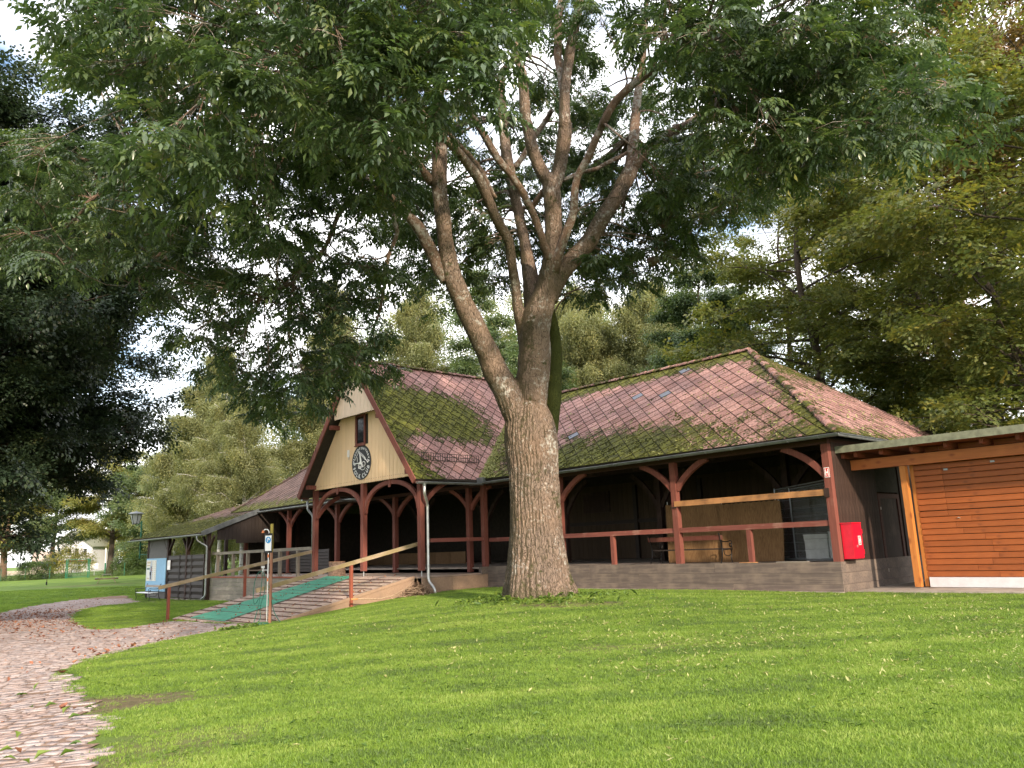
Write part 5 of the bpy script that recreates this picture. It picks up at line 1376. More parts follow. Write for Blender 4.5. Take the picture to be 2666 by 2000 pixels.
def make_spray(kind, seed):
    random.seed(seed); V_, F_ = [], []
    up = Vector((0,0,1))
    if kind == 'ash':
        for k in range(5):
            a = random.uniform(-1.5,1.5); t = random.uniform(.0,.32)
            compound(V_, F_, Vector((t,0,-t*.25)), Vector((math.cos(a)*.9+.15, math.sin(a), random.uniform(-.35,.35))), up, random.uniform(.28,.38), random.choice((3,4,4)))
    elif kind == 'ash_single':
        compound(V_, F_, Vector((0,0,0)), Vector((1,0,.15)), up, .36, 4, .130, .055)
    elif kind == 'beech':
        for k in range(34):
            a = random.uniform(-.9,.9); r_ = random.uniform(.05,.7); p = Vector((r_*math.cos(a), r_*math.sin(a)*.9, random.gauss(0,.04)-.1*r_))
            leaflet(V_, F_, p, Vector((random.uniform(.3,1),random.uniform(-.8,.8),random.uniform(-.35,.1))), up, random.uniform(.08,.12), .065, .1)
    elif kind == 'maple':
        for k in range(22):
            a = random.uniform(-1.1,1.1); r_ = .75*math.sqrt(random.random()); p = Vector((r_*math.cos(a), r_*math.sin(a), random.gauss(0,.035)-.08*r_))
            s_ = random.uniform(.07,.105); yaw = a+random.uniform(-.8,.8); pit = random.uniform(-.5,.15); rol = random.uniform(-.35,.35)
            R_ = Matrix.Rotation(yaw,3,'Z') @ Matrix.Rotation(-pit,3,'Y') @ Matrix.Rotation(rol,3,'X')
            out = [(-.35,0),(-.25,-.62),(.12,-.42),(.38,-.82),(.48,-.30),(1.15,0),(.48,.30),(.38,.82),(.12,.42),(-.25,.62)]
            b = len(V_); V_ += [p + R_@Vector((x*s_,y*s_,0)) for x, y in out] + [p + R_@Vector((.2*s_,0,.04*s_))]
            F_ += [(b+i,b+(i+1)%10,b+10) for i in range(10)]
    elif kind == 'birch':
        for k in range(9):
            a = random.uniform(0,6.3); r_ = random.uniform(0,.45); x, y = r_*math.cos(a), r_*math.sin(a); L = random.uniform(.5,1.3)
            for j in range(int(L*11)):
                z = -L*(j+random.random())/(L*11); p = Vector((x+random.gauss(0,.03), y+random.gauss(0,.03), z))
                b_ = random.uniform(0,6.3); leaflet(V_, F_, p, Vector((math.cos(b_),math.sin(b_),-.7)), up, random.uniform(.075,.11), .06, .1)
    else:                                                   # general broad-leaf tuft
        for k in range(30):
            a = random.uniform(0,6.3); el = random.uniform(-.5,1.0); r_ = random.uniform(.05,.42)
            p = Vector((r_*math.cos(a)*math.cos(el), r_*math.sin(a)*math.cos(el), r_*math.sin(el)))
            leaflet(V_, F_, p, Vector((math.cos(a)+random.uniform(-.6,.6),math.sin(a)+random.uniform(-.6,.6),random.uniform(-.8,.3))), up, random.uniform(.09,.14), .065, .15)
    return V_, F_
def library(key, kind, mat, n=3):
    c = bpy.data.collections.new('lib_'+key)
    for i in range(n):
        V_, F_ = make_spray(kind, 100+i*7+len(key))
        c.objects.link(to_obj(key+'_spray', V_, F_, M[mat], 10 if kind == 'maple' else 4))
    LIB[key] = c; return c
st_ = random.getstate()
library('ash', 'ash', 'ash_leaf', 4); library('beech', 'beech', 'beech_leaf', 3); library('maple', 'maple', 'maple_leaf', 4)
library('rust', 'maple', 'rust_leaf', 3); library('birch', 'birch', 'birch_leaf', 3); library('yellow', 'tuft', 'yellow_leaf', 3); library('green', 'tuft', 'green_leaf', 3); library('hedge', 'tuft', 'hedge_leaf', 2)
random.setstate(st_)
_ng = {}
def scatter_tree(coll):
    if coll.name in _ng: return _ng[coll.name]
    ng = bpy.data.node_groups.new('scatter_'+coll.name, 'GeometryNodeTree')
    ng.interface.new_socket('Geometry', in_out='INPUT', socket_type='NodeSocketGeometry'); ng.interface.new_socket('Geometry', in_out='OUTPUT', socket_type='NodeSocketGeometry')
    N, L = ng.nodes, ng.links
    gi, go = N.new('NodeGroupInput'), N.new('NodeGroupOutput')
    iop = N.new('GeometryNodeInstanceOnPoints'); ci = N.new('GeometryNodeCollectionInfo')
    ci.inputs['Collection'].default_value = coll; ci.inputs['Separate Children'].default_value = True; ci.inputs['Reset Children'].default_value = True
    def attr(name, t):
        a_ = N.new('GeometryNodeInputNamedAttribute'); a_.data_type = t; a_.inputs['Name'].default_value = name; return a_.outputs['Attribute']
    e2r = N.new('FunctionNodeEulerToRotation'); L.new(attr('rot', 'FLOAT_VECTOR'), e2r.inputs[0])
    L.new(gi.outputs[0], iop.inputs['Points']); L.new(ci.outputs[0], iop.inputs['Instance']); iop.inputs['Pick Instance'].default_value = True
    L.new(attr('var', 'INT'), iop.inputs['Instance Index']); L.new(e2r.outputs[0], iop.inputs['Rotation'])
    L.new(attr('sca', 'FLOAT'), iop.inputs['Scale'])
    L.new(iop.outputs[0], go.inputs[0]); _ng[coll.name] = ng; return ng
def scatter(name, coll, P, R, S_, parent=None, kind='stuff', nvar=None):
    P, R, S_ = np.asarray(P, np.float32), np.asarray(R, np.float32), np.asarray(S_, np.float32)
    me = bpy.data.meshes.new(name); me.vertices.add(len(P)); me.vertices.foreach_set('co', P.ravel())
    a_ = me.attributes.new('rot', 'FLOAT_VECTOR', 'POINT'); a_.data.foreach_set('vector', R.ravel())
    a_ = me.attributes.new('sca', 'FLOAT', 'POINT'); a_.data.foreach_set('value', S_)
    a_ = me.attributes.new('var', 'INT', 'POINT'); a_.data.foreach_set('value', RNG.integers(0, nvar or len(coll.objects), len(P)).astype(np.int32))
    o = bpy.data.objects.new(name, me); COL.objects.link(o); o.parent = parent
    md = o.modifiers.new('scatter', 'NODES'); md.node_group = scatter_tree(coll)
    return tag(o, kind=kind)

# ------------------------------------------------------------------ generic tree
DENS = 2.0
def make_tree(name, label, base, H, R, h0, tr, nb, lib, bark, seed, group=None, per=1.0, up=(.25,.8), flat=.3, ssc=1.0, prof='oval', lean=(0,0), sub=5, cat='tree', stems=1, droop=0.0, zb=None):
    rs = random.Random(seed); bx_, by_ = base; z0 = gz(bx_, by_)-.1
    root = empty(name, (bx_, by_, z0), 0, None, label, cat, group)
    tk, br = MB(), MB(); P, Rr, Sc = [], [], []
    for s_i in range(stems):
        sl = (lean[0]+(rs.uniform(-.16,.16) if stems > 1 else 0), lean[1]+(rs.uniform(-.16,.16) if stems > 1 else 0))
        Hs = H*(1 if s_i == 0 else rs.uniform(.75,.95)); pts = []
        for k in range(10):
            t = k/9; pts.append(Vector((sl[0]*Hs*t**1.3 + rs.gauss(0,.012*H)*t, sl[1]*Hs*t**1.3 + rs.gauss(0,.012*H)*t, Hs*.97*t)))
        r0 = tr*(1 if s_i == 0 else .8)
        tk.tube(pts, [r0*(1.25 if k == 0 else 1)*(1-.9*k/9)+.01 for k in range(10)], 9)
        def at(t): f = min(.9999,max(0,t))*9; i = int(f); return pts[i].lerp(pts[min(i+1,9)], f-i)
        for b in range(nb//stems):
            t = h0 + (1-h0)*((b+rs.random())/(nb//stems)); tt = (t-h0)/(1-h0)
            if prof == 'oval': pr = math.sin(math.pi*(.18+.80*tt))**.7
            elif prof == 'cone': pr = (1-tt)**.8+.12
            elif prof == 'beech': pr = .52+.48*math.sin(math.pi*min(1,.12+.80*tt))
            elif prof == 'birch': pr = min(1, 1.25*(1-tt)+.18)*(.55+.45*min(1,tt*4))
            else: pr = .75+.25*math.sin(math.pi*tt)
            L = R*pr*rs.uniform(.7,1.1); az = b*2.39996+rs.uniform(-.5,.5)+s_i; el = rs.uniform(*up)
            d = Vector((math.cos(az)*math.cos(el), math.sin(az)*math.cos(el), math.sin(el))); p = at(t); bp = [p.copy()]; n_ = 6
            for k in range(n_):
                d = (d + Vector((rs.gauss(0,.10), rs.gauss(0,.10), -.07-droop*k*.06+rs.gauss(0,.05)))).normalized(); p = p+d*L/n_; bp.append(p.copy())
            rb = max(.02, r0*(1-.85*t)*.42)
            br.tube(bp, [rb*(1-.85*k/n_)+.006 for k in range(n_+1)], 5, False)
            for q in range(sub):
                f = .28+.72*(q+rs.random())/sub; i = min(n_-1, int(f*n_)); sp = bp[i].lerp(bp[i+1], f*n_-i)
                a2 = az+rs.choice((-1,1))*rs.uniform(.4,1.2); e2_ = rs.uniform(-.15,.5)-droop; L2 = L*rs.uniform(.22,.42)*(1.1-.4*f)
                d2 = Vector((math.cos(a2)*math.cos(e2_), math.sin(a2)*math.cos(e2_), math.sin(e2_))); sp2 = [sp, sp+d2*L2*.5+Vector((0,0,.03)), sp+d2*L2+Vector((0,0,-.05*L2-droop*L2*.4))]
                br.tube(sp2, [rb*.3+.004, rb*.2+.003, .003], 3, False)
                m_ = max(1, int(DENS*per*L2/.42+rs.random()))
                for w in range(m_):
                    g = (w+rs.random())/m_; pp = sp2[0].lerp(sp2[2], .25+.75*g)
                    P.append(tuple(pp+Vector((rs.gauss(0,.16),rs.gauss(0,.16),rs.gauss(0,.10))))); Rr.append((rs.gauss(0,flat), rs.gauss(.12,flat), a2+rs.gauss(0,.7))); Sc.append(ssc*rs.uniform(.75,1.25))
            P.append(tuple(bp[-1])); Rr.append((0,.2,az)); Sc.append(ssc)
    tk.build('trunk', M[bark], root, True); br.build('branches', M[bark], root, True)
    scatter('crown', LIB[lib], P, Rr, Sc, root)
    return root
def bush(name, label, x, y, rx, ry, h, lib, n, seed, group=None, cat='bush', ssc=1.0, boxy=False, z_=None):
    rs = random.Random(seed); z0 = (gz(x, y) if z_ is None else z_)-.05; root = empty(name, (x,y,z0), 0, None, label, cat, group); P, Rr, Sc = [], [], []
    st = MB()
    for k in range(7):
        a = rs.uniform(0,6.3); st.tube([(0.15*math.cos(a)*rx,0.15*math.sin(a)*ry,0),(.4*rx*math.cos(a),.4*ry*math.sin(a),h*.5),(.65*rx*math.cos(a),.65*ry*math.sin(a),h*.85)], [.04,.025,.01], 4, False)
    st.build('stems', M['bark_dark'], root)
    for k in range(n):
        if boxy: p = [rs.uniform(-1,1), rs.uniform(-1,1), rs.random()]; j = rs.randrange(3); p[j] = (1 if rs.random() < .6 or j == 2 else -1)*rs.uniform(.85,1); q = (p[0]*rx, p[1]*ry, abs(p[2])*h)
        else:
            a, u_ = rs.uniform(0,6.3), rs.uniform(-.35,1); c = math.sqrt(max(0,1-u_*u_)); r_ = rs.uniform(.6,1.0)**.5*(1+.18*math.sin(3*a+seed)+.12*math.sin(5*u_*3+a))
            q = (rx*c*math.cos(a)*r_, ry*c*math.sin(a)*r_, h*.42+h*.55*u_*r_)
        P.append(q); Rr.append((rs.gauss(0,.5),rs.gauss(0,.5),rs.uniform(0,6.3))); Sc.append(ssc*rs.uniform(.7,1.25))
    scatter('foliage', LIB[lib], P, Rr, Sc, root); return root
ASH_LIMBS = [[(0.159,20.4,4.857,0.389),(-0.418,20.4,6.091,0.331),(-0.724,20.3,6.804,0.303),(-1.146,20.1,7.71,0.275),(-1.387,19.9,8.303,0.263),(-1.546,19.8,8.795,0.247),(-1.625,19.6,9.507,0.214),(-1.695,19.5,10.348,0.208),(-1.728,19.4,11.193,0.207),(-1.662,19.3,12.041,0.192),(-1.663,19.2,12.291,0.175),(-1.653,19.1,13.47,0.148),(-1.687,19.0,14.573,0.119),(-1.775,18.8,15.618,0.093),(-1.779,18.6,16.661,0.06)],[(-1.652,19.9,8.487,0.167),(-1.843,19.8,8.807,0.176),(-2.002,19.6,9.173,0.167),(-2.226,19.3,9.647,0.158),(-2.508,19.0,9.94,0.137),(-2.783,18.7,10.159,0.123),(-3.073,18.3,10.322,0.098),(-3.349,18.0,10.46,0.077),(-3.999,17.6,11.037,0.061),(-4.506,17.2,11.128,0.048),(-5.048,16.7,11.135,0.039)],[(-2.743,18.7,10.136,0.103),(-3.107,18.5,10.144,0.082),(-3.463,18.3,10.17,0.069),(-3.994,18.2,9.826,0.061),(-4.364,18.0,8.806,0.051),(-4.832,17.9,8.213,0.043),(-5.087,17.8,7.796,0.035),(-5.586,17.7,7.567,0.023)],[(-2.699,18.8,10.073,0.082),(-2.836,18.9,9.781,0.07),(-2.814,19.0,9.354,0.057),(-3.109,19.2,8.722,0.049),(-3.266,19.4,8.081,0.041),(-3.483,19.6,7.311,0.033),(-3.764,19.7,6.723,0.021)],[(-1.97,19.4,11.113,0.129),(-2.169,19.0,11.277,0.106),(-2.426,18.5,11.356,0.088),(-2.746,18.0,11.464,0.074),(-3.24,17.6,11.755,0.065),(-3.762,17.0,12.043,0.056),(-4.263,16.5,11.599,0.043),(-4.437,16.2,11.431,0.05),(-5.325,15.8,11.176,0.046),(-6.169,15.4,11.103,0.034),(-6.895,15.0,11.051,0.019)],[(-1.981,19.5,11.118,0.099),(-2.462,19.7,11.463,0.088),(-3.041,19.9,11.656,0.076),(-3.485,20.0,11.794,0.072),(-4.803,20.1,11.995,0.069),(-6.497,20.0,11.883,0.07),(-7.896,19.8,11.762,0.08),(-9.123,19.6,11.6,0.08),(-10.084,19.4,11.35,0.071),(-10.777,19.2,10.888,0.052),(-11.222,19.1,10.278,0.033)],[(-6.497,20.0,11.883,0.046),(-6.865,19.9,10.956,0.05),(-7.489,19.7,10.689,0.055),(-8.226,19.5,10.235,0.054),(-8.749,19.3,9.591,0.045),(-9.128,19.2,9.091,0.031),(-9.454,19.1,8.598,0.02)],[(-8.224,19.5,10.186,0.036),(-8.954,19.4,10.075,0.046),(-9.573,19.3,9.768,0.041),(-10.218,19.2,9.324,0.032),(-10.87,19.1,9.169,0.018)],[(0.541,20.6,6.185,0.23),(0.432,20.6,6.794,0.202),(0.356,20.6,7.32,0.178),(0.268,20.5,7.777,0.149),(0.189,20.3,8.466,0.136),(0.103,20.1,8.973,0.132),(0.043,19.8,9.522,0.131),(-0.263,19.3,9.938,0.133),(-0.479,18.9,10.374,0.136),(-0.724,18.4,10.742,0.135),(-0.969,18.0,10.928,0.121),(-1.198,17.5,11.004,0.107),(-1.424,17.1,11.039,0.089),(-1.738,16.6,10.991,0.08),(-2.103,16.1,10.914,0.071),(-2.391,15.7,10.825,0.062),(-2.798,15.2,11.235,0.047),(-3.181,14.8,11.214,0.032)],[(-0.24,18.9,10.321,0.05),(-0.533,18.6,10.834,0.062),(-0.826,18.3,11.164,0.057),(-1.19,18.0,11.443,0.053),(-1.709,17.6,11.776,0.049),(-2.263,17.2,12.062,0.04),(-2.534,17.0,12.033,0.032)],[(0.639,20.9,7.885,0.238),(0.616,21.1,8.816,0.23),(0.49,21.4,10.01,0.173),(0.311,21.7,11.258,0.155),(0.127,22.0,12.663,0.161),(-0.017,22.3,14.128,0.157),(-0.032,22.5,14.656,0.155),(-0.034,22.8,16.263,0.134),(0.503,23.0,17.219,0.11),(0.624,23.2,19.098,0.086)],[(1.121,20.2,9.103,0.107),(1.002,20.0,9.431,0.102),(0.73,19.6,10.118,0.098),(0.423,19.2,10.786,0.097),(-0.004,18.8,11.284,0.101),(-0.378,18.4,11.761,0.096),(-0.63,18.0,11.975,0.078),(-0.785,17.6,11.991,0.065),(-0.901,17.2,12.422,0.052),(-0.643,16.9,12.967,0.036)],[(0.477,20.5,5.221,0.433),(0.618,20.5,6.074,0.428),(0.674,20.5,6.888,0.42),(0.811,20.5,7.624,0.381),(1.054,20.5,8.322,0.321),(1.209,20.4,8.996,0.258),(1.302,20.4,9.624,0.252),(1.369,20.3,10.218,0.245),(1.35,20.2,10.817,0.243),(1.331,20.2,11.327,0.24)],[(1.305,20.2,11.235,0.2),(1.02,20.1,11.662,0.183),(0.806,20.0,12.273,0.166),(0.681,19.9,12.93,0.159),(0.642,19.9,13.108,0.155),(0.583,19.8,14.392,0.131),(0.469,19.7,14.816,0.104),(0.456,19.6,15.627,0.081),(0.363,19.5,16.647,0.059)],[(1.37,20.2,11.232,0.205),(1.548,20.2,11.785,0.189),(1.67,20.1,12.434,0.195),(1.741,20.1,13.002,0.193),(1.723,20.0,12.979,0.169),(1.791,19.9,14.019,0.145),(1.999,19.8,15.212,0.143),(2.231,19.6,16.146,0.126),(2.413,19.5,17.212,0.09)],[(1.763,20.0,13.793,0.103),(1.679,20.2,15.004,0.116),(1.7,20.4,16.152,0.125),(1.887,20.6,17.437,0.114)],[(1.237,20.3,8.779,0.141),(1.556,20.0,9.588,0.116),(1.82,19.7,10.208,0.107),(1.921,19.4,10.956,0.103),(2.234,19.1,11.461,0.099),(2.594,18.8,12.174,0.095),(2.634,18.6,12.222,0.103),(2.875,18.4,12.58,0.103),(3.336,18.1,12.904,0.099),(3.836,17.7,13.06,0.085),(4.177,17.3,12.999,0.071),(5.095,16.9,12.969,0.05),(5.903,16.5,13.069,0.029)],[(1.047,20.6,8.088,0.321),(1.383,20.7,8.782,0.305),(1.794,20.7,9.221,0.246),(2.312,20.8,9.814,0.236),(2.748,20.8,10.52,0.226),(3.235,20.8,11.257,0.22),(3.636,20.8,11.96,0.215)],[(3.611,20.8,11.913,0.186),(3.695,20.9,12.495,0.156),(3.841,21.0,13.235,0.145),(3.819,21.1,13.079,0.14),(4.031,21.2,14.288,0.129),(4.303,21.3,15.634,0.103),(4.512,21.4,17.024,0.08),(4.705,21.4,18.379,0.055)],[(3.684,20.8,12.006,0.177),(4.036,20.6,12.394,0.145),(4.578,20.3,12.664,0.136),(5.162,20.0,12.804,0.126),(5.789,19.7,13.168,0.117),(6.095,19.5,13.426,0.103),(6.358,19.2,13.564,0.089),(6.91,18.8,13.743,0.074),(7.523,18.4,13.854,0.06),(8.02,18.0,13.955,0.042)],[(4.432,20.2,12.301,0.078),(4.952,19.9,12.325,0.078),(5.491,19.6,12.188,0.064),(6.02,19.3,11.647,0.045),(6.425,19.0,11.026,0.026)],[(4.815,20.2,12.868,0.08),(5.268,19.5,12.603,0.068),(6.145,18.8,12.46,0.067),(7.159,18.0,12.132,0.061),(8.124,17.3,11.622,0.051),(9.028,16.7,11.089,0.038),(9.697,16.2,10.549,0.021)],[(1.629,20.4,11.46,0.054),(2.05,20.6,11.731,0.059),(2.601,20.7,11.951,0.06),(3.255,20.8,12.265,0.061),(3.69,20.9,12.544,0.052)],[(0.714,21.5,11.054,0.079),(1.046,21.3,11.485,0.079),(1.453,21.0,11.762,0.07)],[(0.318,22.0,12.706,0.088),(0.808,21.6,13.29,0.083),(1.334,21.2,13.904,0.078),(1.429,20.8,13.901,0.062)],[(0.763,20.8,3.923,0.249),(0.973,20.9,4.648,0.234),(1.171,21.1,6.188,0.223),(1.231,21.2,6.917,0.195),(1.198,21.2,7.593,0.153),(1.111,21.1,8.155,0.132)]]
ASH_NAMES = ['A','A1','A1b','A1c','A2','A3','A4','A5','B','B1','Bk','T1','C','C1a','C1b','C1c','C2','C3','C3a','C3b','C3c','C3d','X','X2','X3','D']
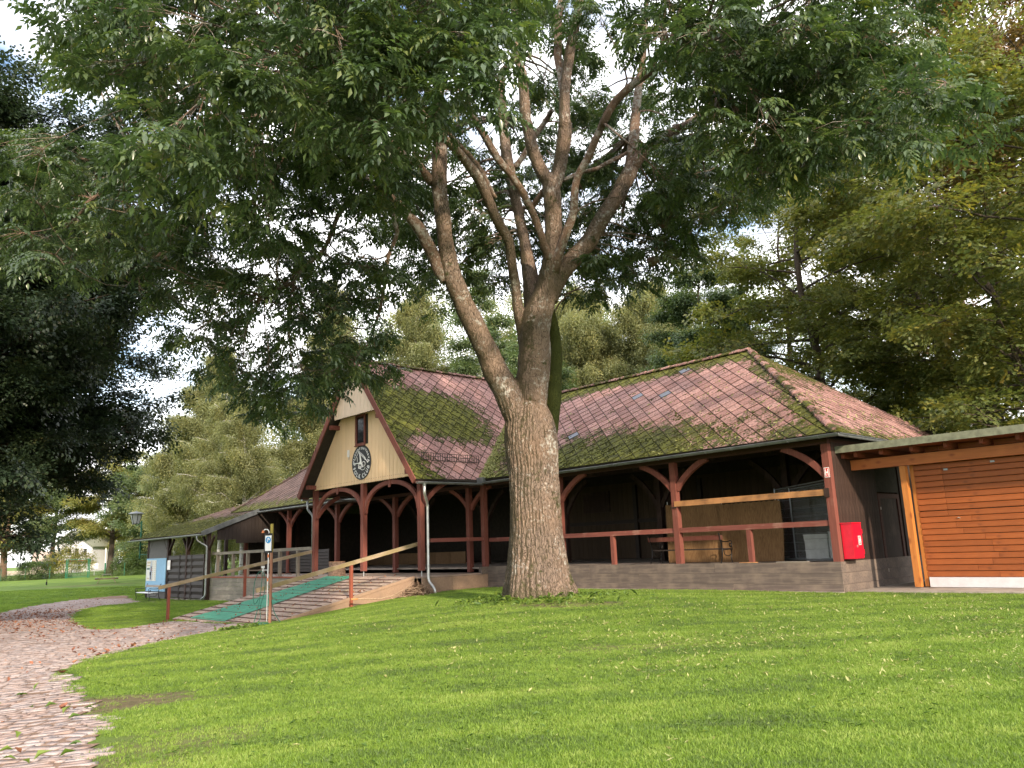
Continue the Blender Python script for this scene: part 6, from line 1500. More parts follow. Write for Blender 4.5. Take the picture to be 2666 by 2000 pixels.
ASH_CLUMPS = [(-6.49,17.45,12.35,0.78),(-3.21,9.79,6.92,0.63),(-4.74,18.51,13.56,0.52),(-6.52,14.94,13.68,0.66),(-2.94,11.1,8.25,0.74),(-5.94,10.77,8.78,0.48),(-3.33,11.65,11.1,0.79),(-5.44,19.11,16.63,0.65),(-6.78,18.91,17.17,0.7),(-3.08,12.49,8.5,0.6),(-5.62,10.15,10.24,0.58),(-6.34,16.28,16.34,0.59),(-6.93,14.31,10.06,0.58),(-4.27,10.07,7.92,0.79),(-3.98,9.97,10.57,0.54),(-4.33,17.06,15.61,0.78),(-3.37,13.05,11.53,0.65),(-5.48,16.98,16.21,0.74),(-5.52,18.96,18.45,0.51),(-8.92,18.68,14.12,0.59),(-3.33,12.62,10.23,0.58),(-3.84,11.12,7.36,0.5),(-4.41,10.06,9.01,0.77),(-10.63,17.88,14.47,0.52),(-5.22,15.8,10.1,0.73),(-6.25,10.99,9.71,0.75),(-9.7,19.49,15.86,0.75),(-3.52,14.38,11.94,0.71),(-5.85,13.54,12.29,0.53),(-4.82,12.88,10.69,0.51),(-9.07,18.17,12.63,0.6),(-5.14,16.45,11.49,0.69),(-5.4,16.54,14.15,0.57),(-6.92,16.41,11.57,0.57),(-3.91,15.31,11.47,0.48),(-6.6,16.22,14.67,0.63),(-5.29,17.48,12.93,0.59),(-6.59,19.07,11.7,0.65),(-7.42,17.87,16.62,0.78),(-5.33,13.71,10.42,0.68),(-5.38,14.22,14.23,0.55),(-7.56,12.67,12.49,0.54),(-7.73,14.15,14.31,0.6),(-3.73,13.55,13.81,0.57),(-8.22,17.81,16.98,0.6),(-3.42,13.69,9.56,0.74),(-4.04,10.92,9.84,0.67),(-7.49,19.18,11.93,0.67),(-4.45,9.51,6.92,0.51),(-4.88,13.26,9.01,0.62),(-10.13,19.22,16.9,0.6),(-3.84,15.46,10.06,0.56),(-5.36,10.72,9.3,0.68),(-4.51,14.83,14.9,0.57),(-9.98,19.39,18.08,0.57),(-6.08,15.95,13.04,0.67),(-6.35,12.86,10.57,0.57),(-3.25,9.86,8.18,0.56),(-7.9,18.38,11.79,0.65),(-5.62,13.35,9.0,0.61),(-6.19,14.48,11.59,0.59),(-9.64,17.62,13.62,0.5),(-7.47,13.64,10.75,0.53),(-4.78,10.08,10.44,0.66),(-6.92,18.6,14.73,0.66),(-9.0,15.44,14.94,0.56),(-11.34,19.02,17.87,0.7),(-4.48,15.43,12.35,0.66),(-4.74,17.1,13.76,0.48),(-6.67,15.69,10.44,0.62),(-7.35,13.36,11.78,0.76),(-6.82,12.27,11.53,0.53),(-7.24,14.32,13.28,0.49),(-8.3,16.79,12.45,0.53),(-6.41,11.8,12.24,0.51),(-3.7,11.13,8.5,0.56),(-11.41,19.4,15.15,0.65),(-5.16,18.86,14.94,0.5),(-8.02,13.57,12.61,0.58),(-5.26,12.64,12.62,0.51),(-2.82,9.67,9.45,0.65),(-8.76,17.76,14.61,0.55),(-5.9,10.38,9.75,0.73),(-5.33,11.95,9.71,0.5),(-0.7,11.4,11.53,0.57),(-1.94,13.5,13.17,0.58),(-0.96,18.01,13.94,0.69),(-0.7,13.7,10.87,0.74),(-1.09,17.21,15.22,0.6),(-2.28,11.11,11.27,0.56),(-0.7,10.1,9.49,0.72),(-0.97,9.98,10.38,0.52),(-2.77,18.52,12.38,0.68),(-2.32,12.94,11.11,0.59),(-4.04,17.36,13.44,0.71),(-2.37,11.13,9.36,0.71),(-3.77,18.19,15.78,0.63),(-2.18,16.79,13.85,0.78),(-2.84,13.48,9.67,0.5),(0.12,14.98,14.73,0.63),(-0.23,11.55,10.15,0.57),(-2.41,12.89,10.45,0.72),(-0.33,9.86,8.54,0.53),(-3.82,18.05,13.05,0.54),(-0.64,15.99,13.89,0.76),(-3.52,15.07,12.27,0.54),(-1.37,9.76,9.13,0.58),(-1.38,12.95,9.36,0.67),(-0.86,12.2,10.08,0.5),(-3.23,15.01,13.07,0.72),(-1.72,10.18,8.0,0.72),(-1.23,14.41,13.32,0.77),(-3.09,14.76,11.09,0.71),(-2.48,15.41,13.85,0.77),(-2.69,14.88,14.59,0.75),(-2.39,18.09,14.24,0.58),(-0.7,10.08,7.85,0.64),(-1.34,11.34,11.28,0.53),(-3.46,16.49,11.82,0.74),(-1.8,13.06,10.63,0.52),(-1.43,16.0,13.63,0.64),(-2.23,14.43,10.04,0.5),(-2.28,10.41,9.85,0.63),(-0.04,12.88,12.59,0.74),(-1.43,10.0,8.59,0.55),(-0.85,17.8,14.72,0.74),(-3.73,18.76,14.83,0.7),(-1.01,16.83,16.57,0.61),(-2.19,9.86,8.58,0.6),(-2.32,18.29,13.54,0.6),(-2.0,10.24,7.28,0.62),(-0.12,14.74,13.04,0.75),(-2.84,12.75,12.62,0.53),(-0.97,12.0,11.17,0.76),(-3.36,16.53,16.13,0.66),(0.0,10.11,10.13,0.7),(-2.47,11.96,8.99,0.58),(-2.49,14.59,11.98,0.77),(-2.71,12.9,11.9,0.76),(0.03,16.81,15.82,0.59),(4.0,17.52,14.39,0.67),(5.23,11.98,9.95,0.61),(3.33,10.11,10.18,0.71),(3.48,10.1,8.33,0.58),(5.72,10.49,9.38,0.61),(4.3,14.87,14.54,0.57),(7.4,14.61,13.86,0.51),(7.93,13.66,11.63,0.57),(5.39,13.56,10.33,0.55),(5.33,14.95,11.44,0.64),(3.55,11.93,9.94,0.63),(5.26,10.77,9.38,0.54),(3.48,15.39,13.49,0.75),(2.64,10.5,9.05,0.67),(2.93,10.0,9.48,0.71),(2.97,12.7,10.45,0.67),(7.91,17.8,15.03,0.77),(5.44,17.83,15.81,0.52),(6.74,18.78,16.16,0.52),(7.28,16.42,12.96,0.48),(10.04,17.6,15.52,0.69),(4.58,14.3,11.63,0.71),(6.78,17.01,16.45,0.73),(4.45,11.42,11.21,0.79),(7.06,15.62,13.75,0.55),(5.93,14.29,11.53,0.62),(5.68,11.97,11.81,0.75),(2.47,9.64,9.9,0.73),(3.18,13.67,12.11,0.74),(3.69,9.74,8.85,0.73),(8.56,17.43,14.16,0.68),(3.54,12.73,12.55,0.51),(4.01,11.59,11.46,0.48),(5.99,16.42,14.77,0.6),(6.28,13.32,12.47,0.62),(5.02,13.83,13.59,0.73),(8.79,18.21,13.71,0.73),(5.54,15.75,12.91,0.76),(5.2,15.98,14.63,0.73),(2.68,13.54,13.03,0.51),(9.62,18.28,16.03,0.51),(6.49,12.44,10.08,0.7),(4.26,18.48,16.33,0.51),(6.41,11.67,11.51,0.57),(5.21,10.53,10.61,0.72),(5.78,10.27,10.29,0.68),(2.95,9.83,8.64,0.63),(6.72,17.5,13.37,0.68),(5.54,10.74,8.37,0.72),(5.83,12.14,10.8,0.54),(4.58,13.32,10.32,0.56),(3.69,9.84,9.48,0.74),(8.12,18.37,16.89,0.49),(5.71,14.5,13.29,0.49),(9.23,16.94,12.94,0.56),(3.62,14.16,11.62,0.48),(5.34,17.58,13.5,0.71),(6.94,14.79,11.29,0.6),(4.17,9.85,9.47,0.56),(5.52,17.62,14.39,0.73),(4.19,11.07,8.84,0.67),(5.61,15.98,11.96,0.67),(4.56,12.55,8.57,0.77),(4.92,16.29,11.1,0.71),(6.92,15.72,9.94,0.7),(4.24,14.49,11.07,0.65),(3.95,13.6,9.18,0.63),(6.03,13.27,8.69,0.66),(5.69,15.51,10.92,0.69),(6.1,17.97,13.59,0.49),(5.13,11.23,8.63,0.57),(5.73,17.82,12.58,0.51),(3.52,13.11,10.07,0.77),(6.35,14.6,10.87,0.64),(7.44,16.78,11.45,0.79),(7.5,14.79,11.5,0.69),(5.27,13.76,9.35,0.68),(8.86,17.94,11.7,0.71),(6.75,12.73,8.64,0.68),(8.49,16.66,12.71,0.55),(10.06,18.05,12.33,0.62),(8.39,15.05,10.06,0.73),(6.47,11.48,7.69,0.62),(5.74,14.99,9.84,0.69),(8.16,16.36,10.26,0.79),(8.85,18.19,13.8,0.58),(9.3,16.01,11.72,0.66),(8.2,13.46,9.53,0.56),(3.64,11.79,8.06,0.62),(6.72,11.02,8.18,0.56),(10.56,16.53,10.67,0.74),(7.94,18.11,12.95,0.63),(5.5,12.79,10.05,0.8),(8.02,16.05,11.02,0.7),(4.87,14.62,9.46,0.5),(4.17,11.34,7.93,0.76),(10.37,18.11,13.41,0.76),(4.59,15.92,11.75,0.77),(6.0,13.0,9.57,0.61),(6.75,12.46,9.07,0.55),(5.92,12.04,8.26,0.75),(5.22,13.48,10.16,0.79),(6.27,15.69,9.42,0.5),(5.12,14.33,9.15,0.49),(5.9,14.37,8.65,0.55),(5.54,15.82,9.44,0.55),(6.77,16.97,9.87,0.45),(5.11,14.35,8.53,0.49),(5.0,19.16,10.79,0.42),(4.75,18.09,11.05,0.71),(4.0,18.03,10.11,0.5),(5.09,19.26,9.72,0.44),(6.07,21.9,11.72,0.62),(4.81,21.84,12.43,0.56),(6.37,20.55,11.74,0.46),(6.44,18.6,11.09,0.44),(4.41,20.12,11.02,0.58),(5.98,19.33,10.31,0.63),(5.54,21.1,12.33,0.59),(7.3,21.87,11.53,0.53),(4.52,19.4,12.0,0.41),(-7.57,15.08,9.45,0.56),(-11.87,18.85,12.23,0.64),(-12.35,19.27,10.82,0.64),(-9.97,18.35,11.31,0.57),(-10.99,19.49,11.04,0.7),(-8.7,17.4,9.8,0.73),(-10.57,16.44,9.8,0.61),(-8.95,19.42,11.28,0.57),(-10.69,17.3,11.16,0.74),(-8.32,16.95,10.99,0.78),(-12.5,20.21,12.82,0.76),(-11.05,19.51,9.79,0.76),(-13.01,20.54,10.14,0.75),(-11.5,20.88,11.72,0.8),(-9.65,20.36,10.91,0.77),(-9.08,20.72,11.93,0.64),(-12.32,20.85,10.12,0.68),(-7.98,16.89,8.16,0.71),(-7.98,17.52,9.36,0.75),(-9.84,17.1,10.85,0.74),(-7.8,15.07,8.52,0.8),(-9.61,15.64,7.91,0.58),(-9.03,16.18,8.65,0.69),(-9.7,15.07,9.89,0.79),(-12.45,19.03,9.89,0.73),(-14.08,20.87,10.34,0.66),(-5.81,20.16,11.43,0.45),(-7.64,17.11,9.58,0.54),(-7.25,17.74,8.69,0.49),(-4.71,20.45,12.47,0.6),(-5.63,14.27,8.32,0.59),(-6.38,19.91,9.68,0.62),(-4.64,14.24,8.14,0.63),(-4.94,20.64,10.44,0.61),(-7.41,18.85,10.04,0.59),(-9.49,20.92,10.86,0.41),(-3.46,17.33,9.09,0.43),(-6.56,19.26,11.56,0.42),(-4.75,17.63,9.58,0.41),(-5.47,16.7,8.42,0.57),(-7.13,15.72,9.7,0.59),(-3.98,18.24,10.28,0.51),(-4.94,16.41,9.75,0.63),(-2.73,14.83,9.23,0.61),(-6.03,18.22,9.63,0.55),(-3.54,20.02,11.83,0.46),(-8.68,19.56,9.89,0.42),(-3.91,18.79,11.66,0.55),(-6.05,15.8,9.95,0.55),(-4.56,15.2,7.86,0.55),(-4.27,14.58,9.54,0.63),(-3.85,15.34,9.11,0.52),(-2.47,16.23,9.46,0.42),(-2.41,14.74,8.77,0.47),(-3.26,16.5,9.47,0.47),(-3.57,14.91,9.74,0.48),(-3.8,16.37,10.48,0.54),(-2.42,16.24,10.23,0.58),(-5.03,16.28,10.68,0.5),(-7.83,20.51,8.16,0.58),(-7.32,17.86,6.78,0.63),(-6.54,17.54,7.68,0.59),(-7.94,20.99,9.24,0.48),(-8.09,19.58,9.17,0.49),(-8.77,19.68,8.16,0.58),(-7.88,17.75,7.98,0.44),(-6.92,18.8,8.79,0.52),(-6.22,17.73,6.51,0.44),(-8.64,20.87,7.49,0.56),(-7.67,19.07,7.62,0.43),(-7.43,19.49,6.45,0.57),(-6.8,20.52,8.99,0.55),(-6.64,19.42,7.47,0.63),(-5.79,21.35,8.9,0.6),(-5.56,17.26,7.87,0.56),(-7.16,21.44,6.69,0.48),(-5.4,19.86,5.49,0.6),(-3.69,17.2,6.84,0.57),(-4.04,20.11,9.32,0.42),(-4.71,17.37,8.22,0.47),(-4.36,20.83,6.57,0.58),(-4.16,20.49,8.88,0.54),(-6.93,21.26,5.94,0.46),(-5.85,19.55,9.03,0.45),(-4.88,19.43,7.5,0.42),(-6.16,21.2,7.17,0.4),(-4.13,19.27,7.87,0.53),(-5.05,19.98,6.56,0.54),(-6.09,19.74,5.55,0.48),(-3.08,18.61,8.36,0.5),(-4.68,17.33,6.82,0.4),(-6.31,18.43,5.84,0.58),(-4.56,17.72,7.56,0.47),(-3.78,18.63,8.53,0.44),(-5.51,18.92,6.72,0.53),(-5.23,19.25,8.51,0.46),(-4.61,18.68,5.71,0.57),(-4.71,17.31,5.61,0.52),(-5.82,18.27,5.97,0.37),(-3.49,17.42,6.42,0.44),(-6.45,21.42,5.57,0.56),(-4.41,18.22,8.78,0.4),(-5.22,20.44,9.64,0.5),(-5.6,17.75,7.38,0.52),(-6.01,20.08,8.48,0.45),(-4.96,18.14,5.28,0.48),(-3.1,17.03,7.88,0.47),(-3.77,21.46,8.87,0.54),(-3.83,17.63,5.96,0.37),(-4.14,20.42,6.97,0.33),(-4.0,20.15,6.1,0.4),(-3.99,19.03,6.79,0.31),(-3.11,20.09,7.31,0.4),(-3.45,20.73,6.47,0.32),(-2.82,21.46,13.99,0.67),(-3.07,23.91,10.67,0.51),(-2.3,22.19,10.94,0.52),(-3.48,25.08,14.98,0.77),(-2.37,25.12,11.67,0.79),(-0.7,21.21,10.91,0.51),(-1.16,23.14,11.25,0.53),(-3.74,25.17,12.49,0.55),(-2.08,23.4,9.47,0.72),(-0.88,23.3,14.05,0.63),(-1.88,23.13,12.67,0.49),(-1.82,25.6,15.55,0.68),(-1.37,24.65,11.46,0.55),(-0.45,24.8,11.44,0.72),(-3.16,23.71,14.33,0.48),(-2.64,25.63,13.18,0.7),(-3.18,21.52,10.88,0.64),(-0.22,22.02,12.43,0.77),(-0.18,24.69,13.34,0.56),(-0.51,23.29,9.77,0.59),(-3.28,25.4,16.83,0.8),(-1.78,21.09,12.19,0.6),(-2.58,25.47,10.74,0.53),(-0.28,23.41,11.37,0.74),(-3.31,23.39,11.62,0.63),(-2.87,21.73,12.0,0.64),(-1.15,24.91,13.31,0.76),(-2.79,23.37,12.61,0.63),(-2.52,24.17,15.97,0.67),(-1.82,21.14,9.24,0.59),(-0.29,21.67,10.23,0.64),(-2.2,24.38,14.94,0.76),(-3.84,25.17,13.75,0.72),(-2.13,25.58,17.01,0.77),(-1.26,22.59,14.97,0.57),(-0.54,23.42,12.72,0.52),(-2.96,22.77,15.74,0.68),(-1.63,22.52,10.11,0.63),(2.64,25.86,17.14,0.75),(5.47,25.63,17.2,0.52),(5.25,22.07,12.78,0.72),(5.06,22.5,15.06,0.7),(3.51,22.5,10.93,0.66),(3.14,25.28,12.92,0.54),(1.63,22.94,10.52,0.52),(0.4,24.29,13.21,0.69),(3.62,22.41,12.32,0.6),(4.09,24.48,12.17,0.69),(0.85,22.81,14.27,0.62),(0.42,22.25,10.82,0.5),(1.76,24.0,13.79,0.67),(2.78,22.75,13.14,0.66),(0.74,26.0,14.78,0.68),(5.93,25.84,14.89,0.67),(5.31,24.52,14.46,0.71),(1.62,25.93,17.61,0.63),(2.03,23.37,11.8,0.72),(3.61,24.2,10.92,0.64),(3.03,23.25,15.65,0.73),(1.35,25.31,15.52,0.63),(1.96,24.92,12.75,0.66),(4.3,25.47,14.2,0.78),(4.35,23.76,15.88,0.5),(0.41,25.42,16.93,0.54),(4.54,25.85,15.62,0.54),(4.31,25.48,16.53,0.51),(1.14,24.59,11.43,0.75),(2.32,24.32,11.11,0.51),(2.4,22.3,13.94,0.67),(1.68,22.64,12.84,0.62),(4.32,22.3,10.7,0.67),(1.49,25.53,10.53,0.51),(2.11,24.1,15.87,0.53),(2.91,24.33,14.16,0.58),(6.18,24.29,13.87,0.51),(3.67,22.56,13.34,0.62),(5.66,25.67,13.02,0.52),(2.36,22.09,11.17,0.69),(5.59,22.61,14.13,0.77),(3.17,24.58,16.13,0.5),(2.98,25.73,14.45,0.72),(5.32,24.15,12.54,0.78),(3.27,22.43,9.45,0.37),(2.48,20.36,8.33,0.5),(3.59,20.97,8.83,0.49),(2.26,21.65,9.62,0.56),(2.41,20.34,9.15,0.41),(4.23,22.75,9.49,0.49),(2.31,22.02,8.9,0.56),(2.39,22.88,10.1,0.58),(4.87,20.31,10.57,0.53),(3.98,20.11,9.25,0.52),(4.82,21.78,10.89,0.4),(4.06,21.86,10.01,0.54),(3.61,19.64,10.54,0.39),(4.93,21.45,9.7,0.38),(4.74,19.8,9.46,0.41),(1.53,23.11,16.33,0.65),(1.02,23.48,19.17,0.53),(2.3,23.06,17.83,0.48),(1.36,21.77,15.54,0.58),(2.44,21.62,16.24,0.5),(1.29,22.0,17.57,0.49),(8.64,18.09,21.97,1.03),(5.27,22.79,23.75,0.73),(-11.66,23.89,29.49,1.05),(7.91,13.09,14.99,0.78),(-9.45,22.53,28.03,1.09),(-2.51,14.09,15.63,0.77),(-6.81,13.19,17.13,0.73),(10.91,18.28,19.6,0.88),(-0.75,22.01,24.79,0.73),(-6.54,23.7,28.79,1.11),(1.41,20.19,20.57,0.97),(-8.95,19.84,24.37,0.94),(-4.12,13.06,16.25,0.98),(-5.55,21.98,26.75,0.83),(-8.75,15.84,17.24,0.95),(-2.3,22.11,27.95,0.95),(-1.66,18.66,20.01,0.92),(13.14,23.4,24.88,0.85),(1.25,13.23,16.18,1.06),(0.89,21.11,26.81,1.05),(6.25,16.28,20.21,0.78),(-1.27,19.57,24.81,0.88),(-6.3,17.97,23.39,0.95),(7.05,22.77,24.06,0.9),(3.94,15.1,18.78,1.02),(8.21,14.4,16.96,0.83),(-4.24,18.54,23.34,0.76),(3.35,15.33,16.77,0.96),(12.11,19.93,23.1,0.8),(4.53,13.8,17.06,0.9),(11.14,21.85,22.18,1.0),(7.18,13.73,14.67,1.1),(3.76,18.03,18.57,1.1),(3.76,18.75,22.83,1.0),(-9.28,19.51,25.62,0.9),(-3.97,18.03,21.33,1.08),(-2.0,23.98,24.82,0.77),(-6.23,14.46,16.43,1.01),(-0.83,20.88,26.74,0.91),(8.99,19.38,21.21,1.0),(5.59,17.54,21.9,0.87),(1.7,16.24,18.23,0.86),(1.24,23.55,26.8,0.86),(9.28,23.13,28.56,0.84),(7.07,15.94,19.1,1.05),(6.33,19.28,23.7,0.8),(11.63,21.51,24.95,0.85),(-1.33,13.54,14.52,0.74),(-5.03,20.49,22.19,0.73),(-7.21,14.77,18.2,1.04),(-7.64,19.79,21.03,0.84),(5.13,14.3,15.25,1.06),(0.18,14.98,15.95,1.0),(-6.3,19.33,22.27,0.72),(-4.89,14.35,18.88,1.12),(9.0,15.67,18.19,0.77),(1.41,19.33,20.89,0.69),(0.57,19.38,20.79,0.72),(2.04,19.73,24.02,0.74),(2.83,21.12,21.77,0.83),(2.56,18.33,19.23,0.79),(5.2,20.78,24.81,0.79),(4.88,21.06,21.94,0.79),(4.24,21.42,24.86,0.86),(0.57,22.23,26.93,0.67),(0.8,18.66,22.75,0.79),(1.93,18.34,21.58,0.71),(3.29,21.83,23.58,0.69),(2.73,18.12,21.95,0.66),(1.56,20.67,21.79,0.78),(0.35,21.39,17.11,0.49),(2.04,19.59,15.84,0.72),(1.83,20.93,17.96,0.63),(2.48,21.33,19.37,0.6),(2.53,17.16,13.96,0.63)]
# ------------------------------------------------------------------ the big ash tree
ASH = empty('ash_tree', (0.47,20.5,0), 0, None, 'huge many-stemmed ash tree on the lawn in front of the pavilion', 'tree')
AO = Vector((0.47,20.5,0.0))
prof = [(0.47,-.15,1.12),(0.47,0.05,1.0),(0.47,.14,.955),(0.48,.29,.925),(0.48,.43,.89),(0.45,.80,.80),(0.45,1.17,.735),(0.45,1.92,.662),(0.46,2.68,.646),(0.45,3.46,.648),(0.43,4.05,.665),(0.42,4.35,.66),(0.41,4.65,.63),(0.42,4.9,.56),(0.43,5.15,.44),(0.44,5.35,.28)]
pz = np.array([p[1] for p in prof]); pr = np.array([p[2] for p in prof]); pxx = np.array([p[0] for p in prof])
zs = np.linspace(-.15, 5.35, 150); NT_ = 200
th_ = np.linspace(0, 2*math.pi, NT_, endpoint=False)
Z, T = np.meshgrid(zs, th_, indexing='ij')
Rr_ = np.interp(Z, pz, pr)
fl = np.exp(-np.clip(Z,0,9)*1.25)
Rr_ = Rr_*(1 + .10*fl*np.sin(5*T+.6) + .06*fl*np.sin(8*T+2) + .025*np.sin(3*T+Z*.5) + .02*np.sin(2*T-.9*Z+1))
w1 = vnoise(T*7/ (2*math.pi)*6, Z*1.6, 1.0, 2)
ph = T*46/1.0 + 5.0*vnoise(T*5, Z*1.3, 1.0, 4) + 2.0*vnoise(T*14, Z*3.0, 1.0, 6)
ridge = np.abs(np.sin(ph*.5))
Rr_ = Rr_ + .05*(vnoise(T*2.2, Z*.9, 1.0, 7)-.5) + .06*np.exp(-((Z-4.1)/.35)**2)*np.maximum(0,np.sin(T*1.0+.7)) 
V_ = np.stack([np.interp(Z, pz, pxx)-AO.x + Rr_*np.cos(T), Rr_*np.sin(T)*.98, Z], -1).reshape(-1,3)
ii = np.arange(len(zs)*NT_).reshape(len(zs), NT_)
F_ = np.stack([ii[:-1].ravel(), np.roll(ii,-1,1)[:-1].ravel(), np.roll(ii,-1,1)[1:].ravel(), ii[1:].ravel()], 1)
core = MB(); core.add(V_, [tuple(f) for f in F_]); core.f.append(tuple(int(q) for q in ii[-1])); core.m.append(0); core.f.append(tuple(int(q) for q in ii[0][::-1])); core.m.append(0)
def spline(P, sub=5):
    out = []
    for i in range(len(P)-1):
        p0, p1, p2, p3 = P[max(i-1,0)], P[i], P[i+1], P[min(i+2,len(P)-1)]
        for t in np.linspace(0,1,sub+1)[:-1]: out.append(0.5*((2*p1)+(p2-p0)*t+(2*p0-5*p1+4*p2-p3)*t*t+(3*p1-p0-3*p2+p3)*t**3))
    out.append(P[-1]); return np.array(out)
nodes = []                                              # points on limbs, for attaching branches
for nm_, L_ in zip(ASH_NAMES, ASH_LIMBS):
    A_ = spline(np.array(L_), 5)
    big = A_[:,3].max() > .13
    n_ = 22 if big else 9
    jit = np.cumsum(RNG.normal(0, .012, (len(A_),3)), 0)*(1 if not big else .35)
    pts = A_[:,:3] + jit - np.array([AO.x,AO.y,0])
    mb = MB(); mb.tube([tuple(p) for p in pts], list(np.maximum(A_[:,3],.006)), n_)
    if big:
        for k in range(len(mb.v)):
            v = Vector(mb.v[k]); i_ = min(k//n_, len(pts)-1); c = Vector(pts[i_]); d = v-c; r_ = d.length
            f = 1+.10*mnoise.noise(v*1.6)+.06*mnoise.noise(v*4.0); mb.v[k] = tuple(c+d*f)
    if nm_ == 'D': mb.build('limb', M['mossy_bark'], ASH, True)
    elif nm_ in ('A','B','Bk','C','C3','C1a','C1b'): core.add(mb.v, mb.f)
    else: mb.build('limb', M['limb_bark'], ASH, True)
    for k in range(3, len(pts)):
        if A_[k,3] < .26: nodes.append((*pts[k], A_[k,3], *(pts[k]-pts[k-1])/(np.linalg.norm(pts[k]-pts[k-1])+1e-6)))
# trunk and main stems grown into one skin, then furrowed
tmp = bpy.data.objects.new('trunk_core', core.mesh('trunk_core')); COL.objects.link(tmp)
md = tmp.modifiers.new('r', 'REMESH'); md.mode = 'VOXEL'; md.voxel_size = .026
md = tmp.modifiers.new('s', 'SMOOTH'); md.factor = .5; md.iterations = 5
dg = bpy.context.evaluated_depsgraph_get(); dg.update()
tm = bpy.data.meshes.new_from_object(tmp.evaluated_get(dg)); bpy.data.objects.remove(tmp)
nv = len(tm.vertices); co = np.empty(nv*3, np.float32); tm.vertices.foreach_get('co', co); co = co.reshape(-1,3).astype(float)
no = np.empty(nv*3, np.float32); tm.vertex_normals.foreach_get('vector', no); no = no.reshape(-1,3)
Tn, Zn = np.arctan2(co[:,1], co[:,0]+.03), co[:,2]
ph = Tn*44 + 6.0*vnoise(Tn*4, Zn*1.6, 1.0, 4) + 3.0*vnoise(Tn*11, Zn*3.4, 1.0, 6)
rg = np.abs(np.sin(ph*.5))**.7*(.55+.9*vnoise(Tn*15, Zn*4.2, 1.0, 8))
amp = .034*np.clip((5.6-Zn)/1.0, 0, 1)
fine = (vnoise(co[:,0]*1.0+co[:,1]*.7, Zn*.35, .035, 12)-.5)*.014
co += no*((rg-.6)*amp + fine)[:,None]
tm.vertices.foreach_set('co', co.astype(np.float32).ravel()); tm.polygons.foreach_set('use_smooth', np.ones(len(tm.polygons), bool)); tm.materials.clear(); tm.name = 'trunk'; tm.update()
link('trunk', tm, M['ash_bark'], ASH); print('trunk quads', len(tm.polygons))
# sawn-off branch stubs with pale rings
for (x,y,z,dx,dy,dz,r_) in ((3.95,20.75,9.1,.55,-.6,.1,.10),(4.37,20.7,10.25,.3,-.9,.1,.13)):
    d = Vector((dx,dy,dz)).normalized(); p = Vector((x,y,z))-AO
    MB().tube([p, p+d*.20, p+d*.26], [r_*1.5,r_*1.1,r_], 12).build('branch_stub', M['limb_bark'], ASH, True)
nodes = np.array(nodes)
br = MB(); tw = MB(); sprP, sprR, sprS = [], [], []
rs = random.Random(3)
def twig_tube(mb, pts, r0, r1, n): 
    k = len(pts); mb.tube(pts, [r0+(r1-r0)*i/(k-1) for i in range(k)], n, False)
for (cx_, cy_, cz_, cr) in ASH_CLUMPS:
    c = np.array([cx_-AO.x, cy_-AO.y, cz_])
    dv = c-nodes[:,:3]; dist = np.linalg.norm(dv, axis=1)
    along = (dv*nodes[:,4:7]).sum(1)/(dist+1e-6)
    j = int(np.argmin(dist*(1.25-.35*along) + .5*(nodes[:,3] > .17)))
    a, d0, L = Vector(nodes[j,:3]), Vector(nodes[j,4:7]), dist[j]
    if L > 7: continue
    C_ = Vector(c); m1 = a + d0*L*.32; m2 = C_ + Vector((rs.gauss(0,.2),rs.gauss(0,.2),.22*L*.5))*.6; pts = []
    for t in np.linspace(0,1,7): pts.append(a*(1-t)**3+m1*3*t*(1-t)**2+m2*3*t*t*(1-t)+C_*t**3)
    r0 = min(nodes[j,3]*.7, .012+.011*L); twig_tube(br, pts, r0, .008, 5)
    out = (C_-a).normalized()
    for k in range(15 if cz_ > 9.5 else (11 if cr > .5 else 8)):
        u_ = Vector((rs.gauss(0,1),rs.gauss(0,1),rs.gauss(0,.75))).normalized(); r_ = cr*rs.uniform(.45,1.05)
        tip = C_+Vector((u_.x*r_*1.15,u_.y*r_*1.15,u_.z*r_*.8-.12*r_)) + out*.15
        st = pts[rs.choice((4,5,6))]; mid = st.lerp(tip,.5)+Vector((0,0,.10*r_))
        twig_tube(tw, [st, mid, tip], .009, .003, 3)
        dd = (tip-st).normalized()
        for q, tq in enumerate((tip, mid.lerp(tip,.45)) if rs.random() < .55 else (tip,)):
            sprP.append(tuple(tq)); yaw = math.atan2(dd.y,dd.x)+rs.gauss(0,.6); sprR.append((rs.gauss(0,.3), rs.gauss(.15,.3), yaw)); sprS.append(rs.uniform(.8,1.2))
br.build('branches', M['limb_bark'], ASH, True)
tag(tw.build('twigs', M['limb_bark'], ASH), kind='stuff')
sprP, sprR, sprS = np.array(sprP), np.array(sprR), np.array(sprS)
scatter('crown', LIB['ash'], sprP, sprR, sprS, ASH)
print('ash sprays', len(sprP))
# the leaves that show largest: single compound leaves hanging at the nearest spray tips
V_, F_ = make_spray('ash_single', 5); lf = to_obj('leaf', V_, F_, M['ash_leaf']).data
wp = sprP + np.array([AO.x,AO.y,0]); dcam = np.linalg.norm(wp-np.array([0,0,EYE]), axis=1)
vw = (wp-np.array([0,0,EYE])) @ np.array(Fv); sx = (wp-np.array([0,0,EYE])) @ np.array(Rv)/vw; sy_ = (wp-np.array([0,0,EYE])) @ np.array(Up)/vw
inview = (np.abs(sx) < .64) & (np.abs(sy_) < .48)
for i in np.argsort(dcam + 1000*(~inview))[:150]:
    for q in range(2):
        o = link('leaf', lf, None, ASH); o.location = sprP[i]+RNG.normal(0,.10,3); o.rotation_euler = (rs.gauss(0,.3), rs.uniform(-.1,.7), rs.uniform(0,6.3)); s_ = rs.uniform(.9,1.25); o.scale = (s_,s_,s_)

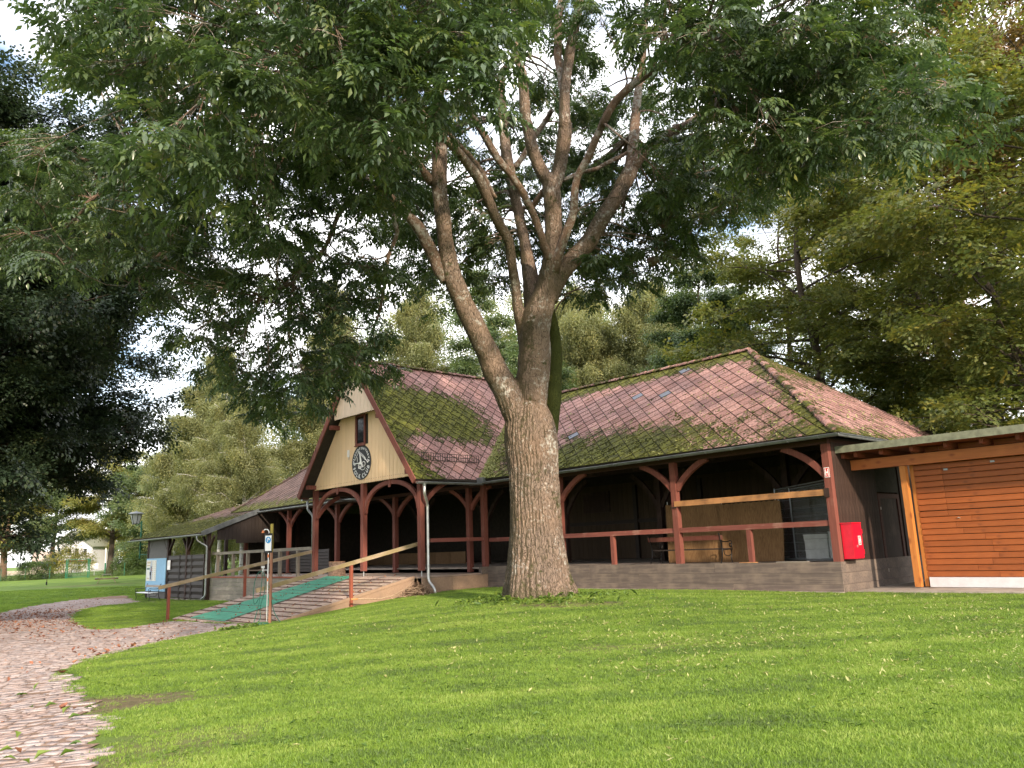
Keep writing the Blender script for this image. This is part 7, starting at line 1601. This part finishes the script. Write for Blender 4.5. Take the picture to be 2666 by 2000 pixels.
# ------------------------------------------------------------------ other trees
make_tree('copper_beech', 'very dark copper beech with low hanging branches at the left edge', (-23.0,29.0), 19.5, 9.8, .20, .50, 130, 'beech', 'bark_dark', 21, None, 2.9, (.05,1.0), .5, 1.45, 'beech', (0,0), 9, 'tree', 1, .02)
G = 'birches behind the pavilion'
make_tree('birch_tree', 'pale yellow-green birch left of the gable, seen above the lean-to roof', (-26.5,69), 21, 5.6, .12, .26, 46, 'birch', 'birch_bark', 31, G, 2.8, (.3,1.0), .25, 1.5, 'birch', (.01,0), 6, 'tree', 1, .10)
make_tree('birch_tree', 'slender birch just left of the tall birches, thin crown over the lamp', (-31.5,74), 14.5, 3.8, .12, .18, 34, 'birch', 'birch_bark', 32, G, 1.3, (.3,1.0), .25, 1.2, 'birch', (0,0), 5, 'tree', 1, .10)
make_tree('birch_tree', 'tall birch behind the left slope of the cream gable', (-17.6,76), 29, 6.0, .10, .30, 50, 'birch', 'birch_bark', 33, G, 2.8, (.3,1.0), .25, 1.55, 'birch', (0,0), 6, 'tree', 1, .10)
make_tree('birch_tree', 'tall birch directly above the peak of the cream gable', (-9.0,71), 27, 5.6, .10, .28, 46, 'birch', 'birch_bark', 34, G, 2.8, (.3,1.0), .25, 1.55, 'birch', (.01,0), 6, 'tree', 1, .10)
make_tree('birch_tree', 'birch seen between the left limb of the ash and the trunk', (-2.6,67), 26.5, 5.2, .12, .28, 44, 'green', 'birch_bark', 35, G, 3.2, (.3,1.0), .4, 1.5, 'birch', (0,0), 6, 'tree', 1, .04)
make_tree('poplar_tree', 'yellow tall tree right behind the ash trunk above the roof ridge', (6.4,72), 25.5, 5.6, .12, .32, 46, 'birch', 'bark_warm', 36, 'tall trees behind the roof ridge', 3.6, (.4,1.1), .4, 1.5, 'oval', (0,0), 6)
make_tree('poplar_tree', 'yellow-green tall tree over the middle of the right roof ridge', (12.2,69), 24.5, 5.0, .12, .30, 44, 'birch', 'bark_warm', 37, 'tall trees behind the roof ridge', 3.4, (.4,1.1), .4, 1.5, 'oval', (0,0), 6)
make_tree('poplar_tree', 'green tall tree behind the trunk base of the left ash limb', (1.5,60), 17, 4.6, .1, .26, 40, 'green', 'bark_warm', 39, 'tall trees behind the roof ridge', 3.2, (.4,1.0), .4, 1.4, 'oval', (0,0), 6)
make_tree('robinia_tree', 'blue-green feathery tree behind the right end of the roof ridge', (12.6,50), 19.5, 5.0, .14, .30, 46, 'green', 'bark_dark', 38, None, 3.6, (.2,.9), .4, 1.35, 'oval', (0,0), 8)
MG = 'maples on the slope behind the sheds'
for k, (x, y, H, R_, tr, sd, st, ln, lab) in enumerate((
    (15.2,38,24,6.5,.30,51,1,(-.03,0),'olive maple directly behind the roof hip, its crown over the ridge end'),
    (20.2,35,25,7.0,.34,52,3,(0,0),'many-stemmed olive maple behind the left end of the orange shed'),
    (22.4,30,26,6.0,.30,53,1,(-.06,0),'tall straight maple at the right edge with long bare trunk'),
    (19.3,27.5,19,7.0,.26,54,2,(-.16,.02),'leaning yellow-green maple whose branches reach over the orange shed roof'),
    (26,44,25,7.0,.34,55,1,(0,0),'brownish maple deep in the wood above the shed'),
    (19,52,24,6.5,.32,56,1,(0,0),'farther maple between the blue-green tree and the wood'),
    (31,52,26,7.5,.34,57,1,(0,0),'farthest maple at the right edge of the wood'))):
    make_tree('maple_tree', lab, (x,y), H, R_ if k != 2 else 4.2, .16 if k != 2 else .6, tr, 46 if st == 1 else 60, 'rust' if k in (2,6) else 'maple', 'bark_dark', sd, MG, 1.6, (.0,.8), .42, 1.05, 'round', ln, 7, 'tree', st)
# understorey behind the sheds
for k, (x, y, rx, h, lib, lab) in enumerate(((17.5,41,4.0,4.2,'green','dark green thicket right behind the hip roof eave'),(23.5,38,4.5,5.0,'green','green thicket above the orange shed roof'),(14,47,5,3.6,'green','thicket hidden behind the right roof slope'),(29,40,5,6.0,'maple','olive thicket at the far right above the shed'))):
    bush('thicket', lab, x, y, rx, rx*.7, h, lib, 520, 70+k, 'thickets behind the sheds', 'bush', 1.3)
for nm, lib, n_, x0, x1, y0, y1 in (('far_wood','green',5200,-24,50,80,94),('far_wood','birch',2600,-34,30,84,96),('far_wood','yellow',1500,-20,24,88,98)):
    P = []
    for k in range(n_):
        x = rs.uniform(x0,x1); hh = float(np.interp(x, [-34,-24,-18,-6,4,16,30,50], [15,20,28,33,33,31,34,32]))*(.86+.10*math.sin(x*.55+y0)+.08*math.sin(x*1.3))
        P.append((x, rs.uniform(y0,y1), .3+hh*rs.random()**.75))
    scatter(nm, LIB[lib], P, [(rs.gauss(0,.5),rs.gauss(0,.5),rs.uniform(0,6.3)) for _ in P], [rs.uniform(1.8,3.2) for _ in P])
# left background along the fence
FG = 'park trees by the far fence'
make_tree('lime_tree', 'forked trunk tree at the far left edge by the fence', (-71.5,112), 17, 7.5, .22, .42, 40, 'yellow', 'bark_warm', 61, FG, 2.0, (.1,.8), .4, 1.9, 'oval', (0,0), 6, 'tree', 2)
make_tree('lime_tree', 'slim trunk tree right of the trimmed bush, before the pale house', (-65.4,113), 15, 6.0, .3, .34, 36, 'green', 'bark_warm', 62, FG, 1.6, (.1,.8), .4, 1.9, 'oval', (0,0), 6)
make_tree('lime_tree', 'spreading yellow-green tree between the gate and the lamp', (-56.2,111), 17.5, 7.5, .26, .42, 44, 'yellow', 'bark_dark', 63, FG, 1.9, (.1,.8), .4, 1.8, 'oval', (0,0), 7)
make_tree('lime_tree', 'light green tree left of the lantern', (-46.5,104), 15.5, 6.5, .18, .3, 42, 'green', 'bark_dark', 64, FG, 1.9, (.1,.8), .4, 1.8, 'oval', (0,0), 7)
make_tree('lime_tree', 'yellow tree behind the lantern and lean-to roof', (-40,108), 13.5, 7.0, .1, .3, 42, 'yellow', 'bark_dark', 65, FG, 2.0, (.1,.8), .4, 1.8, 'oval', (0,0), 7)
make_tree('lime_tree', 'golden tree seen through the open lean-to', (-30,102), 12, 6.5, .06, .3, 42, 'yellow', 'bark_dark', 66, FG, 2.0, (.0,.8), .4, 1.7, 'oval', (0,0), 7)
make_tree('lime_tree', 'pale tree behind the slender birch', (-37.5,92), 15, 5.5, .1, .28, 40, 'birch', 'bark_dark', 67, FG, 1.5, (.2,.9), .4, 1.5, 'birch', (0,0), 6)
for k, (x, y, H, R_, lib, lab) in enumerate(((-112,165,16,10,'yellow','yellow tree left of the pale house'),(-84,178,15,9,'yellow','golden tree right behind the pale house'),(-70,160,14,9,'green','rounded green tree right of the pale house'),(-55,150,14,10,'yellow','far yellow tree between fence pole and lantern'),(-128,158,17,10,'green','far green tree at the left edge'),(-34,150,16,10,'green','far green tree behind the lean-to'),(-15,130,18,9,'yellow','far yellow tree behind the birches'))):
    make_tree('far_tree', lab, (x,y), H, R_, .12, .4, 40, lib, 'bark_dark', 80+k, 'trees around the far house', 1.5, (.0,.9), .5, 2.7, 'oval', (0,0), 6)
# birch trunks seen through the lean-to
for k, (x, y, lab) in enumerate(((-19.5,57,'white birch trunk seen through the open side of the lean-to'),(-22.3,60,'paler birch trunk left of the downpipe through the lean-to'))):
    make_tree('birch_tree', lab, (x,y), 15, 3.2, .22, .2, 34, 'birch', 'birch_bark', 90+k, G, 2.6, (.3,1.0), .25, 1.1, 'birch', (0,0), 5, 'tree', 1, .1)
bush('trimmed_bush', 'trimmed green bush wider at the top by the far fence', -58.9, 98, 1.35, 1.1, 2.05, 'hedge', 420, 101, None, 'bush', 1.0, True)
bush('yellow_bush', 'bright yellow bush behind the trimmed bush', -61.5, 110, 3.2, 2, 3.8, 'yellow', 330, 102, None, 'bush', 1.6)
for k, (x, y, rx, h, lab) in enumerate(((-47.6,99,1.9,2.5,'dark round bush right of the white pole'),(-43.2,98,2.0,2.6,'dark green bush left of the lean-to'),(-39.6,97,1.7,2.2,'bush just beside the grey end wall of the lean-to'),(-54.8,118,2.4,2.6,'dark bush behind the gate sign'))):
    bush('garden_bush', lab, x, y, rx, rx*.8, h, 'hedge', 330, 110+k, 'bushes along the far fence', 'bush', 1.3)
P, R_, S_ = [], [], []
for k in range(1500):
    t = rs.random(); x = -82+46*t; y = 101.5-6*t+rs.gauss(0,.6)
    if -54 < x < -50: continue
    P.append((x, y, gz(x,y)+abs(rs.gauss(.1,.28)))); R_.append((rs.gauss(0,.5),rs.gauss(0,.5),rs.uniform(0,6.3))); S_.append(rs.uniform(.6,1.2))
scatter('undergrowth', LIB['hedge'], P, R_, S_)
# sapling
SAP = empty('sapling', (-42.0,72,gz(-42,72)), 0, None, 'young thin sapling with reddish leaves on the far lawn', 'tree')
mb = MB(); mb.tube([(0,0,0),(.02,0,1.0),(.0,.02,2.3)], [.03,.02,.01], 5); mb.build('stem', M['bark_dark'], SAP); MB().tube([(0,0,0),(0,0,.28)], .07, 6).build('guard', M['iron'], SAP)
scatter('leaves', LIB['beech'], [(rs.gauss(0,.16),rs.gauss(0,.16),rs.uniform(.6,2.3)) for k in range(26)], [(rs.gauss(0,.4),rs.gauss(0,.4),rs.uniform(0,6.3)) for k in range(26)], [rs.uniform(.35,.6) for k in range(26)], SAP)
# picnic table
PT = empty('picnic_table', (-35.65,70,gz(-35.65,70)-.0), 2.04, None, 'weathered wooden picnic table with attached benches on the far lawn', 'table')
for i in range(5):
    o_ = MB().box(-.95,.95,-.06,.06,0,.045).build('table_board', M['grey_wood'], PT); o_.location = (0,-.28+.14*i,.72)
for s_ in (-1,1):
    for q in range(2):
        o_ = MB().box(-.95,.95,-.06,.06,0,.045).build('bench_board', M['grey_wood'], PT); o_.location = (0,s_*(.70+.14*q),.43)
for x in (-.7,.7):
    mb = MB(); mb.beam((x,-.3,.71),(x,-.72,0),.05,.11,(1,0,0)); mb.beam((x,.3,.71),(x,.72,0),.05,.11,(1,0,0)); mb.beam((x,-.9,.38),(x,.9,.38),.05,.11); mb.build('trestle', M['rail_wood'], PT)
# gate, fence posts, pole, signs
GT = empty('garden_gate', (-51.8,95,gz(-51.8,95)), 0, None, 'dark green double gate frame in the far fence', 'gate')
for x in (-1.45,-1.28,1.15,1.32): MB().tube([(x,0,0),(x,0,2.2)], .055, 6).build('post', M['green_paint'], GT)
for x0, x1 in ((-1.26,1.13),): 
    mb = MB(); mb.tube([(x0,0,2.15),(x1,0,2.15)], .03, 5); mb.tube([(x0,0,.12),(x1,0,.12)], .03, 5)
    for k in range(26): mb.tube([(x0+(x1-x0)*k/25,0,.12),(x0+(x1-x0)*k/25,0,1.0 if k%2 else 2.15)], .006, 3, False)
    mb.build('leaf', M['green_paint'], GT)
FN = empty('mesh_fence', (0,0,0), 0, None, 'thin green wire mesh fence along the far lawn', 'fence')
for x in np.arange(-82,-34,3.2):
    if -54.2 < x < -49.8: continue
    t = (x+82)/46; y = 100.5-6*t
    o_ = MB().tube([(0,0,0),(0,0,1.5)], .035, 5).build('fence_post', M['green_paint'], FN); o_.location = (x,y,gz(x,y))
PO = empty('white_pole', (-51.2,100,gz(-51.2,100)), 0, None, 'thin white pole standing at the right of the green gate', 'pole'); MB().tube([(0,0,0),(-.05,0,3.4)], .06, 6).build('shaft', M['white'], PO); MB().tube([(0,0,0),(0,0,1.6)], .09, 6).build('sleeve', M['green_paint'], PO)
WS = empty('white_sign', (-57.8,110,gz(-57.8,110)), 0, None, 'small blank white sign board right of the gate', 'sign'); MB().box(-.5,.5,-.02,.02,.95,1.6).build('panel', M['white'], WS); MB().tube([(0,.04,0),(0,.04,1.2)], .03, 5).build('post', M['galv'], WS)
# road and pale house beyond
mb = MB()
rx = np.linspace(-190,-20,40)
Vr = [(x, 128+.12*(x+100)+s_*3.0+12, float(ground_z(np.array([x]),np.array([140.]))[0])+.14) for x in rx for s_ in (-1,1)]
mb.add(Vr, [(2*i,2*i+2,2*i+3,2*i+1) for i in range(39)]); tag(mb.build('road', M['road']), kind='structure')
HO = empty('white_house', (-94.8,171,0.3), -.12, None, 'pale rendered two storey house with balcony beyond the far road', 'house')
hw = MB(); hw.box(-4.6,4.6,0,9,-.5,5.0); hw.prism([(-4.6,.0,5.0),(4.6,.0,5.0),(0,.0,8.0)], (0,9,0)); W_ = hw.build('wall', M['white_render'], HO)
for (a, b) in (((-5.2,4.7),(0,8.2)),((0,8.2),(5.2,4.7))): MB().beam((a[0],4.4,a[1]),(b[0],4.4,b[1]),10.2,.22,(0,0,1)).build('roof', M['roof_felt'], HO)
for x0, x1, z0, z1 in ((-2.6,-1.7,3.1,4.5),(-1.0,-.1,3.1,4.5),(.6,1.6,2.3,4.6),(2.6,3.5,3.1,4.5),(1.5,2.3,.1,1.6)):
    f_ = MB().box(x0,x1,-.06,-.005,z0,z1).build('window', M['white'], HO); MB().box(x0+.1,x1-.1,-.09,-.065,z0+.1,z1-.1).build('pane', M['glass_dark'], f_)
MB().box(-4.4,4.2,-1.3,-.02,1.9,2.08).build('balcony', M['red_post'], HO); MB().box(-4.4,4.2,-1.3,-1.22,2.09,2.95).build('railing', M['white_render'], HO)
MB().box(-10,-4.65,1,8,-.5,4.2).build('annexe', plain('pink_render', (.5,.40,.40), .9), HO)
GW = empty('garden_wall', (-98,152,.1), .0, None, 'low pale wall in front of the far house', 'wall'); MB().box(-14,16,0,.3,-.4,.6).build('masonry', M['concrete'], GW)
GL = empty('goal_frame', (-81.2,149,.15), 0, None, 'small white football goal on the far side of the road', 'goal'); MB().tube([(-1.05,0,0),(-1.05,0,1.2),(-1.05,0,1.2),(1.05,0,1.2),(1.05,0,1.2),(1.05,0,0)], .09, 6).build('frame', M['white'], GL)

# ------------------------------------------------------------------ lawn, litter
blade_c = bpy.data.collections.new('lib_grass')
for i in range(4):
    r_ = random.Random(200+i); V_, F_ = [], []
    for k in range(24):
        a, d_ = r_.uniform(0,6.3), .09*math.sqrt(r_.random()); p = Vector((d_*math.cos(a), d_*math.sin(a), 0)); h = r_.uniform(.015,.038); b_ = r_.uniform(0,6.3)
        s_ = Vector((math.cos(b_), math.sin(b_), 0)); w = .0030; l_ = Vector((r_.gauss(0,.5), r_.gauss(0,.5), 0))*h; b = len(V_)
        V_ += [p-s_*w, p+s_*w, p+s_*w*.8+l_*.35+Vector((0,0,h*.6)), p-s_*w*.8+l_*.35+Vector((0,0,h*.6)), p+l_+Vector((0,0,h))]
        F_ += [(b,b+1,b+2),(b,b+2,b+3),(b+3,b+2,b+4)]
    blade_c.objects.link(to_obj('grass_tuft', V_, F_, M['grass'], 3))
LIB['grass'] = blade_c
def lawn_pts(n, y0, y1, pw):
    u_ = RNG.random(n); Y = (y0**pw + (y1**pw-y0**pw)*u_)**(1/pw); X = (RNG.random(n)*2-1)*(.82*Y+3.5); return X, Y
X, Y = lawn_pts(270000, 4.2, 34, 1.1)
e = (vnoise(X,Y,.4,40)-.5)*.5
onpath = inside(PATHS, X+e, Y+e*.6)
bxx, byy = w2b_np(X, Y)
blocked = ((byy > -.15) & (bxx < .05) & (bxx > -14.6)) | ((bxx < -14.4) & (bxx > -22.9) & (byy > -9.15)) | ((bxx <= -22.9) & (byy > -3.35)) | ((bxx > 0) & (byy > .40)) | (np.hypot(X-.47,Y-20.5) < .95)
bz = bare(X, Y)
ok = ~onpath & ~blocked & (RNG.random(len(X)) > bz*.92) & (Y < 34)
X, Y, bz = X[ok], Y[ok], bz[ok]
S_ = RNG.uniform(.65,1.15,len(X))*(1+.35*(np.hypot(X-.47,Y-20.5) < 2.2)*RNG.random(len(X)))*(1-.35*bz)*(.9+.25*np.clip(Y/20,0,1))
scatter('grass', blade_c, np.stack([X,Y,ground_z(X,Y)],1), np.stack([RNG.normal(0,.12,len(X)),RNG.normal(0,.12,len(X)),RNG.uniform(0,6.3,len(X))],1), S_)
X, Y = lawn_pts(70000, 28, 62, 1.1); X = -RNG.random(len(X))*(.70*Y)+.0
e = (vnoise(X,Y,.5,41)-.5)*.5; bxx, byy = w2b_np(X, Y)
ok = ~inside(PATHS, X+e, Y+e*.6) & ~(((bxx > -22.9) & (byy > -9.15)) | ((bxx > -44) & (byy > -3.35))) & (RNG.random(len(X)) > bare(X,Y)*.8)
X, Y = X[ok], Y[ok]
scatter('grass', blade_c, np.stack([X,Y,ground_z(X,Y)],1), np.stack([RNG.normal(0,.12,len(X)),RNG.normal(0,.12,len(X)),RNG.uniform(0,6.3,len(X))],1), RNG.uniform(1.0,1.7,len(X)))
# fallen ash leaflets on the lawn, brown leaves on the path, weeds round the trunk
def leaf_coll(key, mat, L, w, curl):
    c = bpy.data.collections.new('lib_'+key); st = random.getstate()
    for i in range(4):
        random.seed(i+300); V_, F_ = [], []
        for k in range(1 if i < 3 else 3):
            a = random.uniform(0,6.3); leaflet(V_, F_, Vector((.03*k,0,.012)), Vector((math.cos(a),math.sin(a),random.uniform(.05,.35))), Vector((0,0,1)), L, w, random.uniform(.3,.6), curl)
        c.objects.link(to_obj(key, V_, F_, M[mat], 4))
    random.setstate(st); LIB[key] = c; return c
leaf_coll('fallen', 'fallen_leaf', .085, .030, -.2); leaf_coll('brown', 'brown_leaf', .085, .055, -.15); leaf_coll('weed', 'weed', .10, .05, .2)
def drop(name, key, X, Y, s0, s1, lift=.012, tilt=.3):
    n_ = len(X); scatter(name, LIB[key], np.stack([X,Y,ground_z(X,Y)+lift],1), np.stack([RNG.normal(0,tilt,n_),RNG.normal(0,tilt,n_),RNG.uniform(0,6.3,n_)],1), RNG.uniform(s0,s1,n_))
X, Y = lawn_pts(36000, 5.5, 24, 1.0)
dens = np.clip(.08 + .9*np.exp(-((Y-12)/5.0)**2)*np.clip((X+3)/7,0,1) + .35*np.exp(-((Y-19)/4)**2), 0, 1)*(.15+1.2*vnoise(X,Y,1.1,60)**1.6)
bxx, byy = w2b_np(X,Y)
ok = (RNG.random(len(X)) < dens*.95*np.clip((Y-6)/5,.12,1)) & ~inside(PATHS,X,Y) & (byy < -.2) & ~((bxx < -14.3) & (byy > -9.2))
drop('fallen_leaves', 'fallen', X[ok], Y[ok], .3, .85, .014, .3)
X = RNG.uniform(-28,-2.5,26000); Y = RNG.uniform(5,52,26000)
edge = np.clip(vnoise(X,Y,1.5,70)*1.6-.55, 0, 1)
dd = np.exp(-(((X+19)/4.5)**2+((Y-33)/4)**2))*1.1 + np.exp(-(((X+22)/3)**2+((Y-37)/4)**2)) + .10*edge + .5*np.exp(-(((X+9)/1.2)**2+((Y-21)/5)**2)) + .25*np.exp(-(((X+13.5)/1.5)**2+((Y-29)/2.5)**2)) + .02*((Y<16))
ok = (RNG.random(len(X)) < dd) & inside(PATHS,X,Y)
drop('path_leaves', 'brown', X[ok], Y[ok], .6, 1.25, .03, .25)
X, Y = RNG.uniform(-7,-2.6,500), RNG.uniform(6,14,500); ok = inside(PATHS,X,Y) & (RNG.random(500) < .12); drop('green_path_leaves', 'weed', X[ok], Y[ok], .8, 1.5, .03, .3)
a = RNG.uniform(0,6.3,900); r_ = .90+np.abs(RNG.normal(0,.8,900)); X, Y = .47+r_*np.cos(a), 20.5+r_*np.sin(a)*.9
ok = (Y < 21.0) & (RNG.random(900) < np.clip(1.5*vnoise(a*2.2, r_*2, 1.0, 31)-.25, 0, 1)); drop('trunk_weeds', 'weed', X[ok], Y[ok], .7, 1.6, .04, .5)
X, Y = -8.6+RNG.normal(0,.35,160), 24.9+RNG.normal(0,.25,160); ok = ~inside(PATHS,*(lp := lawn_pts(12000, 5.0, 18, 1.0))); cl = vnoise(lp[0], lp[1], .8, 77) > .55; ok &= cl; drop('clover', 'weed', lp[0][ok], lp[1][ok], .25, .5, .028, .3)
drop('path_weeds', 'weed', X, Y, .7, 1.5, .04, .5)
# leaves and twigs caught on the roof, ramp and valley
def roof_drop(name, key, frame, pick, n_, s0, s1, parent):
    o, e1, e2, nrm = frame; P, R_, S_ = [], [], []
    pit = math.atan2(math.hypot(e2.x,e2.y), e2.z)
    for k in range(n_):
        q = pick()
        if q is None: continue
        w_ = o+e1*q[0]+e2*q[1]+nrm*.05; P.append(tuple(w_)); e_ = Matrix((e1, e2, nrm)).transposed().to_euler(); rz = random.uniform(0,6.3)
        mm = Matrix((e1, e2, nrm)).transposed() @ Matrix.Rotation(rz,3,'Z') @ Matrix.Rotation(random.gauss(0,.4),3,'X'); R_.append(tuple(mm.to_euler())); S_.append(random.uniform(s0,s1))
    scatter(name, LIB[key], P, R_, S_, parent)
roof_drop('roof_leaves', 'fallen', fr1, lambda: (random.uniform(-13.5,-.5), random.random()**1.4*5.0), 420, .6, 1.3, ROOF)
roof_drop('roof_leaves', 'fallen', fr4, lambda: (random.uniform(.3,6), random.random()*3.0), 200, .6, 1.3, ROOF)
def vpick():
    t = random.random()**1.3; b = t*4.6; y_ = EV+(RV-EV)*b/Lm; xv = GX0+(GZ0-main_z(y_))/GSL
    return (xv+abs(random.gauss(0,.35))+.02, b)
roof_drop('valley_litter', 'fallen', fr1, vpick, 1300, .7, 1.5, ROOF)
P = []
for k in range(260):
    x, y = random.uniform(xl,xr), random.uniform(ra_y0,ra_y1); P.append((x, y, rz_(y)+.03))
scatter('ramp_litter', LIB['brown'], P, [(random.gauss(0,.3),random.gauss(0,.3),random.uniform(0,6.3)) for _ in P], [random.uniform(.5,1.1) for _ in P], RP)
P = [(random.uniform(-34,-22.8), random.uniform(-3.0,-.6), .585) for k in range(120)]
scatter('deck_litter', LIB['brown'], P, [(random.gauss(0,.3),random.gauss(0,.3),random.uniform(0,6.3)) for _ in P], [random.uniform(.5,1.1) for _ in P], DK)
